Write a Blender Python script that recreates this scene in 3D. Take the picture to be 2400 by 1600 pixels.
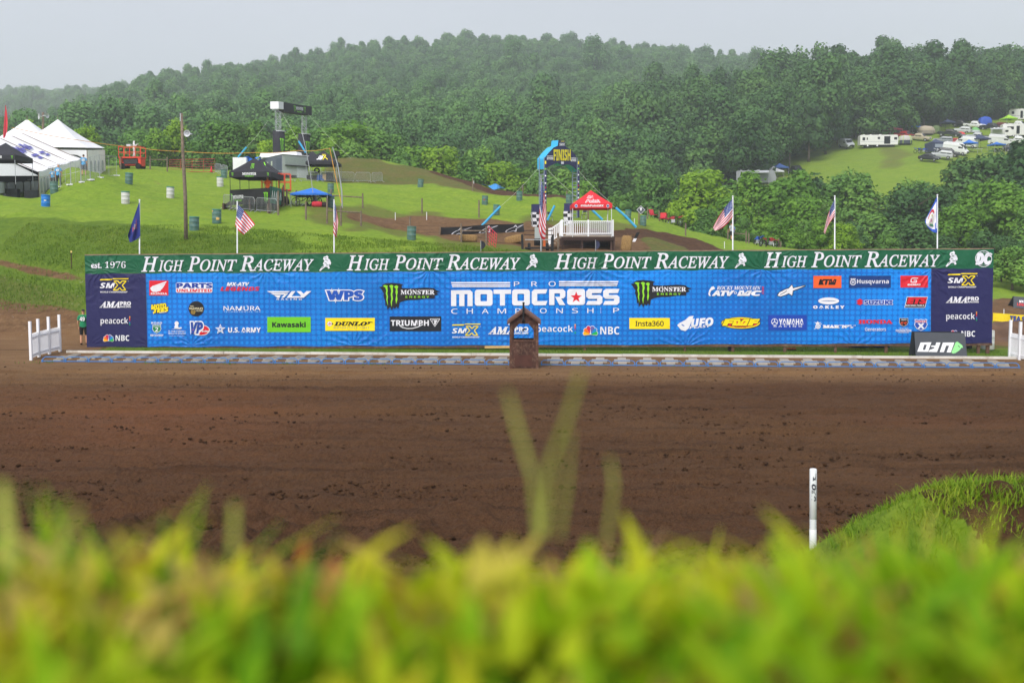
import bpy, math, random
import numpy as np
from mathutils import Vector, Matrix
for o in list(bpy.data.objects): bpy.data.objects.remove(o)
SC = bpy.context.scene
COL = SC.collection
R_ = math.radians
# ------------------------------------------------------------------ camera, sky, sun, exposure
HC, PITCH, FPX = 4.5, math.atan(180/2400), 2400.0
cam_d = bpy.data.cameras.new('camera'); cam = bpy.data.objects.new('camera', cam_d); COL.objects.link(cam)
cam_d.sensor_width = 36; cam_d.lens = 36; cam_d.clip_start = 0.05; cam_d.clip_end = 6000
cam.location = (0, 0, HC); cam.rotation_euler = (math.pi/2-PITCH, 0, 0)
cam_d.dof.use_dof = True; cam_d.dof.focus_distance = 48; cam_d.dof.aperture_fstop = 2.6
SC.camera = cam
SUN_EL, SUN_AZ = 46, 205
world = bpy.data.worlds.new('World'); SC.world = world; world.use_nodes = True
wn = world.node_tree; bg = wn.nodes['Background']
sky = wn.nodes.new('ShaderNodeTexSky'); sky.sky_type = 'NISHITA'; sky.sun_disc = False
sky.sun_elevation = R_(SUN_EL); sky.sun_rotation = R_(SUN_AZ); sky.dust_density = 6; sky.air_density = 1.0
tc = wn.nodes.new('ShaderNodeTexCoord'); nz = wn.nodes.new('ShaderNodeTexNoise')
nz.inputs['Scale'].default_value = 1.6; nz.inputs['Detail'].default_value = 4
mp = wn.nodes.new('ShaderNodeMapping'); mp.inputs['Scale'].default_value = (1, 1, 3)
cr = wn.nodes.new('ShaderNodeValToRGB')            # the overcast deck
cr.color_ramp.elements[0].position = .3; cr.color_ramp.elements[0].color = (2.75, 2.85, 3.2, 1)
cr.color_ramp.elements[1].position = .75; cr.color_ramp.elements[1].color = (3.35, 3.45, 3.8, 1)
mx = wn.nodes.new('ShaderNodeMix'); mx.data_type = 'RGBA'; mx.inputs[0].default_value = .9
L = wn.links.new
L(tc.outputs['Generated'], mp.inputs[0]); L(mp.outputs[0], nz.inputs['Vector']); L(nz.outputs[0], cr.inputs[0])
L(sky.outputs[0], mx.inputs[6]); L(cr.outputs[0], mx.inputs[7]); L(mx.outputs[2], bg.inputs[0])
bg.inputs[1].default_value = 0.1
sun_d = bpy.data.lights.new('sun', 'SUN'); sun_d.energy = 1.5; sun_d.angle = R_(38); sun_d.color = (1, .96, .9)
sun = bpy.data.objects.new('sun', sun_d); COL.objects.link(sun)
sun.rotation_euler = (R_(90-SUN_EL), 0, R_(180-SUN_AZ))
SC.view_settings.view_transform = 'Standard'; SC.view_settings.look = 'None'
SC.view_settings.exposure = 1.27; SC.view_settings.gamma = 1
SC.render.engine = 'CYCLES'
cy = SC.cycles
cy.max_bounces = 6; cy.diffuse_bounces = 3; cy.glossy_bounces = 2; cy.transmission_bounces = 3; cy.transparent_max_bounces = 6; cy.volume_bounces = 1
cy.use_denoising = True
# ------------------------------------------------------------------ pixels of the photograph -> the place
CT, ST = math.cos(PITCH), math.sin(PITCH)
def ray(px, py):
    u = (px-1200)/FPX; v = (800-py)/FPX
    return Vector((u, CT+v*ST, -ST+v*CT))
def at(px, py, Y):
    d = ray(px, py); t = Y/d.y
    return Vector((d.x*t, Y, HC+d.z*t))
def topix(x, y, z):
    zc = y*CT-(z-HC)*ST; up = y*ST+(z-HC)*CT
    return 1200+x/zc*FPX, 800-up/zc*FPX
def ppm(Y): return FPX/Y
# ------------------------------------------------------------------ materials
MATS = {}
def nd(nt, t, **kw):
    n = nt.nodes.new(t)
    for k, v in kw.items(): setattr(n, k, v)
    return n
def lin(c):
    if isinstance(c, str):
        c = c.lstrip('#'); c = [int(c[i:i+2], 16)/255 for i in (0, 2, 4)]
    return tuple(x/12.92 if x <= .04045 else ((x+.055)/1.055)**2.4 for x in c)
def mat(name, col, rough=.6, var=.12, scale=8.0, bump=0.0, bscale=40.0, metal=0.0, spec=.4, emit=None, dirt=None, dscale=3.0, damt=.5):
    """painted or plain surface: colour with mottling, optional stains and bump, in object space"""
    key = (name,)
    if key in MATS: return MATS[key]
    m = bpy.data.materials.new(name); m.use_nodes = True; nt = m.node_tree; p = nt.nodes['Principled BSDF']
    c = lin(col); p.inputs['Roughness'].default_value = rough; p.inputs['Metallic'].default_value = metal
    p.inputs['Specular IOR Level'].default_value = spec
    t = nd(nt, 'ShaderNodeTexCoord'); n = nd(nt, 'ShaderNodeTexNoise'); n.inputs['Scale'].default_value = scale; n.inputs['Detail'].default_value = 5
    nt.links.new(t.outputs['Object'], n.inputs['Vector'])
    r = nd(nt, 'ShaderNodeValToRGB'); e = r.color_ramp.elements
    e[0].position = .3; e[0].color = tuple(x*(1-var) for x in c)+(1,); e[1].position = .7; e[1].color = tuple(min(1, x*(1+var)) for x in c)+(1,)
    nt.links.new(n.outputs[0], r.inputs[0]); out = r.outputs[0]
    if dirt:
        n2 = nd(nt, 'ShaderNodeTexNoise'); n2.inputs['Scale'].default_value = dscale; n2.inputs['Detail'].default_value = 8; n2.inputs['Roughness'].default_value = .7
        nt.links.new(t.outputs['Object'], n2.inputs['Vector'])
        r2 = nd(nt, 'ShaderNodeValToRGB'); r2.color_ramp.elements[0].position = .5; r2.color_ramp.elements[1].position = .68
        r2.color_ramp.elements[1].color = (damt, damt, damt, 1)
        nt.links.new(n2.outputs[0], r2.inputs[0])
        mxx = nd(nt, 'ShaderNodeMix', data_type='RGBA'); nt.links.new(r2.outputs[0], mxx.inputs[0]); nt.links.new(out, mxx.inputs[6]); mxx.inputs[7].default_value = lin(dirt)+(1,)
        out = mxx.outputs[2]
    nt.links.new(out, p.inputs['Base Color'])
    if bump:
        b = nd(nt, 'ShaderNodeBump'); b.inputs['Strength'].default_value = bump; b.inputs['Distance'].default_value = .02
        nb = nd(nt, 'ShaderNodeTexNoise'); nb.inputs['Scale'].default_value = bscale; nb.inputs['Detail'].default_value = 6
        nt.links.new(t.outputs['Object'], nb.inputs['Vector']); nt.links.new(nb.outputs[0], b.inputs['Height']); nt.links.new(b.outputs[0], p.inputs['Normal'])
    if emit: p.inputs['Emission Color'].default_value = c+(1,); p.inputs['Emission Strength'].default_value = emit
    MATS[key] = m
    return m
# ------------------------------------------------------------------ objects and properties
def tag(o, label=None, cat=None, group=None, kind=None):
    if label: o['label'] = label
    if cat: o['category'] = cat
    if group: o['group'] = group
    if kind: o['kind'] = kind
    return o
def thing(name, label, cat, loc=(0, 0, 0), rz=0.0, group=None):
    o = bpy.data.objects.new(name, None); COL.objects.link(o); o.empty_display_size = .3
    o.location = loc; o.rotation_euler = (0, 0, rz)
    return tag(o, label, cat, group, 'thing')
def kids(o): return [c for c in bpy.data.objects if c.parent == o]
def copy_tree(root, loc=None, rz=None, label=None, group=None, scale=None):
    c = _copy(root, None)
    if loc is not None: c.location = loc
    if rz is not None: c.rotation_euler = (0, 0, rz)
    if scale is not None: c.scale = (scale,)*3 if not hasattr(scale, '__len__') else scale
    if label: c['label'] = label
    if group: c['group'] = group
    return c
def _copy(o, parent):
    c = o.copy(); COL.objects.link(c); c.parent = parent
    for ch in o.children: _copy(ch, c)
    return c
class MB:
    """collects shapes and links them as ONE mesh object"""
    def __init__(s): s.v = []; s.f = []; s.m = []
    def add(s, vs, fs, m=0):
        b = len(s.v); s.v += [tuple(v) for v in vs]; s.f += [tuple(i+b for i in f) for f in fs]; s.m += [m]*len(fs); return s
    def box(s, c, d, m=0, rot=None, taper=1.0):
        x, y, z = d[0]/2, d[1]/2, d[2]/2; c = Vector(c)
        vs = [Vector((sx*x*(taper if sz > 0 else 1), sy*y*(taper if sz > 0 else 1), sz*z)) for sz in (-1, 1) for sy in (-1, 1) for sx in (-1, 1)]
        if rot is not None:
            q = rot if isinstance(rot, Matrix) else Matrix.Rotation(rot, 3, 'Z')
            vs = [q @ v for v in vs]
        return s.add([v+c for v in vs], [(0, 2, 3, 1), (4, 5, 7, 6), (0, 1, 5, 4), (2, 6, 7, 3), (0, 4, 6, 2), (1, 3, 7, 5)], m)
    def beam(s, p, q, w, h, m=0, up=(0, 0, 1)):
        p, q = Vector(p), Vector(q); d = (q-p).normalized(); u = Vector(up)
        if abs(d.dot(u)) > .98: u = Vector((0, 1, 0))
        a = d.cross(u).normalized(); b = a.cross(d)
        vs = []
        for e in (p, q):
            vs += [e-a*w/2-b*h/2, e+a*w/2-b*h/2, e+a*w/2+b*h/2, e-a*w/2+b*h/2]
        return s.add(vs, [(0, 3, 2, 1), (4, 5, 6, 7), (0, 1, 5, 4), (1, 2, 6, 5), (2, 3, 7, 6), (3, 0, 4, 7)], m)
    def tube(s, pts, r, m=0, n=6, closed=False, cap=True):
        pts = [Vector(p) for p in pts]; k = len(pts)
        rs = list(r) if hasattr(r, '__len__') else [r]*k
        vs = []; fs = []; pa = None
        for i, p in enumerate(pts):
            a = pts[i-1] if (i > 0 or closed) else p; b = pts[(i+1) % k] if (i < k-1 or closed) else p
            d = (b-a).normalized() if (b-a).length > 1e-9 else Vector((0, 0, 1))
            if pa is None:
                pa = d.orthogonal().normalized()
            else:
                pa = pa-d*pa.dot(d); pa = pa.normalized() if pa.length > 1e-6 else d.orthogonal().normalized()
            b2 = d.cross(pa)
            for j in range(n):
                t = 2*math.pi*j/n; vs.append(p+(pa*math.cos(t)+b2*math.sin(t))*rs[i])
        for i in range(k if closed else k-1):
            for j in range(n):
                a0 = i*n+j; a1 = i*n+(j+1) % n; i2 = (i+1) % k
                fs.append((a0, a1, i2*n+(j+1) % n, i2*n+j))
        if cap and not closed:
            fs.append(tuple(range(n))[::-1]); fs.append(tuple((k-1)*n+j for j in range(n)))
        return s.add(vs, fs, m)
    def cyl(s, p, q, r, m=0, n=10, r2=None): return s.tube([p, q], [r, r if r2 is None else r2], m, n)
    def lathe(s, prof, c=(0, 0, 0), m=0, n=16, mats=None, tilt=None):
        c = Vector(c); vs = []; q = tilt or Matrix.Identity(3)
        for (r, z) in prof:
            for j in range(n):
                t = 2*math.pi*j/n; vs.append(q @ Vector((r*math.cos(t), r*math.sin(t), z))+c)
        b = len(s.v); s.v += [tuple(v) for v in vs]
        for i in range(len(prof)-1):
            for j in range(n):
                s.f.append((b+i*n+j, b+i*n+(j+1) % n, b+(i+1)*n+(j+1) % n, b+(i+1)*n+j)); s.m.append(mats[i] if mats else m)
        s.f.append(tuple(b+j for j in range(n))[::-1]); s.m.append(mats[0] if mats else m)
        s.f.append(tuple(b+(len(prof)-1)*n+j for j in range(n))); s.m.append(mats[-1] if mats else m)
        return s
    def ball(s, c, r, m=0, n=10, k=6):
        r = (r, r, r) if not hasattr(r, '__len__') else r
        vs = [(c[0], c[1], c[2]-r[2])]
        for i in range(1, k):
            a = math.pi*i/k
            for j in range(n):
                t = 2*math.pi*j/n; vs.append((c[0]+r[0]*math.sin(a)*math.cos(t), c[1]+r[1]*math.sin(a)*math.sin(t), c[2]-r[2]*math.cos(a)))
        vs.append((c[0], c[1], c[2]+r[2])); fs = []
        for j in range(n):
            fs.append((0, 1+(j+1) % n, 1+j)); e = 1+(k-2)*n
            fs.append((e+j, e+(j+1) % n, len(vs)-1))
        for i in range(k-2):
            for j in range(n): fs.append((1+i*n+j, 1+i*n+(j+1) % n, 1+(i+1)*n+(j+1) % n, 1+(i+1)*n+j))
        return s.add(vs, fs, m)
    def sheet(s, fn, nu, nv, m=0, thick=None):
        """fn(u,v)->point, u,v in 0..1; m a material index or fn(u,v)->index"""
        vs = [fn(i/nu, j/nv) for j in range(nv+1) for i in range(nu+1)]
        b = len(s.v); s.v += [tuple(v) for v in vs]
        for j in range(nv):
            for i in range(nu):
                a = b+j*(nu+1)+i
                s.f.append((a, a+1, a+nu+2, a+nu+1)); s.m.append(m((i+.5)/nu, (j+.5)/nv) if callable(m) else m)
        return s
    def prism(s, poly, fn, d0, d1, m=0, side=None):
        """poly [(a,b)...] counter-clockwise; fn(a,b,d)->point; extruded d0..d1"""
        k = len(poly); vs = [fn(a, b, d0) for a, b in poly]+[fn(a, b, d1) for a, b in poly]
        s.add(vs, [tuple(range(k))[::-1], tuple(range(k, 2*k))], m)
        return s.add(vs, [(i, (i+1) % k, k+(i+1) % k, k+i) for i in range(k)], m if side is None else side)
    def build(s, name, mats, parent=None, smooth=False, label=None, mw=None):
        me = bpy.data.meshes.new(name); me.from_pydata(s.v, [], s.f)
        if not isinstance(mats, (list, tuple)): mats = [mats]
        for m in mats: me.materials.append(m)
        if len(mats) > 1: me.polygons.foreach_set('material_index', s.m)
        if smooth: me.polygons.foreach_set('use_smooth', [True]*len(s.f))
        me.update()
        o = bpy.data.objects.new(name, me); COL.objects.link(o); o.parent = parent
        if label: o['label'] = label
        return o
# ------------------------------------------------------------------ lettering
STY = {'b': (0x1D5D4, 0x1D5EE, 0x1D7EC), 'bi': (0x1D63C, 0x1D656, 0x1D7EC), 's': (0x1D5A0, 0x1D5BA, 0x1D7E2), 'i': (0x1D608, 0x1D622, 0x1D7E2),
       'sb': (0x1D400, 0x1D41A, 0x1D7CE), 'sbi': (0x1D468, 0x1D482, 0x1D7CE), 'scr': (0x1D4D0, 0x1D4EA, 0x1D7CE)}
def glyphs(s, sty):
    if sty == 'r': return s
    U, l, d = STY[sty]; out = ''
    for c in s:
        if 'A' <= c <= 'Z': out += chr(U+ord(c)-65)
        elif 'a' <= c <= 'z': out += chr(l+ord(c)-97)
        elif '0' <= c <= '9': out += chr(d+ord(c)-48)
        else: out += c
    return out
STY['si'] = (0x1D434, 0x1D44E, 0x1D7CE)
TXT = {}; JUNK = []
try:        # Blender's own bundled mathematical font holds upright, slanted, bold and serif alphabets; its fallback finds the same glyphs more slowly
    import os
    MFONT = bpy.data.fonts.load(os.path.join(bpy.utils.system_resource('DATAFILES', path='fonts'), 'NotoSansMath-Regular.woff2'))
except Exception:
    MFONT = None
def text_shape(s, sty='b', off=0.0, space=1.0):
    key = (s, sty, off, space)
    if key not in TXT:
        c = bpy.data.curves.new('lettering', 'FONT'); c.body = glyphs(s, sty)
        if MFONT and sty != 'r': c.font = MFONT
        c.resolution_u = 2; c.offset = off*.6; c.space_character = space; c.fill_mode = 'FRONT'
        o = bpy.data.objects.new('lettering', c); me = bpy.data.meshes.new_from_object(o)
        v = np.array([(p.co.x, p.co.y) for p in me.vertices]); f = [tuple(p.vertices) for p in me.polygons]
        if len(f) and me.polygons[0].normal.z < 0: f = [t[::-1] for t in f]
        JUNK.extend([o, c, me])
        TXT[key] = (v, f)
    return TXT[key]
def text_fit(s, box, sty='b', off=0.0, space=1.0, shear=0.0, keep=None):
    """letters stretched into box=(x0,y0,x1,y1) with y downwards; y0 is the cap top"""
    v0, f = text_shape(s, sty, off, space)
    vb = text_shape(s, sty, 0.0, space)[0]
    lo, hi = vb.min(0), vb.max(0)
    n = (v0-lo)/(hi-lo); x0, y0, x1, y1 = box
    h = y1-y0
    X = x0+n[:, 0]*(x1-x0)+shear*h*(n[:, 1]-.5); Y = y1-n[:, 1]*h
    return [(a, b) for a, b in zip(X, Y)], f
class Decal:
    """flat print: polygons given in flat (x,y down) coordinates, mapped by fn(x,y,lift) onto a surface"""
    def __init__(s, fn): s.fn = fn; s.mb = MB(); s.mats = []; s.lay = 0
    def mi(s, m):
        if m not in s.mats: s.mats.append(m)
        return s.mats.index(m)
    def put(s, pts, faces, m, lay):
        vs = [s.fn(a, b, lay) for a, b in pts]; s.mb.add(vs, [f[::-1] for f in faces] if False else faces, s.mi(m)); return s
    def text(s, t, box, m, sty='b', off=0.0, space=1.0, shear=0.0, lay=1, rot=0.0, ow=None, om=None):
        if om is not None: s.text(t, box, om, sty, ow, space, shear, lay-.5, rot)
        p, f = text_fit(t, box, sty, off, space, shear)
        if rot:
            cx, cy_ = (box[0]+box[2])/2, (box[1]+box[3])/2; c, q = math.cos(rot), math.sin(rot)
            p = [(cx+(a-cx)*c-(b-cy_)*q, cy_+(a-cx)*q+(b-cy_)*c) for a, b in p]
        return s.put(p, f, m, lay)
    def poly(s, pts, m, lay=1):
        ar = sum(pts[i][0]*pts[(i+1) % len(pts)][1]-pts[(i+1) % len(pts)][0]*pts[i][1] for i in range(len(pts)))
        if ar > 0: pts = pts[::-1]
        from mathutils.geometry import tessellate_polygon
        tr = tessellate_polygon([[Vector((a, b, 0)) for a, b in pts]])
        fs = []
        for t in tr:
            a, b, c = [pts[i] for i in t]
            cr2 = (b[0]-a[0])*(c[1]-a[1])-(b[1]-a[1])*(c[0]-a[0])
            fs.append(tuple(t) if cr2 < 0 else tuple(t)[::-1])
        return s.put(pts, fs, m, lay)
    def rect(s, b, m, lay=1, nx=1): return s.poly([(b[0], b[1]), (b[2], b[1]), (b[2], b[3]), (b[0], b[3])], m, lay)
    def disc(s, c, rx, ry, m, lay=1, n=28, a0=0, a1=360):
        pts = [(c[0]+rx*math.cos(R_(a0+(a1-a0)*i/n)), c[1]+ry*math.sin(R_(a0+(a1-a0)*i/n))) for i in range(n)]
        if a1-a0 < 360: pts.append((c[0]+rx*math.cos(R_(a1)), c[1]+ry*math.sin(R_(a1)))); pts.append(c)
        return s.poly(pts, m, lay)
    def ring(s, c, rx, ry, w, m, lay=1, n=28):
        A = [(c[0]+rx*math.cos(2*math.pi*i/n), c[1]+ry*math.sin(2*math.pi*i/n)) for i in range(n)]
        B = [(c[0]+(rx-w)*math.cos(2*math.pi*i/n), c[1]+(ry-w)*math.sin(2*math.pi*i/n)) for i in range(n)]
        return s.put(A+B, [(i, n+i, n+(i+1) % n, (i+1) % n) for i in range(n)], m, lay)
    def line(s, pts, w, m, lay=1):
        for a, b in zip(pts, pts[1:]):
            dx, dy = b[0]-a[0], b[1]-a[1]; l = math.hypot(dx, dy) or 1; nx, ny = -dy/l*w/2, dx/l*w/2
            s.poly([(a[0]+nx, a[1]+ny), (b[0]+nx, b[1]+ny), (b[0]-nx, b[1]-ny), (a[0]-nx, a[1]-ny)], m, lay)
        return s
    def star(s, c, r, m, lay=1, r2=.42):
        return s.poly([(c[0]+r*(1 if i % 2 == 0 else r2)*math.sin(math.pi*i/5), c[1]-r*(1 if i % 2 == 0 else r2)*math.cos(math.pi*i/5)) for i in range(10)], m, lay)
    def build(s, name, parent, label=None): return s.mb.build(name, s.mats, parent, label=label)
# ------------------------------------------------------------------ numpy noise
def _h(ix, iy, seed):
    a = (ix.astype(np.int64)*374761393+iy.astype(np.int64)*668265263+seed*982451653) & 0x7fffffff
    a = ((a ^ (a >> 13))*1274126177) & 0x7fffffff
    return ((a ^ (a >> 16)) & 0xffff)/65535.0
def vnoise(x, y, seed=0):
    x = np.asarray(x, float); y = np.asarray(y, float)
    ix = np.floor(x); iy = np.floor(y); fx = x-ix; fy = y-iy; fx = fx*fx*(3-2*fx); fy = fy*fy*(3-2*fy)
    a, b, c, d = _h(ix, iy, seed), _h(ix+1, iy, seed), _h(ix, iy+1, seed), _h(ix+1, iy+1, seed)
    return (a*(1-fx)+b*fx)*(1-fy)+(c*(1-fx)+d*fx)*fy
def fbm(x, y, seed=0, oct=4, gain=.5):
    s = 0; a = 1; t = 0
    for o in range(oct):
        s = s+a*vnoise(x*2**o, y*2**o, seed+o*17); t += a; a *= gain
    return s/t
def sstep(a, b, x):
    t = np.clip((np.asarray(x, float)-a)/(b-a), 0, 1); return t*t*(3-2*t)
# ------------------------------------------------------------------ the lie of the land
def near_z(x, y):
    """raked start straight, gate shelf and the bank under the camera"""
    x = np.asarray(x, float); y = np.asarray(y, float)
    z = -.003*np.clip(x, -40, 40)+.06*np.clip(y-45.3, 0, 9)
    bank = np.interp(y, [-20, -1, .62, 1.0, 1.6, 3, 5, 8, 12, 14, 16.5], [4.3, 4.27, 4.24, 4.08, 3.78, 3.0, 2.15, 1.15, .4, .12, 0])
    m = sstep(1.9, 5.2, x)*(1.75+.35*sstep(6, 14, x))*np.exp(-((y-11.2-.12*np.clip(x-3.5, -3, 10))/1.75)**2)
    return z+np.maximum(bank, 0)+m*(1-.25*np.clip(bank, 0, 1))
# known points of the ground behind the banner: photo x, photo y, distance
CP = [(-900,700,57),(0,845,50),(0,722,57),(0,704,58.5),(0,612,64),(66,503,72),(0,458,84),(135,437,89),(107,485,77),(300,430,100),(240,408,106),(303,396,107),
(450,404,110),(524,418,109),(399,464,86),(294,476,80),(127,453,89),(455,540,68),(508,521,72),(436,561,65.5),(300,600,60),(160,640,62),(160,715,57),(160,590,65),(492,548,67),
(242,516,72),(700,592,63),(640,500,80),(519,486,84),(755,487,83),(683,416,115),(851,428,114),(950,430,118),(790,400,122),(800,372,127),(900,376,128),(1000,398,127),(1106,428,122),(1166,447,118),(1250,456,118),(1330,462,118),(1404,490,116),
(1000,433,116),(1106,445,112),(1121,507,95),(1163,503,97),(1217,470,107),(1136,480,106),(964,562,80),(1025,550,78),(880,545,74),(1100,592,66),(1390,592,71),(1400,585,75),(1280,585,74),(1500,594,73),(1480,540,88),(1300,530,92),
(1450,492,112),(1543,515,113),(1604,538,112),(1681,558,111),(1757,573,111),(1839,586,112),(1700,592,90),(1714,562,109),(1600,575,92),(1950,592,105),
(-700,450,95),(-700,400,112),(-700,620,64),(0,405,106),(-700,410,135),(0,408,135),(300,404,135),(500,412,140),(620,405,130),
# valley
(-600,540,185),(0,545,180),(400,530,175),(800,540,170),(1200,560,160),(1500,600,150),(1650,620,145),(1900,640,135),(2150,640,125),(2500,640,120),(3200,640,120),
(2370,690,92),(2600,690,92),(2360,745,68),(2500,750,68),(2380,800,57.5),(2700,800,57.5),(2330,640,108),
# main wooded hill
(-700,420,420),(-200,420,380),(0,455,340),(120,400,380),(240,318,470),(400,240,600),(640,203,680),(860,158,740),(1100,138,800),(1400,146,800),(1580,166,815),(1780,188,830),(1950,215,840),
(0,450,230),(400,455,230),(800,450,235),(1200,450,240),(1500,440,245),(600,320,400),(1100,275,470),(1500,275,480),(300,375,320),
(1100,190,1150),(640,260,1150),(1780,215,1150),(2300,230,1150),(0,300,900),(-700,300,900),(-700,252,1400),(0,252,1400),(250,258,1400),(420,285,1400),(1100,280,1700),(2300,300,1700),(1100,330,2600),(0,330,2600),(2300,330,2600),(-800,330,2600),
# camp field and right-hand hill
(1600,560,180),(1739,432,215),(1870,412,228),(1850,470,200),(1989,346,255),(2050,345,252),(2060,505,190),(2178,378,222),(2250,375,228),(2400,380,232),(2250,430,205),(2285,303,287),(2400,290,295),(2160,314,277),(2080,320,272),(2600,290,300),(2600,400,230),
(2150,560,165),(2400,560,160),(2700,560,160),(1700,330,300),(1850,300,300),(1950,270,330),(2000,270,370),(2100,240,375),(2250,255,380),(2400,258,385),(2700,243,390),(3200,243,400),(1880,315,365),(3200,400,240),(1600,480,230)]
_cp = np.array(CP, float)
def _w(px, Y): return np.stack([np.clip(px, -1000, 3400)/2400*3.0, np.log(Y)*2.2], -1)
_W = _w(_cp[:, 0], _cp[:, 2])
def _elev(py):
    v = (800-py)/FPX
    return (-ST+v*CT)/(CT+v*ST)
_K = np.sqrt(((_W[:, None]-_W[None])**2).sum(-1)+.0016)
_A = np.block([[_K+1e-4*np.eye(len(_W)), np.ones((len(_W), 1))], [np.ones((1, len(_W))), np.zeros((1, 1))]])
_C = np.linalg.solve(_A, np.append(_elev(_cp[:, 1]), 0))
def far_z(x, y):
    x = np.asarray(x, float); y = np.maximum(np.asarray(y, float), 20)
    sh = x.shape; x = x.ravel(); y = y.ravel(); out = np.empty_like(x)
    for i in range(0, len(x), 60000):
        xs, ys = x[i:i+60000], y[i:i+60000]
        w = _w(1200+xs/ys*FPX, ys)
        d = np.sqrt(((w[:, None]-_W[None])**2).sum(-1)+.0016)
        out[i:i+60000] = HC+ys*(d @ _C[:-1]+_C[-1])
    return out.reshape(sh)
def ground(x, y):
    x = np.asarray(x, float); y = np.asarray(y, float)
    k = sstep(52, 57, y)
    return near_z(x, y)*(1-k)+far_z(x, y)*k
def gz(x, y): return float(ground(np.array([x]), np.array([y]))[0])
def on(px, Y):
    """ground point under photo column px at distance Y"""
    x = (px-1200)/FPX*Y*(1/(CT)) ; 
    for _ in range(4):
        z = gz(x, Y); zc = Y*CT-(z-HC)*ST; x = (px-1200)/FPX*zc
    return Vector((x, Y, gz(x, Y)))
def hit(px, py, y0=40.0, y1=700.0):
    """where the sight line through a photo pixel meets the ground"""
    d = ray(px, py); ys = np.geomspace(y0, y1, 900); xs = d.x/d.y*ys; zs = HC+d.z/d.y*ys
    g = ground(xs, ys); k = np.nonzero(zs <= g)[0]
    if len(k) == 0: return on(px, y1)
    i = max(k[0], 1); a = (zs[i-1]-g[i-1]); b = (g[i]-zs[i]); t = a/(a+b+1e-9); Y = ys[i-1]+(ys[i]-ys[i-1])*t
    return Vector((d.x/d.y*Y, Y, gz(d.x/d.y*Y, Y)))
def inpoly(px, py, poly):
    r = np.zeros(px.shape, bool); n = len(poly)
    for i in range(n):
        (x1, y1), (x2, y2) = poly[i], poly[(i+1) % n]
        c = ((y1 > py) != (y2 > py)) & (px < (x2-x1)*(py-y1)/((y2-y1) or 1e-9)+x1); r ^= c
    return r
# gate line: from left end to right end of the row
GL, GR = on(97, 46.1), on(2391, 45.0)
GD = (GR-GL).normalized(); GN = Vector((-GD.y, GD.x, 0))
def gate_s(x, y): return (np.asarray(x)-GL.x)*GD.x+(np.asarray(y)-GL.y)*GD.y, (np.asarray(x)-GL.x)*GN.x+(np.asarray(y)-GL.y)*GN.y
def grid_mesh(name, X, Y, Z, attrs, m, kind='structure'):
    ny, nx = X.shape; me = bpy.data.meshes.new(name)
    v = np.stack([X, Y, Z], -1).reshape(-1, 3).astype(np.float32)
    a = (np.arange(ny-1)[:, None]*nx+np.arange(nx-1)[None]).ravel()
    q = np.stack([a, a+1, a+nx+1, a+nx], -1).astype(np.int32)
    me.vertices.add(len(v)); me.vertices.foreach_set('co', v.ravel())
    me.loops.add(q.size); me.loops.foreach_set('vertex_index', q.ravel())
    me.polygons.add(len(q)); me.polygons.foreach_set('loop_start', np.arange(0, q.size, 4, dtype=np.int32)); me.polygons.foreach_set('loop_total', np.full(len(q), 4, np.int32))
    me.update(calc_edges=True); me.polygons.foreach_set('use_smooth', np.ones(len(q), bool))
    for k, arr in attrs.items():
        at_ = me.attributes.new(k, 'FLOAT', 'POINT'); at_.data.foreach_set('value', np.ascontiguousarray(arr, np.float32).ravel())
    me.materials.append(m); o = bpy.data.objects.new(name, me); COL.objects.link(o); o['kind'] = kind
    return o
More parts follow.
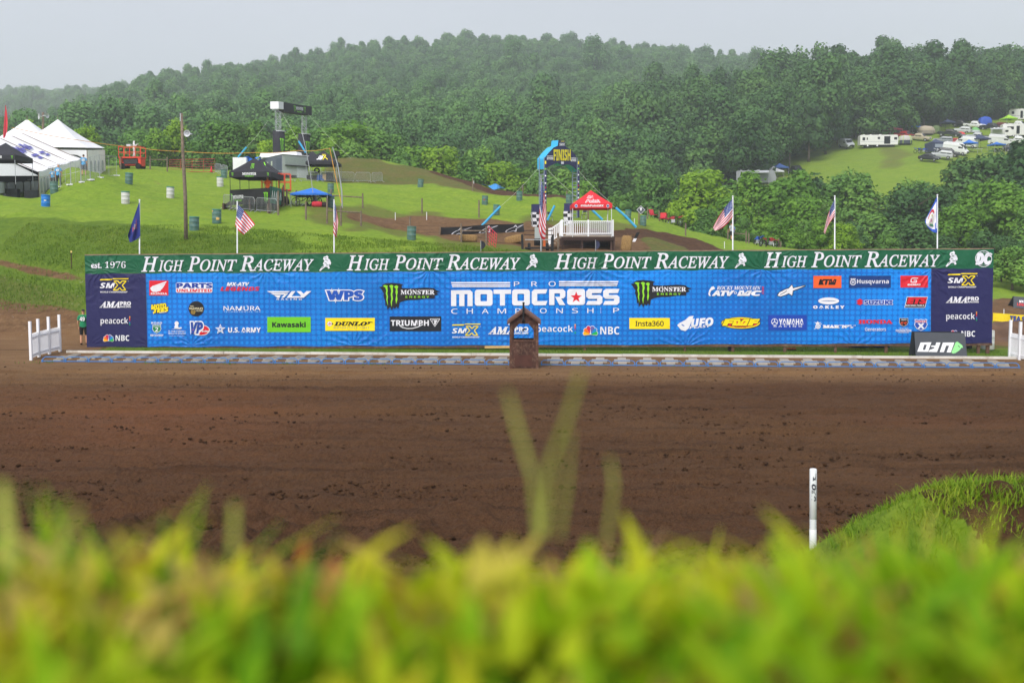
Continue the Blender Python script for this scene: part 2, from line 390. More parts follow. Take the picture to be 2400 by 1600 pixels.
def ground_mat(name, far):
    m = bpy.data.materials.new(name); m.use_nodes = True; nt = m.node_tree; p = nt.nodes['Principled BSDF']; l = nt.links.new
    g = nd(nt, 'ShaderNodeNewGeometry')
    def noise(scale, det=6, rough=.6, stretch=None):
        n = nd(nt, 'ShaderNodeTexNoise'); n.inputs['Scale'].default_value = scale; n.inputs['Detail'].default_value = det; n.inputs['Roughness'].default_value = rough
        if stretch:
            q = nd(nt, 'ShaderNodeMapping'); q.inputs['Scale'].default_value = stretch; l(g.outputs['Position'], q.inputs[0]); l(q.outputs[0], n.inputs['Vector'])
        else: l(g.outputs['Position'], n.inputs['Vector'])
        return n.outputs[0]
    def ramp(src, a, b, pa=.3, pb=.7, mid=None):
        r = nd(nt, 'ShaderNodeValToRGB'); e = r.color_ramp.elements; e[0].position = pa; e[0].color = a+(1,); e[1].position = pb; e[1].color = b+(1,)
        if mid: x = e.new((pa+pb)/2); x.color = mid+(1,)
        l(src, r.inputs[0]); return r.outputs[0]
    def mix(f, a, b):
        x = nd(nt, 'ShaderNodeMix', data_type='RGBA'); l(f, x.inputs[0]); l(a, x.inputs[6]); l(b, x.inputs[7]); return x.outputs[2]
    def attr(nm):
        a = nd(nt, 'ShaderNodeAttribute'); a.attribute_name = nm; return a.outputs['Fac']
    def thresh(at_, ns, w=.25, k=.55):
        """breaks up a mask edge with noise"""
        a = nd(nt, 'ShaderNodeMath', operation='MULTIPLY_ADD'); l(ns, a.inputs[0]); a.inputs[1].default_value = k; l(at_, a.inputs[2])
        r = nd(nt, 'ShaderNodeMapRange'); r.inputs[1].default_value = .5+k*.5-w; r.inputs[2].default_value = .5+k*.5+w; l(a.outputs[0], r.inputs[0]); return r.outputs[0]
    big = noise(.06, 5) ; midn = noise(.45, 6, .65); fine = noise(2.6 if far else 6.0, 7, .7)
    stripes = noise(.9, 5, .6, (.18, 1, 1))
    grass = mix(ramp(midn, (0, 0, 0), (1, 1, 1), .35, .65), ramp(fine, GA, GB, .3, .72), ramp(fine, GC, GD2, .3, .72))
    grass = mix(ramp(stripes, (0, 0, 0), (.55, .55, .55), .45, .7), grass, ramp(fine, GE, GF))
    dark = mix(ramp(midn, (0, 0, 0), (1, 1, 1), .3, .7), ramp(fine, (.052, .108, .009), (.115, .20, .016), .3, .75), ramp(fine, (.085, .145, .012), (.155, .225, .02), .3, .75))
    dry = mix(ramp(midn, (0, 0, 0), (1, 1, 1), .35, .65), ramp(fine, (.085, .07, .022), (.19, .16, .05), .3, .75), ramp(fine, (.06, .085, .016), (.14, .155, .035), .3, .75))
    dsc = noise(1.1, 8, .7, (.35, 1, 1))
    if not far: fine = noise(26.0, 5, .8)
    dirt = mix(ramp(dsc, (0, 0, 0), (1, 1, 1), .35, .65), ramp(fine, (.095, .049, .022), (.215, .118, .054), .3, .7), ramp(fine, (.125, .070, .033), (.27, .165, .082), .3, .7))
    mud = ramp(fine, (.038, .018, .009), (.12, .060, .029), .3, .7)
    rust = ramp(fine, (.08, .034, .016), (.18, .078, .036), .25, .75)
    c = mix(thresh(attr('dark'), midn), grass, dark)
    c = mix(thresh(attr('dry'), fine), c, dry)
    lines = ramp(noise(1.0, 5, .65, (.06, 1.9, 1)), (0, 0, 0), (.9, .9, .9), .52, .68)
    soil = mix(thresh(attr('mud'), dsc, .35), dirt, mud); dl = nd(nt, 'ShaderNodeHueSaturation'); dl.inputs['Value'].default_value = .55; l(soil, dl.inputs['Color']); soil = mix(lines, soil, dl.outputs[0])
    soil = mix(attr('rust'), soil, rust)
    c = mix(thresh(attr('dirt'), fine, .12, .5), c, soil)
    st = noise(5.0, 3, .5); stm = nd(nt, 'ShaderNodeMath', operation='MULTIPLY'); l(ramp(st, (0, 0, 0), (1, 1, 1), .68, .72), stm.inputs[0]); l(attr('stone'), stm.inputs[1])
    sg = nd(nt, 'ShaderNodeRGB'); sg.outputs[0].default_value = (.28, .25, .22, 1)
    c = mix(stm.outputs[0], c, sg.outputs[0])
    l(c, p.inputs['Base Color']); p.inputs['Roughness'].default_value = .92; p.inputs['Specular IOR Level'].default_value = .12
    b = nd(nt, 'ShaderNodeBump'); b.inputs['Strength'].default_value = 1.0; b.inputs['Distance'].default_value = .14 if far else .06
    l(noise(3.2 if far else 14, 8, .75), b.inputs['Height']); l(b.outputs[0], p.inputs['Normal'])
    return m
GA, GB, GC, GD2, GE, GF = (0.1005, 0.1845, 0.0153), (0.2009, 0.3279, 0.0251), (0.134, 0.2254, 0.0167), (0.2545, 0.362, 0.0306), (0.1742, 0.2459, 0.0237), (0.2947, 0.3689, 0.0446)
# near sheet: raked dirt start straight
rng = np.random.default_rng(4)
ys = np.concatenate([np.linspace(-12, 9, 90)[:-1], np.linspace(9, 20, 200)[:-1], np.linspace(20, 48, 420)[:-1], np.linspace(48, 54.5, 70)])
us = np.linspace(-1, 1, 900)
Yn = np.repeat(ys[:, None], len(us), 1); Xn = us[None]*(8+.62*np.clip(Yn, 0, None)+4*(Yn < 0))
Xn = us[None]*np.interp(ys, [-12, 8, 20, 55], [16, 16, 19, 40])[:, None]
Zn = ground(Xn, Yn)
S, N = gate_s(Xn, Yn)
onTrack = sstep(13.5, 16, Yn)*(1-sstep(-.7, -.1, N))
rel = (fbm(Xn*.3, Yn*2.2, 3, 4)-.5)*.20+(fbm(Xn*2.2, Yn*4.5, 9, 4)-.5)*.15
lump = np.clip(fbm(Xn*1.7, Yn*1.7, 21, 5)-.46, 0, 1)*1.5*sstep(20.5, 17.5, Yn)*sstep(12, 15, Yn)*(.35+.65*sstep(1.5, -3, Xn))
rut = -.10*np.exp(-((np.mod(Yn+1.2*fbm(Xn*.05, Yn*.1, 5, 2), 3.7)-1.8)/.16)**2)*sstep(.46, .6, vnoise(Xn*.12, Yn*.4, 31))
ridge = .11*np.exp(-((np.mod(Yn+1.2*fbm(Xn*.05, Yn*.1, 5, 2), 3.7)-2.15)/.14)**2)*sstep(.46, .6, vnoise(Xn*.12, Yn*.4, 31))
crumb = (rng.random(Xn.shape)-.5)*(.035+.05*sstep(.45, .65, fbm(Xn*.5, Yn*1.3, 71, 3)))*sstep(45.5, 42, Yn)
Zn = Zn+onTrack*crumb+onTrack*(rel*sstep(45, 36, Yn)+rel*.25+rut+ridge)+lump*.55
face = sstep(2.4, 4, Xn)*sstep(8, 9, Yn)*sstep(14.5, 13, Yn)
Zn = Zn+face*(fbm(Xn*1.6, Yn*1.6, 41, 4)-.5)*.35
strip = sstep(2.95, 3.1, N)*(1-sstep(5.8, 6.6, N))*sstep(.6, 1.6, S)
dirtA = np.where(Yn < 12.5, sstep(7.5, 9.5, Yn-1.5*(fbm(Xn*.5, Yn*.5, 6)-.5)), 1.0)*(1-strip)
dirtA = np.where((face > .4), np.where((Yn < 11.55-.5*(fbm(Xn*1.2, Yn, 77)-.5)) & (Xn > 4.7+.8*(fbm(Xn*.9, Yn*1.3, 78)-.5)), .9, .12), dirtA)
back = sstep(5.6, 6.8, N)*sstep(2, 3, S)*(1-sstep(50.5, 52.5, S)); dirtA = dirtA*(1-.8*back*(fbm(Xn*.7, Yn*.7, 8) < .55))
# light, dry soil along the gates; darker wet soil mid-straight
mudA = sstep(44.5, 36, Yn)*(.55+.5*fbm(Xn*.06, Yn*.16, 12))+.2*sstep(22, 15, Yn)
rustA = np.exp(-((Xn+10.5+.2*(Yn-30))/4.2)**2-((Yn-29.5)/5.5)**2)*.85+.3*sstep(.55, .75, fbm(Xn*.08, Yn*.35, 15))*sstep(42, 34, Yn)
near_at = dict(dirt=dirtA, mud=mudA, rust=np.clip(rustA, 0, 1), dark=strip*.95+.3*(Yn < 12), dry=back*.75+.4*(1-strip)*(N > 0)*(N < 2.6)*0, stone=.5*(Yn > 46)*(1-strip))
grid_mesh('dirt_track', Xn, Yn, Zn, near_at, ground_mat('track_soil_and_grass', False))
# far sheet: hillside, valley and wooded hills out to the horizon
yf = np.concatenate([np.linspace(54.5, 62, 50)[:-1], np.geomspace(62, 135, 300)[:-1], np.geomspace(135, 420, 220)[:-1], np.geomspace(420, 3000, 130)])
pu = np.linspace(-1000, 3400, 620)
Yf = np.repeat(yf[:, None], len(pu), 1); Xf = (pu[None]-1200)/FPX*Yf
Zf = ground(Xf, Yf)
PX, PY = topix(Xf, Yf, Zf)
Zf = Zf+(fbm(Xf*.6, Yf*.6, 50, 4)-.5)*.30*sstep(57, 64, Yf)+(fbm(Xf*.09, Yf*.09, 51, 3)-.5)*np.clip((Yf-150)/60, 0, 3)
def soft(poly, fuzz=9):
    f = fuzz*2.2; jx = (fbm(PX*.016, PY*.05, 60, 5)-.5)*f*5; jy = (fbm(PX*.016, PY*.05, 61, 5)-.5)*f*1.3
    a = inpoly(PX+jx, PY+jy, poly).astype(float)
    for _ in range(2 if fuzz < 7 else 5):
        a[:, 1:-1] = (a[:, :-2]+2*a[:, 1:-1]+a[:, 2:])/4; a[1:-1] = (a[:-2]+2*a[1:-1]+a[2:])/4
    return a
hillY = (Yf < 140)
dirtF = soft([(-1000, 690), (0, 706), (110, 716), (205, 735), (205, 900), (-1000, 900)])*(Yf < 60)
dirtF = np.maximum(dirtF, .75*soft([(-400, 585), (0, 610), (100, 630), (200, 652), (320, 670), (320, 684), (200, 668), (100, 648), (0, 626), (-400, 600)], 5)*(Yf < 68))
trackP = [(795, 499), (900, 505), (1000, 508), (1150, 512), (1330, 530), (1500, 540), (1500, 596), (1240, 596), (1200, 580), (1120, 570), (1030, 560), (900, 537), (820, 518)]
dirtF = np.maximum(dirtF, .8*soft(trackP, 8)*hillY)
soilP = [(1440, 536), (1553, 544), (1617, 556), (1720, 592), (1640, 600), (1560, 562), (1440, 552)]
dirtF = np.maximum(dirtF, soft(soilP, 4)*hillY)
dirtF = np.maximum(dirtF, soft([(1000, 508), (1200, 511), (1240, 530), (1100, 538), (1000, 530)], 6)*hillY)
dirtF = np.maximum(dirtF, soft([(2320, 702), (3500, 702), (3500, 900), (2320, 900)], 8)*(Yf < 95))
dirtF = np.maximum(dirtF, .55*soft([(338, 412), (352, 410), (378, 432), (366, 434)], 3)*hillY)
edgeP = [(1000, 392), (1106, 424), (1166, 443), (1250, 453), (1340, 458), (1340, 466), (1234, 463), (1166, 455), (1106, 435), (1000, 405)]
dirtF = np.maximum(dirtF, soft(edgeP, 3)*hillY)
mudF = np.maximum(soft(soilP, 4), soft(edgeP, 3))*hillY+.3
dryF = np.maximum(.75*soft([(760, 360), (1000, 390), (1166, 440), (1340, 462), (1340, 472), (1120, 448), (1000, 434), (860, 430), (760, 432)], 6), .8*soft([(1420, 545), (1560, 560), (1720, 600), (1420, 600)], 8))*hillY
dryF = np.maximum(dryF, .62*soft([(700, 480), (830, 490), (1000, 500), (1330, 515), (1520, 528), (1520, 610), (1180, 610), (1000, 575), (850, 545), (700, 505)], 16)*hillY)
dryF = np.maximum(dryF, .5*soft([(-400, 640), (0, 640), (210, 690), (210, 740), (-400, 710)], 14)*(Yf < 66))
dryF = np.maximum(dryF, .32*((Yf > 180) & (Yf < 300)))
dryF = np.maximum(dryF, .6*soft([(2050, 340), (2130, 350), (2110, 400), (2040, 400)], 10)*(Yf > 180))
darkF = .85*soft([(-600, 490), (66, 506), (242, 520), (492, 548), (700, 560), (700, 640), (200, 740), (-600, 740)], 7)*hillY
darkF = np.maximum(darkF, ((Yf > 138) & ~((PX > 1780) & (Yf < 300))).astype(float))
grid_mesh('hillside', Xf, Yf, Zf, dict(dirt=dirtF, mud=mudF, rust=dirtF*0, dark=darkF, dry=dryF, stone=.9*(Yf < 62)), ground_mat('hill_soil_and_grass', True))
# ------------------------------------------------------------------ trees
def leaf_mat(name, a, b, c, trans=.3):
    m = bpy.data.materials.new(name); m.use_nodes = True; nt = m.node_tree; l = nt.links.new
    p = nt.nodes['Principled BSDF']; p.inputs['Roughness'].default_value = .65; p.inputs['Specular IOR Level'].default_value = .2
    at_ = nd(nt, 'ShaderNodeAttribute'); at_.attribute_name = 'tint'
    oi = nd(nt, 'ShaderNodeObjectInfo'); ma = nd(nt, 'ShaderNodeMath', operation='MULTIPLY_ADD'); l(oi.outputs['Random'], ma.inputs[0]); ma.inputs[1].default_value = .36; l(at_.outputs['Fac'], ma.inputs[2])
    r = nd(nt, 'ShaderNodeValToRGB'); e = r.color_ramp.elements; e[0].position = .15; e[0].color = a+(1,); e[1].position = 1.05; e[1].color = c+(1,); x = e.new(.6); x.color = b+(1,)
    e[1].position = .6; e[1].color = b+(1,); e[2].position = 1; e[2].color = c+(1,)
    l(ma.outputs[0], r.inputs[0]); l(r.outputs[0], p.inputs['Base Color'])
    t = nd(nt, 'ShaderNodeBsdfTranslucent'); l(r.outputs[0], t.inputs[0]); ms = nd(nt, 'ShaderNodeMixShader'); ms.inputs[0].default_value = trans
    l(p.outputs[0], ms.inputs[1]); l(t.outputs[0], ms.inputs[2]); l(ms.outputs[0], nt.nodes['Material Output'].inputs[0])
    return m
LM = {'mid': leaf_mat('leaves_mid_green', (0.0563, 0.1484, 0.0325), (0.1336, 0.2891, 0.0528), (0.2531, 0.4375, 0.0731)),
      'wood': leaf_mat('leaves_of_the_woods', (0.0476, 0.1238, 0.0393), (0.1065, 0.2402, 0.0668), (0.1941, 0.3713, 0.0905)),
      'dark': leaf_mat('leaves_dark_green', (0.0339, 0.0935, 0.0322), (0.0751, 0.176, 0.0484), (0.1452, 0.2818, 0.068)),
      'bright': leaf_mat('leaves_yellow_green', (0.1164, 0.2451, 0.0205), (0.2639, 0.4541, 0.0307), (0.4502, 0.6358, 0.0479), .4),
      'fresh': leaf_mat('leaves_fresh_green', (0.0678, 0.1786, 0.0233), (0.1507, 0.3232, 0.035), (0.2863, 0.4848, 0.0545), .35)}
BARK = mat('bark', (.36, .33, .28), .9, .3, 6, .6, 20)
NRM = []
def crown_arrays(seed, R, H, n, leaf, lobes=12, bottom=.25, spread=1.0):
    """leaf clumps through a lobed crown: returns verts (4n,3), tint (4n); base of crown at z=0, top about H"""
    g = np.random.default_rng(seed)
    L_ = []
    for i in range(lobes):
        t = g.random(); zc = H*(bottom+(.86-bottom)*t); rr = R*(.95-.62*max(0, t-.25)/.75)*math.sqrt(g.random())*.8*spread
        a = g.random()*6.283; s = R*(.26+.24*g.random())*(1-.25*t)
        L_.append((rr*math.cos(a), rr*math.sin(a), zc, s, s*(.75+.3*g.random()), g.random()))
    L_.append((0, 0, H*.5, R*.55, H*.38, .5)); L_ = np.array(L_)
    w = L_[:, 3]**2; k = g.choice(len(L_), n, p=w/w.sum()); P = L_[k]
    d = g.normal(size=(n, 3)); d[:, 2] = d[:, 2]*.9+.25; d /= np.linalg.norm(d, axis=1)[:, None]
    rad = (.72+.36*g.random(n)**.7)+.10*g.normal(size=n)
    c = P[:, :3]+d*np.stack([P[:, 3], P[:, 3], P[:, 4]], -1)*rad[:, None]
    nn = d+g.normal(size=(n, 3))*.42+np.array([0, 0, .30]); nn /= np.linalg.norm(nn, axis=1)[:, None]
    a = np.cross(nn, g.normal(size=(n, 3))); a /= np.linalg.norm(a, axis=1)[:, None]; b = np.cross(nn, a)
    s = leaf*(.55+.9*g.random(n))[:, None]
    q = np.stack([c-a*s*.5, c-b*s*.38+nn*s*.1, c+a*s*.55, c+b*s*.42-nn*s*.08], 1)
    tint = np.clip(.13*g.random(n)+.32*P[:, 5]+.18, 0, 1)
    sn = d*.9+nn*.18+np.array([0, 0, .22]); sn /= np.linalg.norm(sn, axis=1)[:, None]; NRM.append(np.repeat(sn, 4, 0))
    return q.reshape(-1, 3), np.repeat(tint, 4)
def quads_mesh(name, v, tint, m, nrm=None):
    me = bpy.data.meshes.new(name); n = len(v)//4
    me.vertices.add(len(v)); me.vertices.foreach_set('co', np.ascontiguousarray(v, np.float32).ravel())
    me.loops.add(len(v)); me.loops.foreach_set('vertex_index', np.arange(len(v), dtype=np.int32))
    me.polygons.add(n); me.polygons.foreach_set('loop_start', np.arange(0, len(v), 4, dtype=np.int32)); me.polygons.foreach_set('loop_total', np.full(n, 4, np.int32))
    me.update(calc_edges=True)
    a = me.attributes.new('tint', 'FLOAT', 'POINT'); a.data.foreach_set('value', np.ascontiguousarray(tint, np.float32)); me.materials.append(m)
    if nrm is not None: me.polygons.foreach_set('use_smooth', np.ones(n, bool)); me.normals_split_custom_set_from_vertices(nrm.tolist())
    return me
def trunk_mesh(seed, R, H, r0):
    g = random.Random(seed); mb = MB()
    pts = [Vector((0, 0, -.5))]; 
    for i in range(1, 6): pts.append(Vector((g.uniform(-.25, .25)*i*.3, g.uniform(-.25, .25)*i*.3, H*.8*i/5)))
    mb.tube(pts, [r0*(1.25 if i == 0 else 1)*(1-.16*i) for i in range(6)], 0, 8)
    for i in range(9):
        k = g.randint(1, 4); p = pts[k].lerp(pts[k+1], g.random()); a = g.uniform(0, 6.28); l = R*g.uniform(.5, .85)
        q = p+Vector((math.cos(a)*l*.55, math.sin(a)*l*.55, l*.35)); e = p+Vector((math.cos(a+.3)*l, math.sin(a+.3)*l, l*.75))
        mb.tube([p, q, e], [r0*.36, r0*.22, r0*.06], 0, 5)
    o = mb.build('trunk', BARK, None, True); me = o.data; JUNK.append(o); return me
CROWN = []
for i in range(7):
    R, H = [(4.2, 10.5), (5.0, 11.5), (3.6, 11.5), (4.6, 9.5), (5.4, 13), (3.2, 9.0), (4.4, 13.0)][i]
    v, t = crown_arrays(100+i, R, H, 5200, .46, [19, 24, 17, 22, 26, 15, 24][i], .12)
    H = float(np.percentile(v[:, 2], 99.7))
    CROWN.append((v, t, R, H, trunk_mesh(200+i, R, H, .24), NRM[-1]))
CM = {}
def tree(px, Y, top, kind, label, var=None, wide=1.0, group=None, lift=.10):
    """a tree standing at photo column px, distance Y, with its top at photo row `top`"""
    p = on(px, Y); zt = at(px, top, Y).z; h = max(4.0, zt-p.z)
    i = (int(px*7+Y*13) % len(CROWN)) if var is None else var
    v, t, R, H, tm, nr = CROWN[i]
    o = thing('tree', label, 'tree', p, (px*.37) % 6.28, group)
    if (i, kind) not in CM: CM[(i, kind)] = quads_mesh('crown', v, t, LM[kind], nr)
    s = h*(1-lift)/H
    c = bpy.data.objects.new('crown', CM[(i, kind)]); COL.objects.link(c); c.parent = o; c.scale = (s*wide, s*wide, s); c.location = (0, 0, h*lift)
    b = bpy.data.objects.new('trunk', tm); COL.objects.link(b); b.parent = o; b.scale = (s*wide, s*wide, s)
    return o
# a wood that reads as one mass on each hill: one object each, crowns scattered over its own points
def wood(name, spots, kind, label, seed):
    key = 'crowns_'+kind
    if key not in bpy.data.collections:
        c = bpy.data.collections.new(key)
        for i in range(len(CROWN)):
            if (i, kind) not in CM: CM[(i, kind)] = quads_mesh('crown', CROWN[i][0], CROWN[i][1], LM[kind], CROWN[i][5])
            ob = bpy.data.objects.new('crown_shape', CM[(i, kind)]); c.objects.link(ob)
    S_ = np.array([t[:4] for t in spots], np.float32); me = bpy.data.meshes.new(name); me.vertices.add(len(S_)); me.vertices.foreach_set('co', np.ascontiguousarray(S_[:, :3]).ravel())
    a = me.attributes.new('size', 'FLOAT', 'POINT'); a.data.foreach_set('value', np.ascontiguousarray(S_[:, 3]*.95))
    o = bpy.data.objects.new(name, me); COL.objects.link(o); ng = bpy.data.node_groups.new(name+'_scatter', 'GeometryNodeTree')
    ng.interface.new_socket('Geometry', in_out='INPUT', socket_type='NodeSocketGeometry'); ng.interface.new_socket('Geometry', in_out='OUTPUT', socket_type='NodeSocketGeometry')
    N = ng.nodes.new; l = ng.links.new; gi, go, ip, ci = N('NodeGroupInput'), N('NodeGroupOutput'), N('GeometryNodeInstanceOnPoints'), N('GeometryNodeCollectionInfo')
    ci.inputs['Collection'].default_value = bpy.data.collections[key]; ci.inputs['Separate Children'].default_value = True; ci.inputs['Reset Children'].default_value = True
    na = N('GeometryNodeInputNamedAttribute'); na.data_type = 'FLOAT'; na.inputs['Name'].default_value = 'size'
    rv = N('FunctionNodeRandomValue'); rv.data_type = 'FLOAT_VECTOR'; rv.inputs[0].default_value = (-.08, -.08, 0); rv.inputs[1].default_value = (.08, .08, 6.28); rv.inputs['Seed'].default_value = seed
    rs = N('FunctionNodeRandomValue'); rs.data_type = 'FLOAT_VECTOR'; rs.inputs[0].default_value = (.85, .85, .8); rs.inputs[1].default_value = (1.25, 1.25, 1.2); rs.inputs['Seed'].default_value = seed+1
    vm = N('ShaderNodeVectorMath'); vm.operation = 'SCALE'; l(rs.outputs[0], vm.inputs[0]); l(na.outputs[0], vm.inputs['Scale'])
    l(gi.outputs[0], ip.inputs['Points']); l(ci.outputs[0], ip.inputs['Instance']); ip.inputs['Pick Instance'].default_value = True; l(rv.outputs[0], ip.inputs['Rotation']); l(vm.outputs[0], ip.inputs['Scale']); l(ip.outputs[0], go.inputs[0])
    md = o.modifiers.new('scatter', 'NODES'); md.node_group = ng
    return tag(o, label, 'wood', None, 'stuff')
def spots_in(seed, pxr, Yr, step, keep, sc=(.85, 1.45), zoff=1.5):
    g = np.random.default_rng(seed); out = []; Y = Yr[0]
    while Y < Yr[1]:
        dx = step*(.8+.5*Y/Yr[1])
        xs = np.arange((pxr[0]-1200)/FPX*Y, (pxr[1]-1200)/FPX*Y, dx); xs = xs+g.uniform(-.45, .45, len(xs))*dx; yy = Y+g.uniform(-.5, .5, len(xs))*dx*.9
        zz = ground(xs, yy); px, py = topix(xs, yy, zz)
        for x, y, z, a, b in zip(xs, yy, zz, px, py):
            if keep(a, b, y): out.append((x, y, z+zoff, g.uniform(*sc)*(1.25 if g.random() < .06 else 1), .06+.30*g.random()*float(vnoise(np.array([x*.02]), np.array([y*.02]), 7)[0])+.22*float(g.random())))
        Y += dx*.85
    return out
main = spots_in(1, (-260, 2080), (205, 880), 6.6, lambda a, b, y: not (a > 1560 and y < 330) and not (a > 1800 and y < 520) and not (a < 330 and y > 385+.7*a))
wood('forest', main, 'wood', 'dense green forest covering the long hill under the overcast sky', 5)
CAMP = [(1650, 445), (1780, 425), (1960, 350), (1990, 340), (2110, 318), (2260, 292), (2520, 278), (2520, 640), (1650, 640)]
def rk(a, b, y): return not inpoly(np.array([a]), np.array([b]), CAMP)[0] and b < 480 and a > 1480+.25*(y-200)
right = spots_in(2, (1500, 2800), (188, 470), 5.6, rk, (1.0, 1.7))
wood('hillside_wood', right, 'dark', 'dark green wood climbing the steep hill above the camping field', 6)
farw = spots_in(3, (-700, 480), (880, 1460), 13, lambda a, b, y: True, (1.3, 2.2), 3)
wood('distant_wood', farw, 'wood', 'faint bluish wooded ridge far beyond the white tents', 8)
val = spots_in(4, (-500, 2450), (150, 206), 6.5, lambda a, b, y: not (a > 1640 and y > 172) , (.55, .95), 0)
wood('valley_wood', val, 'mid', 'lower green wood in the valley behind the grassy slope', 9)
# ------------------------------------------------------------------ the sponsor wall behind the start gate
BD0, BD1 = 50.9, 49.5
B0 = at(200, 700, BD0); B1 = at(2330, 700, BD1)
BU = Vector((B1.x-B0.x, B1.y-B0.y, 0)).normalized(); BN = Vector((BU.y, -BU.x, 0))     # BN faces the track
def BP(px, py, lift=0.0):
    d = ray(px, py); o = Vector((0, 0, HC)); t = (B0-o).dot(BN)/d.dot(BN)
    return o+d*t+BN*lift
def wrinkle_group():
    g = bpy.data.node_groups.new('cloth_folds', 'ShaderNodeTree'); g.interface.new_socket('Normal', in_out='OUTPUT', socket_type='NodeSocketVector')
    g.interface.new_socket('s', in_out='OUTPUT', socket_type='NodeSocketFloat'); g.interface.new_socket('t', in_out='OUTPUT', socket_type='NodeSocketFloat')
    out = g.nodes.new('NodeGroupOutput'); geo = g.nodes.new('ShaderNodeNewGeometry'); l = g.links.new
    def M(op, a, b=None, c=None):
        n = g.nodes.new('ShaderNodeMath'); n.operation = op
        for i, v in enumerate((a, b, c)):
            if v is None: continue
            if isinstance(v, (int, float)): n.inputs[i].default_value = v
            else: l(v, n.inputs[i])
        return n.outputs[0]
    dt = g.nodes.new('ShaderNodeVectorMath'); dt.operation = 'DOT_PRODUCT'; l(geo.outputs['Position'], dt.inputs[0]); dt.inputs[1].default_value = BU
    s = M('SUBTRACT', dt.outputs['Value'], float(B0.dot(BU))); sp = g.nodes.new('ShaderNodeSeparateXYZ'); l(geo.outputs['Position'], sp.inputs[0]); t = sp.outputs['Z']
    nz_ = g.nodes.new('ShaderNodeTexNoise'); nz_.inputs['Scale'].default_value = 1.1; nz_.inputs['Detail'].default_value = 3; l(geo.outputs['Position'], nz_.inputs['Vector'])
    N = M('MULTIPLY', nz_.outputs[0], 9.0)
    def fan(per, off, zo, k, ln, amp):
        x = M('MULTIPLY', M('SUBTRACT', M('FRACT', M('DIVIDE', M('ADD', s, off), per)), .5), per)
        y = M('SUBTRACT', zo, t) if zo > 2 else M('SUBTRACT', t, zo)
        a = M('ARCTAN2', x, y); r = M('SQRT', M('ADD', M('MULTIPLY', x, x), M('MULTIPLY', y, y)))
        w = M('POWER', M('ABSOLUTE', M('SINE', M('ADD', M('MULTIPLY', a, k), N))), 3.0)
        return M('MULTIPLY', M('MULTIPLY', w, M('EXPONENT', M('DIVIDE', r, -ln))), M('MULTIPLY', M('MINIMUM', r, .6), amp))
    h = fan(8.15, -4.9, 4.25, 7, 1.3, 1.0)
    for a in (fan(8.15, -1.2, .5, 7, 1.1, .8), fan(2.03, .3, 4.22, 6, .35, .7), fan(3.4, .8, 5.2, 5, .8, .9), fan(2.9, 1.2, .45, 6, .4, .6)): h = M('ADD', h, a)
    n2 = g.nodes.new('ShaderNodeTexNoise'); n2.inputs['Scale'].default_value = 2.2; n2.inputs['Detail'].default_value = 4; n2.inputs['Distortion'].default_value = 1.2; l(geo.outputs['Position'], n2.inputs['Vector'])
    h = M('ADD', h, M('MULTIPLY', n2.outputs[0], .10))
    b = g.nodes.new('ShaderNodeBump'); b.inputs['Strength'].default_value = .55; b.inputs['Distance'].default_value = .17; l(h, b.inputs['Height'])
    l(b.outputs[0], out.inputs[0]); l(s, out.inputs[1]); l(t, out.inputs[2])
    return g
FOLDS = wrinkle_group()
PM = {}
def pm(col, rough=.5):
    """ink on the banner vinyl"""
    if col not in PM:
        m = bpy.data.materials.new('banner_ink_'+col.lstrip('#')); m.use_nodes = True; nt = m.node_tree; p = nt.nodes['Principled BSDF']
        c = lin(col); p.inputs['Roughness'].default_value = rough; p.inputs['Specular IOR Level'].default_value = .3
        g = nt.nodes.new('ShaderNodeGroup'); g.node_tree = FOLDS; nt.links.new(g.outputs[0], p.inputs['Normal'])
        n = nd(nt, 'ShaderNodeTexNoise'); n.inputs['Scale'].default_value = .8; n.inputs['Detail'].default_value = 5
        ge = nd(nt, 'ShaderNodeNewGeometry'); nt.links.new(ge.outputs['Position'], n.inputs['Vector'])
        r = nd(nt, 'ShaderNodeValToRGB'); r.color_ramp.elements[0].color = tuple(x*.9 for x in c)+(1,); r.color_ramp.elements[1].color = tuple(min(1, x*1.06) for x in c)+(1,)
        nt.links.new(n.outputs[0], r.inputs[0]); nt.links.new(r.outputs[0], p.inputs['Base Color'])
        PM[col] = m
    return PM[col]
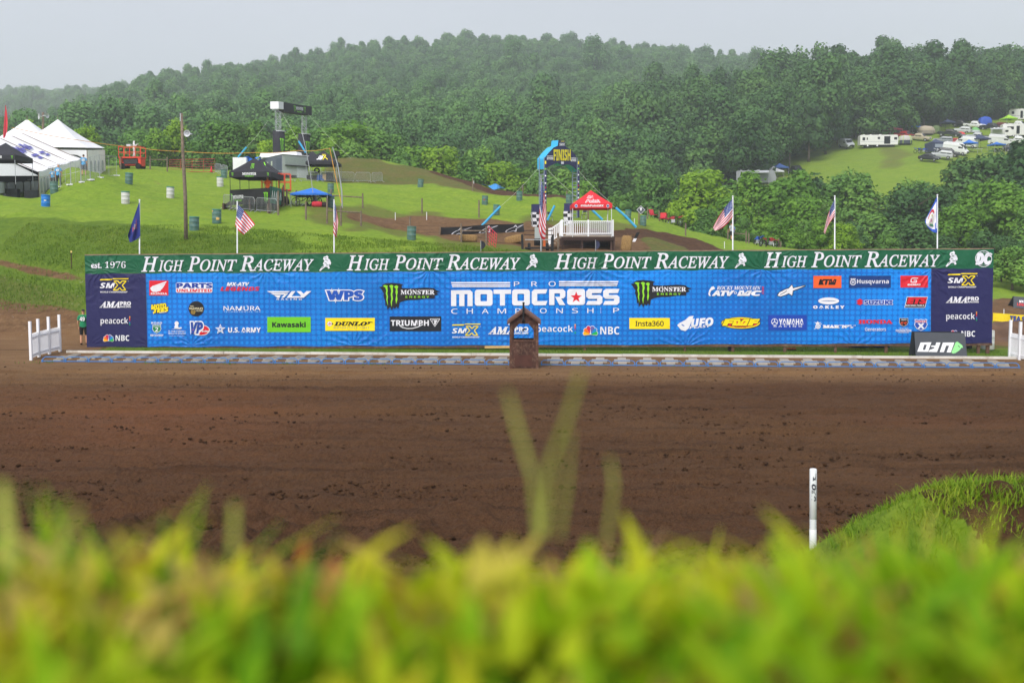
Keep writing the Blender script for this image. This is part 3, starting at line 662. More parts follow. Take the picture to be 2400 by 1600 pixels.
def dotted_blue():
    m = bpy.data.materials.new('dotted_blue_vinyl'); m.use_nodes = True; nt = m.node_tree; l = nt.links.new; p = nt.nodes['Principled BSDF']
    p.inputs['Roughness'].default_value = .45; p.inputs['Specular IOR Level'].default_value = .3
    g = nt.nodes.new('ShaderNodeGroup'); g.node_tree = FOLDS; l(g.outputs[0], p.inputs['Normal'])
    def M(op, a, b=None):
        n = nd(nt, 'ShaderNodeMath', operation=op)
        for i, v in enumerate((a, b)):
            if v is None: continue
            if isinstance(v, (int, float)): n.inputs[i].default_value = v
            else: l(v, n.inputs[i])
        return n.outputs[0]
    P = .256
    fx = M('SUBTRACT', M('FRACT', M('DIVIDE', g.outputs[1], P)), .5); fy = M('SUBTRACT', M('FRACT', M('DIVIDE', g.outputs[2], P)), .5)
    r = M('SQRT', M('ADD', M('MULTIPLY', fx, fx), M('MULTIPLY', fy, fy)))
    ge = nd(nt, 'ShaderNodeNewGeometry'); n = nd(nt, 'ShaderNodeTexNoise'); n.inputs['Scale'].default_value = .16; n.inputs['Detail'].default_value = 2; l(ge.outputs['Position'], n.inputs['Vector'])
    rad = M('ADD', M('MULTIPLY', n.outputs[0], .62), M('MULTIPLY', g.outputs[2], .035)); rad = M('ADD', rad, .0)
    e = nd(nt, 'ShaderNodeMapRange'); l(M('SUBTRACT', rad, r), e.inputs[0]); e.inputs[1].default_value = -.02; e.inputs[2].default_value = .02
    mx_ = nd(nt, 'ShaderNodeMix', data_type='RGBA'); l(e.outputs[0], mx_.inputs[0]); mx_.inputs[6].default_value = lin('#0768c6')+(1,); mx_.inputs[7].default_value = lin('#0783de')+(1,)
    n2 = nd(nt, 'ShaderNodeTexNoise'); n2.inputs['Scale'].default_value = .22; l(ge.outputs['Position'], n2.inputs['Vector'])
    hs = nd(nt, 'ShaderNodeHueSaturation'); l(mx_.outputs[2], hs.inputs['Color']); v = nd(nt, 'ShaderNodeMapRange'); v.inputs[1].default_value = .3; v.inputs[2].default_value = .7; v.inputs[3].default_value = .8; v.inputs[4].default_value = 1.12; l(n2.outputs[0], v.inputs[0]); l(v.outputs[0], hs.inputs['Value'])
    l(hs.outputs[0], p.inputs['Base Color']); return m
W, K, RED, YEL, NAVY = pm('#e6e7ee'), pm('#16171b'), pm('#d81f30'), pm('#f5dc12'), pm('#232456')
WALL = thing('banner_wall', 'long blue sponsor wall under a green header, on brown posts behind the start gates', 'banner wall', (0, 0, 0))
def cloth(name, c, m, nu, nv, seed):
    (ax, ay), (bx, by), (cx, cy_), (dx, dy) = c       # UL UR LR LL
    def fn(u, v):
        px = (ax*(1-u)+bx*u)*(1-v)+(dx*(1-u)+cx*u)*v; py = (ay*(1-u)+by*u)*(1-v)+(dy*(1-u)+cy_*u)*v
        e = .9*math.sin(u*nu*.53+seed)*(abs(v-.5)*2)**6
        return BP(px, py+e*(1 if v > .5 else .5), .008*math.sin(u*nu*.8+v*4+seed)+.006*math.sin(v*9+u*37))
    mb = MB(); mb.sheet(lambda u, v: fn(u, 1-v), nu, nv); return mb.build(name, m, WALL, True)
header = cloth('header_banner', [(198.4, 598.4), (2329.4, 584), (2328, 628.8), (199.6, 641.4)], pm('#0f5c3c'), 160, 4, 1)
side0 = cloth('side_banner', [(199.6, 641), (341.2, 640.4), (345.8, 812.9), (203.7, 813.4)], NAVY, 14, 12, 2)
mainb = cloth('main_banner', [(341.2, 640.2), (2182.8, 629), (2181, 804.4), (345.8, 812.9)], dotted_blue(), 150, 12, 3)
side1 = cloth('side_banner', [(2182.8, 629), (2328, 627.8), (2324.7, 804.4), (2181, 804.4)], NAVY, 14, 12, 4)
WOODB = mat('brown_painted_timber', '#5b4134', .8, .25, 5, .5, 30, dirt='#8d7c6c')
PINE = mat('new_pine_board', '#c9a56c', .75, .15, 6)
for (px, w) in [(206, .10), (640, .10), (880, .10), (1120, .10), (1371, .13), (1606, .10), (1719, .14), (1841, .14), (1960, .12), (2079, .14), (2296, .13), (2318, .16)]:
    b = BP(px, 790, -.12); zt = BP(px, 600, 0).z-.05; zg = gz(b.x, b.y)-.2
    MB().box((b.x, b.y, (zt+zg)/2), (w, .10, zt-zg), 0, math.atan2(BU.y, BU.x)).build('post', WOODB, WALL)
mb = MB(); mb.beam(BP(204, 815.5, -.05), BP(2326, 806.5, -.05), .06, .13); mb.build('bottom_rail', WOODB, WALL)
mb = MB(); mb.beam(BP(198, 597.6, -.04), BP(2329, 583.2, -.04), .05, .06); mb.build('top_rail', mat('weathered_rail', '#8a7461', .85, .2, 4), WALL)
mb = MB(); mb.beam(BP(1136, 813.2, .02), BP(1197, 812.6, .02), .03, .12); mb.build('spare_board', PINE, WALL)
MB().box(BP(1715, 818, -.3), (.22, .3, .22)).build('footing_block', mat('dark_block', '#26211e', .9), WALL)
# --- printed marks: crops of the wall, x and y down in crop units
def crop(ox, oy, sc): return lambda a, b, lay=1: BP(ox+a/sc, oy+b/sc, .022+.003*lay)
FA, FB, FC_, FD, FE = crop(180, 580, 3.92), crop(600, 580, 3.92), crop(1030, 580, 3.92), crop(1450, 580, 3.92), crop(1850, 560, 4.2764)
def remap(f, ax, ay, sx, sy, bx, by): return lambda a, b, lay=1: f(bx+(a-ax)*sx, by+(b-ay)*sy, lay)
def mark(f, parent, label, draw):
    d = Decal(f); draw(d); return d.build('printed_logo', parent, label)
PEA = ['#fcb711', '#f37021', '#cc1f4c', '#6460aa', '#0f8ad0', '#1db14b']
def smx(d):
    d.poly([(212, 301), (222, 290), (328, 288), (324, 300)], YEL); d.poly([(330, 291), (334, 283), (479, 282), (473, 292)], YEL)
    d.text('SM', (215, 325, 352, 373), W, 'bi', .012)
    o = [(343, 308), (380, 308), (398, 330), (418, 308), (456, 308), (419, 347), (452, 391), (414, 391), (397, 368), (375, 391), (337, 391), (379, 345)]
    d.line(o+[o[0]], 9, YEL); d.text('WORLD CHAMPIONSHIP', (218, 401, 467, 416), W, 'bi'); d.text('TM', (467, 306, 480, 312), W, 's')
def ama(d):
    d.text('AMA', (214, 496, 397, 552), W, 'sbi', .03); d.poly([(208, 553), (235, 525), (245, 525), (225, 553)], W)
    d.text('PRO', (402, 496, 498, 530), W, 'b', .03); d.text('RACING', (402, 535, 498, 551), W, 'b', .012)
def peacock(d):
    d.text('peacock', (220, 641, 474, 717), W, 'b', -.012)
    for i, c in enumerate(PEA): d.disc((488, 637+i*14), 5.2, 6.0, pm(c), 1, 12)
def nbc(d):
    cx, cy_ = 293, 858
    for i, c in enumerate(PEA):
        a = R_([-76, -45, -16, 16, 45, 76][i]); r = [50, 56, 60, 60, 56, 50][i]
        for q, (mm, ly) in enumerate(((W, 1), (pm(c), 2))):
            w = 15-(2.5*q); rr = r+2-3*q; pts = [(0, -4*q)]+[(w*math.sin(t), -(rr-w)-w*math.cos(t)) for t in np.linspace(R_(-100), R_(100), 12)]
            d.poly([(cx+x*math.cos(a)-y*math.sin(a), cy_+x*math.sin(a)+y*math.cos(a)) for x, y in pts], mm, ly)
    d.poly([(289, 857), (293, 815), (297, 857)], W, 3)
    d.text('NBC', (358, 804, 484, 857), W, 'b')
for f, par, t in ((FA, side0, None), (FC_, mainb, 1), (FE, side1, 2)):
    T = {None: [(0, 0, 1, 1, 0, 0)]*4, 1: [(212, 282, 1.0, .98, 113, 698), (210, 495, 1.28, 1.19, 447, 728), (220, 640, 1.33, 1.05, 890, 712), (240, 797, 1.39, 1.37, 1313, 716)],
         2: [(212, 282, 1.134, 1.10, 1583, 342), (210, 495, 1.14, 1.08, 1567, 578), (220, 640, 1.135, 1.11, 1570, 738), (240, 797, 1.10, 1.10, 1592, 912)]}[t]
    for (a, b, sx, sy, c, e), dr, lb in zip(T, (smx, ama, peacock, nbc), ('white and yellow championship mark with a big X', 'white slanted racing association mark', 'white lower case word with a column of coloured dots', 'six coloured feathers beside white capitals')):
        mark(remap(f, a, b, sx, sy, c, e), par, lb, dr)
def honda(d):
    d.rect((667, 303, 842, 440), RED, 0)
    for a, b in (((828, 309), (698, 357)), ((817, 331), (698, 369)), ((806, 350), (702, 380)), ((793, 367), (710, 390)), ((778, 384), (720, 398))):
        d.poly([(a[0], a[1]), (a[0]-8, a[1]+15), (b[0]+8, b[1]+9), (b[0]-3, b[1]-3)], W)
    d.poly([(676, 372), (698, 352), (712, 354), (706, 380), (722, 400), (745, 409), (700, 407), (684, 392)], W, 2); d.text('HONDA', (680, 414, 832, 432), W, 'sb', .02)
mark(FA, mainb, 'white wing on a red square', honda)
def partsu(d):
    d.poly([(912, 330), (922, 322), (1240, 322), (1248, 330), (1246, 406), (1238, 414), (920, 414), (912, 404)], W, 0)
    d.text('PARTS', (920, 328, 1242, 371), pm('#1b3f9c'), 'b', .045); d.text('UNLIMITED', (920, 381, 1240, 408), RED, 'b', .03)
mark(FA, mainb, 'blue and red two line wordmark on white', partsu)
mark(FA, mainb, 'white over red slanted two line wordmark', lambda d: (d.text('MX-ATV', (1380, 321, 1585, 352), W, 'bi', .03), d.text('LEGENDS', (1322, 361, 1680, 397), RED, 'bi', .02)))
def fly(d):
    d.poly([(1746, 400), (1965, 400), (1940, 413), (1772, 413)], W); d.poly([(1780, 418), (1938, 418), (1925, 432), (1806, 432)], W); d.poly([(1812, 437), (1875, 437), (1862, 462), (1846, 462)], W)
    d.poly([(1975, 400), (2010, 400), (1975, 447), (2060, 447), (2050, 461), (1930, 461)], W); d.poly([(2020, 400), (2060, 400), (2085, 425), (2112, 400), (2156, 400), (2085, 461), (2040, 461), (2062, 442)], W)
    d.poly([(1915, 425), (1945, 418), (1905, 461), (1880, 461)], W); d.text('RACING', (1838, 467, 2068, 482), W, 's', .02, 1.4)
mark(FA, mainb, 'white winged wordmark with a small line below', fly)
mark(FB, mainb, 'three blue letters outlined in white', lambda d: d.text('WPS', (655, 398, 978, 480), pm('#1551b4'), 'b', .05, om=W, ow=.13))
def mototees(d):
    for t, b in (('MOTO', (684, 520, 822, 560)), ('TEES', (708, 555, 843, 592))): d.text(t, b, YEL, 'bi', .05, rot=-.12, om=K, ow=.12)
    d.poly([(745, 596), (832, 586), (830, 598), (745, 606)], K); d.poly([(760, 597), (828, 589), (827, 594), (760, 602)], W, 2); d.poly([(700, 590), (718, 588), (706, 614)], YEL, 2)
mark(FA, mainb, 'slanted yellow comic lettering edged in black', mototees)
def clinic(d):
    c = pm('#e9dfb8'); d.disc((1099, 562), 72, 70, K, 0, 36); d.text('THE', (1042, 533, 1076, 545), c, 'sb'); d.text('McGINLEY', (1034, 551, 1163, 568), c, 'sb', .01); d.text('CLINIC', (1095, 573, 1161, 587), c, 'sb')
    d.ring((1070, 592), 20, 20, 4, pm('#c8a64a')); d.text('M', (1060, 585, 1080, 600), pm('#c8a64a'), 'b')
mark(FA, mainb, 'black disc with cream clinic lettering', clinic)
mark(FA, mainb, 'thin white spaced wordmark with a tiny line below', lambda d: (d.text('NAMURA', (1350, 538, 1687, 578), W, 's', .012), d.poly([(1385, 527), (1394, 538), (1388, 545)], W), d.poly([(1562, 527), (1572, 538), (1565, 545)], W), d.text('TECHNOLOGIES INC', (1352, 585, 1690, 594), W, 's', 0, 1.5)))
def shield(d, cx, y0, w, h, m, lay):
    d.poly([(cx-w*.5, y0+h*.04), (cx-w*.36, y0), (cx-w*.2, y0+h*.05), (cx, y0), (cx+w*.2, y0+h*.05), (cx+w*.36, y0), (cx+w*.5, y0+h*.04), (cx+w*.46, y0+h*.2), (cx+w*.52, y0+h*.5), (cx+w*.36, y0+h*.8), (cx, y0+h), (cx-w*.36, y0+h*.8), (cx-w*.52, y0+h*.5), (cx-w*.46, y0+h*.2)], m, lay)
def road2(d):
    d.text('ROAD', (686, 683, 785, 702), W, 'b'); shield(d, 736, 707, 80, 80, W, 1); shield(d, 736, 711, 72, 72, pm('#1f7d4c'), 2); d.poly([(701, 722), (771, 722), (771, 726), (701, 726)], W, 3); d.text('2', (722, 732, 750, 772), W, 'b', lay=3); d.text('RECOVERY', (678, 796, 798, 815), W, 'b')
mark(FA, mainb, 'green road shield between white words', road2)
def stjude(d):
    d.disc((919, 696), 19, 20, W); d.poly([(905, 712), (932, 714), (936, 735), (960, 730), (968, 742), (900, 745), (898, 730)], W); d.poly([(866, 750), (920, 740), (972, 750), (920, 746)], W)
    d.text("St. Jude Children's", (843, 760, 1000, 776), W, 'sb'); d.text('Research Hospital', (843, 781, 1000, 798), W, 'sb'); d.text('Finding cures. Saving children.', (850, 806, 995, 814), W, 's')
mark(FA, mainb, 'white child silhouette over hospital lettering', stjude)
def vp(d):
    d.disc((1138, 758), 86, 50, W, 0, 36); d.disc((1138, 758), 80, 45, RED, 1, 36); d.text('VP', (1052, 690, 1158, 786), pm('#1b449c'), 'bi', .05, lay=3, om=W, ow=.14); d.text('Racing', (1132, 748, 1216, 788), W, 'scr', .02, lay=4)
mark(FA, mainb, 'red oval with big blue letters', vp)
def army(d):
    bl = pm('#0a66c4')
    for i, (r, m) in enumerate(((50, W), (35, bl), (28, W), (15, bl))): d.star((1320, 750), r, m, 1+i)
    d.text('U.S. ARMY', (1392, 734, 1690, 779), W, 'b', .02)
mark(FA, mainb, 'white outlined star beside white capitals', army)
mark(FA, mainb, 'black word on a lime green rectangle', lambda d: (d.rect((1750, 637, 2150, 777), pm('#6ec622'), 0), d.text('Kawasaki', (1797, 684, 2103, 731), K, 'b', .03)))
def dunlop(d):
    d.rect((637, 646, 1092, 764), YEL, 0); d.text('DUNLOP', (722, 682, 1072, 717), K, 'sbi', .05); d.text('MOTORCYCLE TIRES', (712, 727, 1042, 745), pm('#a8a278'), 'bi', 0, 1.2)
    d.poly([(655, 690), (677, 674), (713, 700), (677, 726), (655, 710)], K); d.disc((677, 700), 21, 21, W, 2); d.text('D', (666, 691, 690, 709), RED, 'sbi', .04, lay=3)
mark(FB, mainb, 'black word and arrow disc on a yellow rectangle', dunlop)
SPL = [(1130, 362), (1165, 358), (1158, 346), (1190, 330), (1245, 325), (1320, 331), (1352, 340), (1338, 352), (1340, 373), (1420, 376), (1560, 368), (1635, 374), (1655, 391), (1692, 402), (1655, 414), (1676, 430), (1640, 440), (1642, 465), (1560, 466), (1480, 480), (1400, 482), (1350, 491), (1318, 505), (1313, 542), (1302, 562), (1292, 540), (1276, 562), (1262, 546), (1245, 576), (1234, 545), (1222, 552), (1208, 572), (1202, 530), (1190, 540), (1186, 490), (1170, 440), (1176, 425), (1158, 392), (1148, 376)]
CLAW = [[(1166, 354), (1185, 345), (1212, 350), (1207, 365), (1211, 400), (1206, 420), (1213, 450), (1208, 480), (1214, 537), (1198, 480), (1202, 450), (1193, 420), (1198, 395), (1188, 366)],
        [(1223, 352), (1245, 342), (1264, 352), (1257, 370), (1260, 400), (1252, 430), (1259, 470), (1250, 500), (1247, 546), (1238, 500), (1245, 470), (1238, 430), (1243, 400), (1236, 366)],
        [(1268, 360), (1290, 346), (1308, 358), (1299, 380), (1303, 410), (1296, 440), (1301, 475), (1289, 518), (1282, 480), (1289, 440), (1282, 410), (1287, 380)]]
LIME = pm('#8fdc2e')
def monster(d):
    d.poly(SPL, pm('#201f24'), 0)
    for c in CLAW: d.poly(c, LIME, 2)
    d.text('MONSTER', (1330, 390, 1640, 431), W, 'sb', .01, lay=2); d.poly([(1421, 380), (1426, 380), (1426, 440), (1421, 440)], W, 2); d.text('ENERGY', (1375, 445, 1590, 462), LIME, 's', .03, 1.4, lay=2)
mark(FB, mainb, 'three green claw marks on a ragged black splash, beside the blue lettered mark', monster)
mark(remap(FD, 1168, 352, 1, 1, 146, 325), mainb, 'three green claw marks on a ragged black splash, above the yellow rectangle', monster)
def triumph(d):
    d.rect((1228, 632, 1702, 768), pm('#1d2027'), 0); d.text('TRIUMPH', (1240, 667, 1588, 718), W, 'b', .01); d.line([(1320, 716), (1345, 733), (1390, 744), (1440, 742), (1490, 728), (1535, 705)], 7, W)
    d.line([(1599, 655), (1689, 655), (1644, 724), (1599, 655)], 5, W); d.text('T', (1622, 665, 1666, 705), W, 'sb', .01)
mark(FB, mainb, 'white word with a swoosh on a black rectangle', triumph)
def rrect(b, r, k=4):
    x0, y0, x1, y1 = b; out = []
    for cx, cy_, a in ((x1-r, y0+r, -90), (x1-r, y1-r, 0), (x0+r, y1-r, 90), (x0+r, y0+r, 180)):
        out += [(cx+r*math.cos(R_(a+90*i/k)), cy_+r*math.sin(R_(a+90*i/k))) for i in range(k+1)]
    return out
def rring(d, b, h, m, lay=1):
    A = rrect(b, 24); B = rrect(h, 8); n = len(A); d.put(A+B, [(i, n+i, n+(i+1) % n, (i+1) % n) for i in range(n)], m, lay)
def motocross(d):
    for i, y in enumerate((317, 337, 353)): h = (12, 10, 10)[i]; d.poly([(105+i*5, y), (650, y), (650, y+h), (110+i*5, y+h)], W); d.poly([(1098, y-9), (1646-i*6, y-9), (1640-i*6, y-9+h), (1098, y-9+h)], W)
    for c, b in (('P', (684, 313, 735, 357)), ('R', (844, 312, 898, 357)), ('O', (1003, 310, 1068, 357))): d.text(c, b, W, 's', .0)
    d.poly([(107, 392), (282, 390), (305, 412), (305, 538), (258, 538), (258, 428), (230, 428), (230, 538), (182, 538), (182, 428), (155, 428), (155, 538), (107, 538)], W)
    rring(d, (325, 387, 488, 535), (377, 428, 437, 493), W); d.poly([(497, 386), (658, 385), (658, 426), (602, 426), (602, 533), (556, 533), (556, 426), (497, 426)], W); rring(d, (668, 384, 831, 532), (716, 425, 778, 490), W)
    d.poly([(992, 383), (978, 422), (898, 424), (898, 492), (992, 490), (977, 530), (870, 530), (848, 510), (848, 405), (870, 384)], W)
    d.poly([(1008, 382), (1135, 382), (1157, 402), (1157, 448), (1140, 466), (1118, 469), (1157, 528), (1102, 528), (1062, 452), (1107, 452), (1107, 421), (1056, 421), (1056, 528), (1008, 528)], W)
    d.poly(rrect((1173, 380, 1338, 527), 26), W); d.star((1256, 457), 55, RED, 2, .4)
    for x in (0, 156): d.poly([(1497+x, 380), (1483+x, 418), (1400+x, 419), (1400+x, 436), (1475+x, 436), (1497+x, 454), (1497+x, 505), (1475+x, 526), (1347+x, 526), (1363+x, 490), (1448+x, 489), (1448+x, 471), (1370+x, 471), (1348+x, 452), (1348+x, 402), (1370+x, 380)], W)
    for i, (c, a, b) in enumerate((('C', 108, 167), ('H', 250, 307), ('A', 390, 452), ('M', 534, 612), ('P', 697, 748), ('I', 838, 843), ('O', 923, 985), ('N', 1073, 1133), ('S', 1217, 1273), ('H', 1358, 1415), ('I', 1479, 1484), ('P', 1596, 1650))): d.text(c, (a, 561-i*.6, b, 608-i*.75), W, 's', 0)
mark(FC_, mainb, 'big white championship title with three bars on each side and a red star', motocross)
mark(FD, mainb, 'black word on a plain yellow rectangle', lambda d: (d.rect((98, 646, 470, 748), YEL, 0), d.text('Insta360', (155, 675, 412, 721), K, 's', .025)))
def rocky(d):
    d.text('ROCKY MOUNTAIN', (900, 353, 1303, 388), W, 'sbi', .005); d.text('ATV', (862, 398, 1055, 441), W, 'bi', .06); d.text('MC', (1095, 398, 1306, 441), W, 'bi', .06); d.ring((1072, 415), 13, 13, 5, W); d.text('.COM', (1287, 386, 1361, 405), RED, 'b', .0, rot=-math.pi/2)
    d.poly([(823, 425), (832, 392), (850, 362), (872, 356), (886, 378), (872, 385), (850, 395), (838, 420), (845, 446), (830, 444)], W)
mark(FD, mainb, 'white motorcycle shop wordmark with a small red tail', rocky)
ALP = [(1458, 440), (1478, 412), (1525, 388), (1562, 376), (1591, 344), (1601, 375), (1716, 349), (1640, 380), (1599, 396), (1592, 441), (1562, 420), (1530, 434), (1486, 448)]
mark(FD, mainb, 'white leaning star with a long tail, edged black', lambda d: (d.line(ALP+[ALP[0]], 13, K, 0), d.poly(ALP, W), d.line([(1482, 434), (1520, 415), (1545, 395)], 5, K, 2)))
mark(FD, mainb, 'black letters on an orange rectangle', lambda d: (d.rect((1788, 260, 2045, 372), pm('#f0622a'), 0), d.text('KTM', (1838, 293, 1997, 340), K, 'bi', .05)))
def husq(d):
    d.rect((595, 368, 1015, 486), pm('#123a7c'), 0); d.text('Husqvarna', (677, 404, 995, 460), W, 'b', -.005); d.ring((637, 434), 30, 30, 6, W); d.text('H', (624, 418, 650, 450), W, 'b')
    for x in (-18, 0, 18): d.poly([(630+x, 405), (634+x, 394), (641+x, 394), (645+x, 405)], W)
mark(FE, mainb, 'white word and crowned ring on a navy rectangle', husq)
mark(FE, mainb, 'white squared letter on a red rectangle', lambda d: (d.rect((1112, 367, 1388, 486), RED, 0), d.line([(1288, 393), (1232, 393), (1220, 402), (1217, 432), (1270, 434), (1274, 414), (1244, 414)], 9, W), d.text('GASGAS', (1183, 450, 1315, 466), W, 'bi', .04)))
mark(FD, mainb, 'white flat ellipse above a white word', lambda d: (d.ring((1928, 490), 96, 32, 29, W), d.text('OAKLEY', (1787, 534, 2070, 560), W, 'b', .05, 1.35)))
mark(FE, mainb, 'red angular letter beside a blue outlined word', lambda d: (d.poly([(668, 622), (706, 598), (742, 620), (722, 630), (740, 642), (706, 664), (668, 645), (690, 634)], RED), d.text('SUZUKI', (752, 615, 1030, 656), pm('#1c49a8'), 'b', .04, om=W, ow=.1)))
def ets(d):
    d.poly([(1152, 688), (1178, 577), (1388, 577), (1358, 688)], W, 0); d.poly([(1158, 684), (1182, 582), (1382, 582), (1354, 684)], K, 1); d.text('ETS', (1182, 589, 1372, 646), RED, 'bi', .07, lay=2); d.text('RACING FUELS', (1165, 658, 1350, 673), W, 'bi', .01, lay=2)
mark(FE, mainb, 'red letters on a slanted black plate', ets)
HEL = [(537, 712), (560, 692), (612, 664), (650, 631), (688, 627), (676, 662), (642, 742), (612, 766), (572, 756)]
mark(FD, mainb, 'white pointed helmet beside a slanted white word', lambda d: (d.poly(HEL, W), d.poly([(572, 703), (590, 706), (607, 722), (590, 720)], pm('#0a62bf'), 2), d.text('UFO', (668, 650, 866, 722), W, 'bi', .04, rot=-.07), d.text('PLAST', (648, 714, 842, 738), W, 'bi', .01, rot=-.09)))
def fmf(d):
    d.disc((1120, 692), 181, 55, K, 0, 40); d.disc((1120, 692), 176, 51, YEL, 1, 40); d.disc((1120, 692), 160, 40, RED, 2, 40); d.text('FMF', (962, 660, 1284, 713), YEL, 'bi', .07, lay=4, om=K, ow=.12); d.text('made in usa', (1065, 722, 1170, 733), K, 'b', lay=4)
mark(FD, mainb, 'yellow letters on a red and yellow oval', fmf)
def yam(d):
    d.rect((1373, 620, 1727, 757), pm('#1644ac'), 0); d.ring((1432, 682), 31, 31, 5, W)
    for a in (90, 210, 330): d.line([(1432, 682), (1432+28*math.cos(R_(a)), 682-28*math.sin(R_(a)))], 7, W)
    d.text('YAMAHA', (1472, 655, 1697, 709), W, 'b', .02); d.text('RACING', (1425, 717, 1682, 730), W, 's', .02, 1.4)
mark(FD, mainb, 'white word and spoked ring on a blue rectangle', yam)
def marines(d):
    d.disc((1830, 724), 24, 22, W); d.poly([(1808, 694), (1790, 684), (1815, 690), (1828, 676), (1838, 690), (1862, 686), (1842, 698), (1838, 708), (1815, 706)], W); d.line([(1796, 750), (1812, 735), (1864, 700)], 5, W); d.ring((1830, 724), 14, 13, 3, pm('#0a66c4'), 2); d.text('MARINES', (1878, 713, 2172, 738), W, 'sb', .07)
mark(FD, mainb, 'white globe emblem beside wide white capitals', marines)
mark(FE, mainb, 'red slab word above a thin white word', lambda d: (d.text('HONDA', (694, 810, 1030, 847), RED, 'sb', .04), d.text('Generators', (757, 887, 967, 920), W, 's', .01)))
def f66(d):
    shield(d, 1145, 790, 92, 88, pm('#c9c4bd'), 0); shield(d, 1145, 794, 82, 80, K, 1); d.text('CASELLI', (1120, 802, 1172, 815), W, 'b', lay=2); d.text('66', (1113, 832, 1178, 868), pm('#e8502a'), 'b', .03, lay=2); d.text('The Kurt Caselli', (1100, 888, 1190, 901), W, 'scr'); d.text('FOUNDATION', (1066, 906, 1220, 929), W, 'b', .01); d.poly([(1090, 934), (1196, 934), (1196, 938), (1090, 938)], W)
mark(FE, mainb, 'black route shield with orange numbers', f66)
def racerx(d):
    shield(d, 1317, 802, 128, 117, W, 0); shield(d, 1317, 808, 116, 105, pm('#1d4fb0'), 1); d.poly([(1262, 818), (1372, 818), (1368, 836), (1266, 836)], RED, 2); d.text('RACER', (1270, 821, 1364, 834), W, 'b', .02, lay=3); d.text('X', (1288, 845, 1347, 895), W, 'b', .05, lay=2)
mark(FE, mainb, 'blue shield with a white X', racerx)
# header lettering

GW = pm('#dfe1ea')
mark(FA, header, 'white founding date', lambda d: (d.text('est.', (135, 141, 228, 190), GW, 'sb', .03), d.text('1976', (258, 127, 452, 190), GW, 'sb', -.01)))
RID = [(2228, 212), (2250, 180), (2272, 163), (2262, 148), (2276, 122), (2264, 106), (2270, 86), (2290, 80), (2300, 72), (2313, 86), (2309, 100), (2325, 110), (2338, 142), (2330, 162), (2318, 150), (2320, 174), (2326, 190), (2310, 197), (2305, 180), (2285, 178), (2262, 195), (2240, 216)]
def hpr(d):
    for c, b in (('H', (597, 88, 748, 220)), ('IGH', (752, 118, 982, 219)), ('P', (1022, 85, 1132, 217)), ('OINT', (1135, 112, 1472, 216)), ('R', (1503, 80, 1625, 215)), ('ACEWAY', (1616, 108, 2177, 214))): d.text(c, b, GW, 'si', .018)
def rider(d):
    d.poly(RID, GW); g = pm('#0f5c3c')
    for a, b in (((2282, 110), (2306, 122)), ((2278, 140), (2300, 150)), ((2290, 165), (2312, 160)), ((2276, 96), (2296, 98)), ((2250, 190), (2270, 172))): d.line([a, b], 5, g, 2)
for (px, py, s) in ((332.3, 602.4, 1), (813.8, 599.1, 1.006), (1300.4, 595.8, 1.012), (1791.3, 592.2, 1.02)):
    f = remap(lambda a, b, lay: BP(a, b, .022+.003*lay), 597, 88, s/3.92, s/3.92, px, py)
    mark(f, header, 'white slanted serif lettering', hpr); mark(f, header, 'white jumping rider emblem', rider)
mark(FE, header, 'white ring with two big letters', lambda d: (d.ring((1945, 198), 84, 83, 6, GW), d.text('DC', (1873, 147, 2022, 250), GW, 'bi', .08), d.text('Dave Coombs', (1905, 128, 1985, 142), GW, 'scr'), d.text('Racer & Founder', (1895, 254, 1995, 263), GW, 's')))
# ------------------------------------------------------------------ start gates, mats, kerb
def gp(s, n, dz=0.0):
    p = GL+GD*s+GN*n; return Vector((p.x, p.y, gz(p.x, p.y)+dz))
GLEN = (GR-GL).length; GRZ = math.atan2(GD.y, GD.x)
BLUEP = mat('blue_gate_paint', '#3f7cbc', .45, .15, 6, dirt='#6b5a4a', damt=.5)
RUB = mat('grey_rubber_mat', '#aaa398', .7, .12, 9, .7, 60, dirt='#8a745c', dscale=2.5, damt=.4)
WHITE = mat('white_paint', '#e4e5e6', .5, .05, 3, dirt='#b9ab98', dscale=1.2, damt=.35)
WHITEV = mat('white_vinyl', '#eceef2', .4, .03, 3)
def wl(px): return (at(px, 850, 45.5).x-GL.x)/GD.x
hutL, hutR = (on(1194, 45.5)-GL).dot(GD), (on(1267, 45.5)-GL).dot(GD)
slots = [hutL*(i+.5)/20 for i in range(20)]+[hutR+(GLEN-hutR)*(i+.5)/20 for i in range(20)]
gw = hutL/20*.965
def make_gate():
    g = thing('starting_gate', '', 'starting gate', gp(0, 0), GRZ, 'blue hoop gates along the start line')
    w = gw/2
    mb = MB(); mb.tube([(-w, .02, .05), (-w+.03, .10, .17), (-w+.12, .14, .225), (w-.12, .14, .225), (w-.03, .10, .17), (w, .02, .05)], .021, 0, 7); mb.build('hoop', BLUEP, g, True)
    mb = MB(); mb.beam((-w, 0, .045), (w, 0, .04), .035, .04); mb.build('ground_bar', BLUEP, g)
    for sx in (-1, 1): mb = MB(); mb.box((sx*w*.96, .02, .05), (.05, .10, .10)); mb.build('hinge', BLUEP, g)
    return g
def make_mat():
    m = thing('gate_mat', '', 'rubber mat', gp(0, 1.2), GRZ, 'cross shaped rubber mats behind the gates')
    mb = MB(); w, h, a, b = .36, .88, .19, .30
    poly = [(-a, -h), (a, -h), (a, -b), (w, -b), (w, b), (a, b), (a, h), (-a, h), (-a, b), (-w, b), (-w, -b), (-a, -b)]
    mb.prism(poly, lambda x, y, d: (x, y, d), -.02, .045)
    for i in range(-9, 10):
        x = i*.038; yy = h-.02 if abs(x) < a else b-.02
        mb.box((x, 0, .05), (.014, 2*yy, .014))
    o = mb.build('rubber_slab', RUB, m); return m
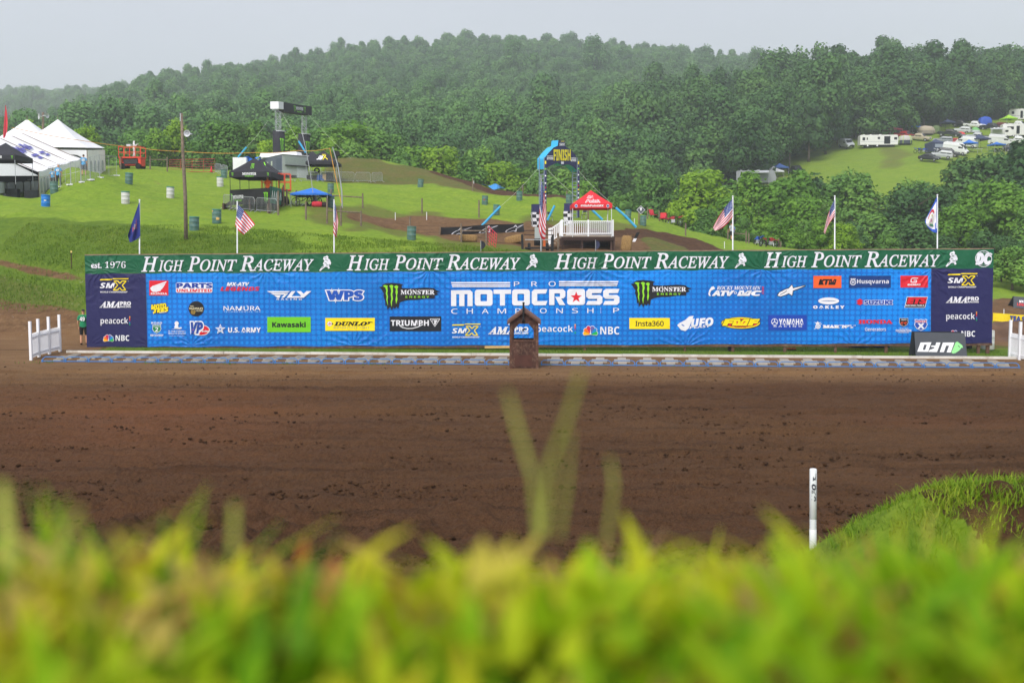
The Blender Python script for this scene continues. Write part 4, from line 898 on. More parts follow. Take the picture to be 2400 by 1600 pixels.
ORD = ['first', 'second', 'third', 'fourth', 'fifth', 'sixth', 'seventh', 'eighth', 'ninth', 'tenth', 'eleventh', 'twelfth', 'thirteenth', 'fourteenth', 'fifteenth', 'sixteenth', 'seventeenth', 'eighteenth', 'nineteenth', 'twentieth']
gate0, mat0 = make_gate(), make_mat(); rnd = random.Random(3)
for i, s in enumerate(slots):
    side, k = ('left', 19-i) if i < 20 else ('right', i-20)
    gl = f'blue tube starting gate, {ORD[k]} to the {side} of the wooden starter hut'; ml = f'ribbed grey cross shaped mat, {ORD[k]} to the {side} of the wooden starter hut'
    p = gp(s, 0); q = gp(s+rnd.uniform(-.06, .06)+.09, 1.3+rnd.uniform(-.05, .05), .01)
    g = gate0 if i == 0 else copy_tree(gate0); g.location = p; g['label'] = gl; g.rotation_euler = (0, 0, GRZ+rnd.uniform(-.004, .004))
    m = mat0 if i == 0 else copy_tree(mat0); m.location = q; m['label'] = ml; m.rotation_euler = (R_(3.4), 0, GRZ-R_(5)+rnd.uniform(-.03, .03))
kb = thing('kerb_board', 'long low white board along the front edge of the grass strip behind the mats', 'kerb board', (0, 0, 0))
s0 = (on(156, 49.0)-GL).dot(GD); n = 0; k = s0
while k < GLEN+9:
    e = k+rnd.uniform(3.2, 4.4); mb = MB(); mb.beam(gp(k, 2.92+rnd.uniform(-.02, .02), .04), gp(e-.015, 2.92+rnd.uniform(-.02, .02), .04), .14, .13+.01*n); mb.build('plank', mat('worn_kerb_paint', '#d3d0c9', .7, .1, 1.5, dirt='#8f7a63', dscale=1.0, damt=.6), kb); k = e; n = (n+1) % 2
# ------------------------------------------------------------------ starter hut
def hut():
    b = on(1228.5, 45.0); h = thing('starter_hut', 'narrow weathered brown wooden hut with a shingled gable roof and an open window', 'hut', b, GRZ)
    WD = mat('weathered_brown_wood', '#4a2f26', .85, .35, 3.5, .7, 45, dirt='#7d6655', dscale=7, damt=.75); WT = mat('brown_trim_wood', '#54362a', .8, .3, 4, .5, 40, dirt='#85705e', dscale=6, damt=.6); ORG = mat('raw_cedar', '#a2582f', .8, .15, 5)
    SH = mat('brown_shingles', '#6f5650', .9, .25, 14, .8, 30); BLK = mat('black_pipe', '#151517', .5)
    w, d, e, r = .63, .52, 2.02, 2.48
    oc = [(-.46, 1.24), (.42, 1.24), (.42, 1.66), (.20, 1.93), (-.22, 1.93), (-.46, 1.66)]
    out = [(-w, -.25), (w, -.25), (w, e), (0, r), (-w, e)]
    for y in (-d, d):
        mb = MB()      # wall built as strips round the window
        for st in ([(-w, -.25), (w, -.25), (w, 1.24), (-w, 1.24)], [(-w, 1.24), (-.46, 1.24), (-.46, 1.66), (-w, e)], [(.42, 1.24), (w, 1.24), (w, e), (.42, 1.66)], [(-w, e), (-.46, 1.66), (-.22, 1.93), (0, r)], [(w, e), (0, r), (.20, 1.93), (.42, 1.66)], [(-.22, 1.93), (.20, 1.93), (0, r)]):
            mb.prism(st, lambda a, c, q: (a, y+q, c), -.02, .02)
        mb.build('front_wall' if y < 0 else 'back_wall', WD, h)
    for sx in (-1, 1): MB().box((sx*(w-.02), 0, (e-.25)/2), (.04, 2*d-.05, e+.25)).build('side_wall', WD if sx < 0 else ORG, h)
    mb = MB()
    for x, ww in ((-w+.06, .12), (w-.06, .12)): mb.box((x, -d-.032, .93), (ww, .022, 2.1))
    mb.box((-.02, -d-.034, 1.20), (.86, .026, .09)); mb.box((-.02, -d-.034, 1.975), (.5, .024, .07))
    mb.beam((-.5, -d-.034, 1.66), (-.24, -d-.034, 1.97), .024, .07, 0, (0, 1, 0)); mb.beam((.46, -d-.034, 1.66), (.22, -d-.034, 1.97), .024, .07, 0, (0, 1, 0)); mb.build('window_frame', WT, h)
    mb = MB(); mb.box((-.02, -d-.03, .32), (.74, .02, .5)); mb.build('kick_panel', mat('brown_plywood', '#4c2c22', .8, .2, 4), h)
    mb = MB()
    for x in (-.34, -.1, .14, .36): mb.box((x, -d-.028, .86), (.018, .016, .62))
    mb.build('batten', WT, h)
    for sx in (-1, 1):
        mb = MB(); mb.prism([(0, r+.04), (sx*(w+.10), e-.04), (sx*(w+.10), e+.06), (0, r+.15)][::sx], lambda a, c, q: (a, q, c), -d-.16, d+.16); mb.build('roof_slope', SH, h)
        mb = MB(); mb.prism([(0, r-.03), (sx*(w+.10), e-.12), (sx*(w+.10), e-.03), (0, r+.06)][::sx], lambda a, c, q: (a, q, c), -d-.19, -d-.165); mb.build('fascia', WT, h)
        MB().box((sx*(w+.02), -d-.2, e-.10), (.05, .02, .05)).build('bracket', WHITEV, h)
    mb = MB(); mb.tube([(-.03, -d-.14, 1.98), (-.03, -d-.22, 2.1), (-.02, -d-.22, 2.84)], .043, 0, 10); mb.cyl((-.02, -d-.22, 2.84), (-.02, -d-.22, 2.88), .052); mb.ball((-.03, -d-.12, 2.06), .085); mb.build('exhaust_pipe', BLK, h)
    mb = MB(); mb.tube([(0, 0, 1.9), (0, 0, 1.68)], .008); mb.beam((-.09, 0, 1.60), (.06, 0, 1.69), .03, .05); mb.ball((0, 0, 1.68), .035); mb.build('microphone', BLK, h)
hut()
# ------------------------------------------------------------------ white picket fences
def picket(name, label, posts, tops):
    f = thing(name, label, 'fence', posts[0])
    P = [p-posts[0] for p in posts]
    for p in P: MB().box(p+Vector((0, 0, .86)), (.11, .11, 1.84)).build('post', WHITEV, f)
    for a, b in zip(P, P[1:]):
        d = (b-a).normalized(); a2, b2 = a+d*.055, b-d*.055; mb = MB(); n = max(6, int((b2-a2).length/.085))
        for z in (.22, 1.0): mb.beam(a2+Vector((0, 0, z)), b2+Vector((0, 0, z)), .045, .08)
        for i in range(n):
            c = a2.lerp(b2, (i+.5)/n); mb.box(c+Vector((0, 0, .62)), (.036, .03, 1.06), 0, math.atan2(d.y, d.x)); mb.add([c+Vector((-.022, -.014, 1.15)), c+Vector((.022, -.014, 1.15)), c+Vector((.022, .014, 1.15)), c+Vector((-.022, .014, 1.15)), c+Vector((0, 0, 1.21))], [(0, 1, 4), (1, 2, 4), (2, 3, 4), (3, 0, 4)])
        mb.build('picket_panel', WHITEV, f)
picket('picket_fence', 'short white picket fence with four tall posts, by the dirt road', [on(x, y) for x, y in ((73, 46.6), (91.5, 47.6), (116, 48.5), (141, 49.4))], None)
picket('picket_fence', 'white picket fence with tall posts, beside the grey folding sign board', [on(x, y) for x, y in ((2366, 48.3), (2389, 47.6), (2416, 46.8), (2444, 46.0))], None)
# ------------------------------------------------------------------ folding sign board, printed upside down
def folding_sign():
    a, b = on(2137, 48.5), on(2263, 48.3); o = thing('folding_sign', 'grey folding sign board lying upside down in front of the sponsor wall', 'sign board', a)
    u = (b-a); u.z = 0; L_ = u.length; u.normalize(); nrm = Vector((u.y, -u.x, 0)); H = 1.17; G = mat('charcoal_sign_board', '#43484f', .6, .06, 3)
    sl = lambda x, z, q: u*(.10+x*1.0)+Vector((0, 0, z-.03*x/L_))+nrm*((H-z)*.25+q)
    mb = MB(); mb.prism([(0, 0), (L_-.12, 0), (L_-.18, H), (-.02, H)], lambda x, z, q: sl(x, z, q), -.02, .02); mb.build('front_board', G, o)
    mb = MB(); mb.prism([(0, 0), (L_-.2, 0), (L_-.25, H+.03), (0, H+.03)], lambda x, z, q: u*(x-.02)+Vector((0, 0, z))-nrm*((H-z)*.3+.07-q), -.02, .02); mb.build('back_board', mat('dark_sign_board', '#30343a', .6, .06, 3), o)
    d = Decal(lambda px, py, lay=1: sl((px-2143.4)/122*(L_-.15), (829-py)/48*H+.02, .022+.003*lay)); k = lambda X, Y: (2080+X/7.35, 740+Y/7.35)
    w, g = mat('sign_white', '#e6e8ec', .5, .03), mat('sign_lime', '#8fdb8f', .5, .05)
    for pts in ([(492, 580), (560, 450), (752, 445), (682, 580)], [(690, 580), (700, 560), (728, 548), (790, 530), (806, 512), (740, 508), (750, 490), (818, 490), (838, 446), (912, 446), (842, 580)], [(890, 580), (955, 446), (1157, 442), (1085, 582), (1012, 582), (1062, 488), (1010, 488), (962, 580)]): d.poly([k(*p) for p in pts], w)
    d.poly([k(*p) for p in [(590, 553), (622, 480), (668, 480), (634, 553)]], G, 2); d.poly([k(*p) for p in [(1096, 582), (1180, 440), (1212, 428), (1295, 480), (1306, 515), (1280, 512), (1240, 550), (1165, 590), (1120, 597)]], g); d.poly([k(*p) for p in [(1216, 482), (1228, 482), (1256, 512), (1244, 514)]], G, 2)
    d.build('printed_logo', o)
folding_sign()
# ------------------------------------------------------------------ people
SKIN = mat('skin', '#c69274', .6, .06, 8); HAIR = mat('dark_hair', '#2a211c', .8); SHOE = mat('dark_shoes', '#2b2c30', .7)
def person(loc, rz, label, shirt, legs, H=1.78, pose=None, hat=None, long_legs=False, number=None, hair=HAIR, sleeves=.5, stride=.1, hood=None):
    """one continuous skinned body; clothes and hair are shells that follow it"""
    k = H/1.78; o = thing('person', label, 'person', loc, rz)
    A = dict(pelvis=(0, 0, .95), waist=(0, 0, 1.08), chest=(0, -.01, 1.30), neck=(0, 0, 1.48), headb=(0, .01, 1.56), head=(0, .02, 1.66), top=(0, .02, 1.74))
    for s, n in ((-1, 'l'), (1, 'r')):
        A.update({n+'hip': (s*.10, 0, .90), n+'knee': (s*.11, .02+stride*s*.5, .49), n+'ank': (s*.11, -.02+stride*s*.9, .08), n+'toe': (s*.13, .15+stride*s*.9, .03),
                  n+'sh': (s*.19, -.01, 1.41), n+'elb': (s*.25, -.03, 1.13), n+'wr': (s*.25, .06, .90), n+'palm': (s*.25, .08, .83)})
    A.update(pose or {})
    E = [('pelvis', 'waist'), ('waist', 'chest'), ('chest', 'neck'), ('neck', 'headb'), ('headb', 'head'), ('head', 'top')]
    rad = dict(pelvis=(.16, .12), waist=(.145, .105), chest=(.165, .115), neck=(.058, .058), headb=(.065, .075), head=(.078, .098), top=(.055, .065), hip=(.098, .10), knee=(.062, .065), ank=(.042, .048), toe=(.045, .03), sh=(.07, .07), elb=(.046, .046), wr=(.032, .028), palm=(.042, .022))
    for n in 'lr':
        E += [('pelvis', n+'hip'), (n+'hip', n+'knee'), (n+'knee', n+'ank'), (n+'ank', n+'toe'), ('chest', n+'sh'), (n+'sh', n+'elb'), (n+'elb', n+'wr'), (n+'wr', n+'palm')]
        w, p = Vector(A[n+'wr']), Vector(A[n+'palm']); d = (p-w).normalized(); sd = Vector((0, 1, 0)) if abs(d.y) < .8 else Vector((1, 0, 0)); sd = (sd-d*sd.dot(d)).normalized()
        for i, (f, L_) in enumerate(((-.032, .066), (-.011, .078), (.010, .074), (.030, .058))):
            a = p+sd*f+d*.02; A[f'{n}f{i}a'] = tuple(a+d*L_*.55); A[f'{n}f{i}b'] = tuple(a+d*L_+Vector((0, .012, 0))); E += [(n+'palm', f'{n}f{i}a'), (f'{n}f{i}a', f'{n}f{i}b')]
        A[n+'ta'] = tuple(w+d*.03+sd*.045); A[n+'tb'] = tuple(w+d*.07+sd*.06); E += [(n+'wr', n+'ta'), (n+'ta', n+'tb')]
    names = list(A); me = bpy.data.meshes.new('body'); me.from_pydata([tuple(c*k for c in A[n]) for n in names], [(names.index(a), names.index(b)) for a, b in E], [])
    ob = bpy.data.objects.new('body', me); COL.objects.link(ob); sk = ob.modifiers.new('skin', 'SKIN'); sk.use_smooth_shade = True
    for n, sv in zip(names, me.skin_vertices[0].data):
        b = n[1:] if n[0] in 'lr' and n[1:] in rad else n; r = rad.get(b, (.0095, .0095)); sv.radius = (r[0]*k, r[1]*k); sv.use_root = n == 'pelvis'
    sd_ = ob.modifiers.new('sub', 'SUBSURF'); sd_.levels = 1; sd_.render_levels = 1
    PEOPLE.append((ob, o, dict(k=k, shirt=shirt, legs=legs, hat=hat, long=long_legs, number=number, hair=hair, sleeves=sleeves, hood=hood)))
    return o
PEOPLE = []
def dress():
    dg = bpy.context.evaluated_depsgraph_get()
    for ob, o, q in PEOPLE:
        me = bpy.data.meshes.new_from_object(ob.evaluated_get(dg)); k = q['k']; me.materials.clear(); me.materials.append(SKIN)
        body = bpy.data.objects.new('body', me); COL.objects.link(body); body.parent = o; JUNK.append(ob)
        co = [v.co.copy() for v in me.vertices]; no = [v.normal.copy() for v in me.vertices]
        def shell(name, test, off, m):
            mb = MB(); idx = {}; fs = []
            for p in me.polygons:
                c = p.center/k
                if test(c):
                    f = []
                    for i in p.vertices:
                        if i not in idx: idx[i] = len(mb.v); mb.v.append(tuple(co[i]+no[i]*off))
                        f.append(idx[i])
                    mb.f.append(tuple(f)); mb.m.append(0)
            return mb.build(name, m, o, True) if mb.f else None
        arm = lambda c: abs(c.x) > .2 and c.z < 1.5
        shell('shirt', lambda c: (.92 < c.z < 1.49 and abs(c.x) < .2) or (arm(c) and c.z > (1.2 if q['sleeves'] < .9 else .93)), .022*k, q['shirt'])
        shell('trousers' if q['long'] else 'shorts', lambda c: abs(c.x) < .235 and (c.z < 1.0) and c.z > (.1 if q['long'] else .47) and not (abs(c.x) > .2 and c.z > .75), .018*k, q['legs'])
        shell('shoe', lambda c: c.z < .085, .012*k, SHOE)
        if q['hood']: shell('hood', lambda c: c.z > 1.47 and not (c.y > .07 and c.z > 1.55), .03*k, q['hood'])
        elif q['hat']:
            h = shell('cap', lambda c: c.z > 1.665, .018*k, q['hat'])
        elif q['hair']: shell('hair', lambda c: c.z > 1.69 or (c.z > 1.6 and c.y < .0), .016*k, q['hair'])
        mb = MB()      # face
        for s in (-1, 1): mb.ball((s*.032*k, .098*k, 1.655*k), .011*k, 0, 6, 4)
        mb.box((0, .102*k, 1.60*k), (.045*k, .01, .01*k)); mb.build('eyes_and_mouth', HAIR, o)
        mb = MB(); mb.box((0, .115*k, 1.63*k), (.022*k, .035*k, .045*k), 0, None, .5)
        for s in (-1, 1): mb.ball((s*.085*k, .01*k, 1.64*k), (.012*k, .022*k, .035*k), 0, 6, 4)
        mb.build('nose_and_ears', SKIN, o)
        if q['number']:
            txt, m = q['number']; d = Decal(lambda a, b, lay=1: (a*k, (-.148-.004*lay)*k, -b*k)); d.text(txt, (-.12, -1.38, .12, -1.18), m, 'b', .02); d.build('shirt_number', o)
        q['done'] = 1
PT = {}
def tee(c): return mat('shirt_'+c.lstrip('#'), c, .8, .08, 6)
man = person(on(197, 51.75), R_(4), 'man from behind in a green T-shirt and black cap at the wall end', tee('#0f8257'), mat('black_shorts', '#17181b', .8), 1.83, hat=mat('black_cap', '#17171a', .7), number=('49', WHITEV), stride=.08)
# ------------------------------------------------------------------ flags on the wall
POLE = mat('white_pole', '#d9dce0', .4, .04); GREYP = mat('galvanised_tube', '#9ca0a2', .4, .08, 8, metal=.5)
def flag(px, top, Y, corners, paint, label, grey=False, nu=44, nv=39, ripple=.07, seed=0, emblem=None):
    """corners in photo pixels: hoist top, hoist bottom, fly top, fly bottom, mid top, mid bottom; the cloth hangs about the pole's distance"""
    b = on(px, Y); o = thing('flagpole', label, 'flag', b)
    mb = MB(); t = at(px, top, Y); e = t-b; mb.tube([(0, 0, -.3), tuple(e)], [.045, .03], 0, 8); mb.ball(tuple(e+Vector((0, 0, .02))), .045); mb.build('pole', GREYP if grey else POLE, o, True)
    ht, hb, ft, fb, mt, mbm = [Vector(c) for c in corners]
    q = lambda a, m, c, u: a*(1-u)**2+(2*m-(a+c)*.5)*2*u*(1-u)+c*u*u
    def fn(u, v):
        p = q(hb, mbm, fb, u)*(1-v)+q(ht, mt, ft, u)*v
        dep = ripple*(math.sin(u*9+v*3+seed)*u**.5+.5*math.sin(v*8+u*4+seed*2))
        return at(p.x, p.y, Y-.06-dep)-b
    mb = MB(); ms = [m for m, _ in paint[1]] if isinstance(paint, tuple) and paint[0] == 'list' else None
    mb.sheet(fn, nu, nv, paint['fn']); f = mb.build('flag', paint['mats'], o, True)
    if emblem: emblem(lambda u, v, lay=1: fn(u, v)+Vector((0, -.008*lay, 0)), f)
    return o
fr, fw, fbm_ = mat('flag_red', '#c8202f', .7, .06), mat('flag_white', '#e3e4ea', .7, .04), mat('flag_blue', '#23407f', .7, .08)
def stars(u, v):
    i, j = int(u*44), int(v*39)
    if u < .42 and v > 6/13:
        return 1 if (i % 3 == 1 and (j % 3 == 1) and ((i//3+j//3) % 2 == 0 or True)) else 2
    return 0 if (int(v*13) % 2 == 0) else 1
US = dict(fn=stars, mats=[fr, fw, fbm_])
PA = dict(fn=lambda u, v: 0, mats=[mat('flag_navy', '#1d2d78', .7, .08)])
WVB = mat('flag_border_blue', '#2b55b8', .7, .06)
WV = dict(fn=lambda u, v: 0 if (u > .93 or v < .09 or v > .91 or u < .05) else 1, mats=[WVB, fw])
def pa_seal(f, par):
    d = Decal(lambda a, b, lay=1: f(a, b, lay)); g, r = mat('seal_gold', '#c9a463', .7, .2), mat('seal_red', '#a04a5c', .7, .2)
    d.disc((.5, .55), .07, .10, g); d.disc((.5, .55), .04, .06, mat('seal_blue', '#4c6db5', .7), 2)
    for s in (-1, 1): d.poly([(.5+s*.09, .45), (.5+s*.2, .5), (.5+s*.17, .72), (.5+s*.1, .66)], r)
    d.poly([(.3, .38), (.7, .38), (.68, .42), (.32, .42)], r)
    d.mb.f = [x[::-1] for x in d.mb.f]; d.build('coat_of_arms', par)
def wv_seal(f, par):
    d = Decal(lambda a, b, lay=1: f(a, b, lay)); r, g, y = mat('seal_ribbon_red', '#c02a30', .7), mat('seal_leaf_green', '#3f7f63', .7), mat('seal_yellow', '#d9cf8a', .7)
    for i in range(10):
        a0, a1 = R_(25+13*i), R_(25+13*(i+1)); c = lambda a, R: (.5+R*.30*math.cos(a), .5+R*.40*math.sin(a)); d.poly([c(a0, 1), c(a1, 1), c(a1, .78), c(a0, .78)], r)
    d.ring((.5, .5), .17, .22, .04, y); d.poly([(.3, .2), (.7, .2), (.62, .3), (.38, .3)], g); d.poly([(.42, .4), (.58, .4), (.55, .55), (.45, .55)], mat('seal_rose', '#c98aa0', .7))
    d.poly([(.03, .03), (.2, .03), (.2, .3), (.12, .3), (.12, .12), (.03, .12)], WVB, 2)
    d.mb.f = [x[::-1] for x in d.mb.f]; d.build('coat_of_arms', par)
FY = 51.2
flag(327, 470, FY, [(327, 472), (329, 553), (299.5, 551), (304, 568), (315, 506), (317, 563)], PA, 'navy state flag with a coat of arms hanging on a white pole', seed=1, emblem=pa_seal)
flag(556, 474, FY, [(557, 479), (551, 529), (598, 526), (571, 550), (576, 498), (559, 540)], US, 'striped national flag drooping on a white pole, before the black booth', seed=2)
flag(783, 471, FY, [(784, 474), (781, 545), (793, 520), (789, 557), (789, 492), (785, 552)], US, 'striped national flag furled tight on a white pole, near the blue canopy', seed=3, ripple=.10)
flag(1268, 415, FY+.6, [(1269, 424), (1262, 528), (1281, 500), (1278, 560), (1276, 455), (1268, 556)], US, 'long striped national flag hanging limp on a tall grey pole before the finish arch', True, seed=4, ripple=.13)
flag(1717.5, 461.5, FY, [(1716.5, 466), (1717, 508), (1671, 534), (1676, 541), (1692, 496), (1697, 531)], US, 'striped national flag spread out on a white pole, in front of the yellow-green tree', seed=5)
flag(1956.5, 461, FY, [(1956, 468), (1956.5, 508), (1930.5, 544), (1934, 549), (1942, 500), (1942, 527)], US, 'narrow folded striped national flag on a white pole, in front of the dark trees', seed=6)
flag(2197, 458.5, FY-.4, [(2196, 461), (2196.5, 545), (2167.5, 516), (2169, 524), (2182, 489), (2183, 541)], WV, 'white state flag with a blue border and red ribbon on a white pole', seed=7, emblem=wv_seal)
# ------------------------------------------------------------------ course marker, stake, things under the wall
def course_marker():
    p = on(1905, 14.2); o = thing('course_marker', 'white bendable course marker with dark lettering, standing at the foot of the grassy mound', 'course marker', p)
    tp = at(1906, 1098, 14.2)-p; r = .049; q = tp.normalized().to_track_quat('Z', 'X').to_matrix(); L_ = tp.length
    prof = [(r, 0)]
    for i in range(7): z = L_-.86+i*.022; prof += [(r, z), (r*.82, z+.008), (r, z+.016)]
    prof += [(r, L_-.01), (r*.86, L_), (r*.80, L_-.03)]
    mb = MB(); mb.lathe(prof, (0, 0, 0), 0, 20, None, q); mb.build('stake', mat('white_plastic', '#dfe3e8', .45, .03, dirt='#c3b9a6', dscale=4, damt=.3), o, True)
    ink = mat('dark_print', '#1b1f33', .5); d = Decal(lambda a, b, lay=1: q @ Vector((r*1.02*math.sin(a/r), -r*1.02*math.cos(a/r), L_+b)))
    d2 = Decal(lambda x, y, lay=1: d.fn(.004+(y-.0)*1.0, x, lay))
    for t, b, m in (('UFO', (-.45, -.036, -.21, .020), ink), ('PLAST', (-.45, .025, -.21, .038), mat('grey_print', '#878d96', .5))):
        d2.text(t, b, m, 'bi', .03)
    d2.poly([(-.17, -.024), (-.10, -.02), (-.05, .022), (-.16, .022), (-.15, .0)], ink)
    d2.mb.f = [x[::-1] for x in d2.mb.f]; d2.build('printed_logo', o)
course_marker()
def stake(px, Y, top, label, r=.025, m=None, cap=None, name='stake', cat='stake', lean=0):
    p = on(px, Y); t = at(px+lean, top, Y)-p; o = thing(name, label, cat, p); mb = MB(); mb.tube([(0, 0, -.2), t], [r, r*.9], 0, 7); mb.build('shaft', m, o)
    if cap: MB().box(t, (r*2.6, r*2.6, .12)).build('cap', cap, o)
    return o
RUST = mat('rusty_steel', '#4b342a', .9, .3); YCAP = mat('yellow_cap', '#e2c878', .6)
stake(167, 62.4, 590, 'thin rusty stake with a pale cap on the green bank behind the wall', .03, RUST, YCAP)
def tote(px0, px1, top, bot, Y, m, label, name='plastic_drum'):
    a, b = on((px0+px1)/2, Y), None; w = (px1-px0)/FPX*Y; h = .95
    o = thing(name, label, 'drum', a); r = w/2
    mb = MB(); mb.lathe([(r*.94, 0), (r, .05), (r, h*.32), (r*1.03, h*.34), (r, h*.36), (r, h*.66), (r*1.03, h*.68), (r, h*.7), (r, h-.05), (r*.9, h)], (0, 0, 0), 0, 18); mb.build('barrel_shell', m, o, True)
    mb = MB(); mb.lathe([(r*.97, 0), (r*.97, .05), (r*.8, .06)], (0, 0, h-.04), 0, 18); mb.build('lid', m, o, True)
BDR = mat('blue_drum_plastic', '#1d4f9c', .45, .08)
tote(1989, 2037, 0, 0, 51.9, BDR, 'blue plastic drum half hidden under the wall, next to its twin and nearer the middle'); tote(2039, 2085, 0, 0, 51.9, BDR, 'blue plastic drum half hidden under the wall, behind the brown post')
tote(2300, 2329, 0, 0, 51.0, mat('dirty_white_plastic', '#d7d9d4', .6, .06, dirt='#a98d6c'), 'dirty white barrel behind the last posts of the wall')
def low_cart(px0, px1, Y, label, m):
    a = on((px0+px1)/2, Y); w = (px1-px0)/FPX*Y; o = thing('flat_cart', label, 'cart', a); MB().box((0, 0, .42), (w, 1.2, .12)).build('deck', m, o)
    for sx in (-.38, .38):
        mb = MB(); mb.lathe([(.05, -.08), (.27, -.08), (.30, 0), (.27, .08), (.05, .08)], (sx*w, -.5, .28), 0, 16, None, Matrix.Rotation(math.pi/2, 3, 'X')); mb.build('wheel', mat('black_rubber', '#161617', .8), o, True)
BLK = mat('black_metal', '#17181a', .5)
low_cart(1176, 1345, 52.6, 'low black wheeled cart parked under the wall beside the starter hut', BLK)
def box_thing(name, label, cat, px, Y, d, m, parts=()):
    a = on(px, Y); o = thing(name, label, cat, a); MB().box((0, 0, d[2]/2), d, 0, None, .94).build('case', m, o); mb = MB(); mb.tube([(-d[0]*.25, 0, d[2]), (-d[0]*.2, 0, d[2]*1.18), (d[0]*.2, 0, d[2]*1.18), (d[0]*.25, 0, d[2])], .015); mb.build('handle', m, o); return o
box_thing('tool_box', 'red box on the ground under the wall, beside a post', 'box', 1474, 51.8, (.42, .3, .3), mat('red_plastic', '#9c1f26', .5))
box_thing('battery_box', 'black box standing under the wall near the folding sign', 'box', 2264, 51.5, (.4, .5, .5), BLK)
def shoes():
    for i, x in enumerate((1851, 1862)):
        p = on(x, 50.6); o = thing('shoe', 'orange and black shoe on the grass under the wall, %s' % ('beside its pair nearer the middle' if i == 0 else 'the outer one of the pair'), 'shoe', p, .7+i); mb = MB(); mb.ball((0, .05, .06), (.055, .15, .07), 0, 10, 6); mb.build('upper', mat('orange_mesh', '#c2643a', .8), o, True); mb = MB(); mb.ball((0, .05, .02), (.06, .16, .03), 0, 10, 5); mb.build('sole', BLK, o, True)
shoes()
# ------------------------------------------------------------------ blades, tufts and clods: nobody could count them
def blades(name, label, P, N_, h, w, bend, m, seed, tint, kind='stuff', cat='grass'):
    """P (n,3) roots; three-segment bent blades"""
    g = np.random.default_rng(seed); n = len(P); a = g.random(n)*6.283; d = np.stack([np.cos(a), np.sin(a), 0*a], -1); s = np.stack([-np.sin(a), np.cos(a), 0*a], -1)
    h = h*(.55+.8*g.random(n)); b = bend*h*(.2+g.random(n)); w = w*(.7+.6*g.random(n)); up = np.array([0, 0, 1.0]); V = []
    for t, ww in ((0, 1.), (.4, .95), (.75, .6), (1., .08)):
        c = P+up*(h*(t-.12*t*t*bend))[:, None]+d*(b*t*t)[:, None]; V += [c-s*(w*ww/2)[:, None], c+s*(w*ww/2)[:, None]]
    V = np.stack(V, 1)      # n,8,3
    quads = np.concatenate([V[:, [0, 1, 3, 2]], V[:, [2, 3, 5, 4]], V[:, [4, 5, 7, 6]]], 1).reshape(-1, 3)
    T = np.repeat(tint if hasattr(tint, '__len__') else g.random(n)*tint, 12)
    me = quads_mesh(name, quads, T, m); me.polygons.foreach_set('use_smooth', np.ones(len(me.polygons), bool)); o = bpy.data.objects.new(name, me); COL.objects.link(o); return tag(o, label, cat, None, kind)
def grass_mat(name, stops, trans=.45):
    m = leaf_mat(name, stops[0][1], stops[1][1], stops[-1][1], trans)
    r = [n for n in m.node_tree.nodes if n.type == 'VALTORGB'][0].color_ramp
    while len(r.elements) > 1: r.elements.remove(r.elements[0])
    r.elements[0].position = stops[0][0]; r.elements[0].color = stops[0][1]+(1,)
    for p, c in stops[1:]: e = r.elements.new(p); e.color = c+(1,)
    for n in m.node_tree.nodes:
        if n.type == 'MATH': n.inputs[1].default_value = 0
    return m
G1 = grass_mat('bank_grass', [(0, (.05, .14, .006)), (.2, (.17, .38, .008)), (.42, (.38, .55, .012)), (.66, (.60, .58, .02)), (.78, (.56, .44, .12)), (.88, (.44, .15, .03)), (1, (.5, .32, .16))], .5)
g = np.random.default_rng(11)
def rows(n, xr, yr, pw=1): 
    y = yr[0]+(yr[1]-yr[0])*g.random(n)**pw; x = g.uniform(*xr, n)*(y*.62+.25); return x, y
x, y = rows(6500, (-1, 1), (.36, 1.25)); z = ground(x, y)
n = len(x); tn = np.clip(2.3*(fbm(x*11+y*3, y*11, 5, 3)-.5)+.48+.5*(g.random(n)-.5)+.5*(g.random(n) < .06), 0, 1)
xr = x/(y*.62+.25); side = .010*sstep(-.1, .2, xr)-.012*sstep(.45, .7, xr)-.008*sstep(-.2, -.6, xr)
blades('grass', 'bright unfocused grass along the lip of the bank under the camera', np.stack([x, y, z], -1), None, (.062+side+.08*(fbm(x*6, y*3, 8, 2)-.5))*np.clip(y/.6, .6, 1.2), .0068, .9, G1, 12, tn)
x, y = rows(2200, (-1, 1), (.34, 1.0)); z = ground(x, y)+.02+.05*g.random(len(x))
blades('grass', 'broad clover-like leaves between the blades along the lip of the bank', np.stack([x, y, z], -1), None, .034, .015, 1.4, G1, 19, np.clip(fbm(x*8, y*8, 6, 2)*1.1+.3*g.random(len(x))-.25, 0, 1))
mb = MB()
for pts, w in (([(1262, 1260, .62), (1250, 1120, .62), (1215, 1010, .62), (1188, 915, .62)], .0032), ([(1268, 1260, .62), (1290, 1080, .62), (1330, 980, .62), (1362, 868, .62)], .0040), ([(1310, 1260, .66), (1330, 1130, .66), (1338, 1010, .66)], .0028), ([(1420, 1280, .7), (1440, 1140, .7), (1430, 1070, .7)], .003), ([(545, 1300, .6), (548, 1180, .6)], .004), ([(120, 1330, .6), (160, 1230, .6), (185, 1190, .6)], .006), ([(20, 1330, .55), (10, 1200, .55), (2, 1130, .55)], .007)):
    P = [at(*q) for q in pts]
    for i, (p, q) in enumerate(zip(P, P[1:])): k0, k1 = 1-.25*i/len(P), 1-.25*(i+1)/len(P)*(1 if i < len(P)-2 else 2.2); mb.add([p-Vector((w*k0/2, 0, 0)), p+Vector((w*k0/2, .002, 0)), q+Vector((w*k1/2, .002, 0)), q-Vector((w*k1/2, 0, 0))], [(0, 1, 2, 3)])
o = mb.build('grass', mat('pale_grass_stalk', '#a3ab4e', .6, .2, 30)); tag(o, 'pale forked grass stalks rising above the lip of the bank', 'grass', None, 'stuff')
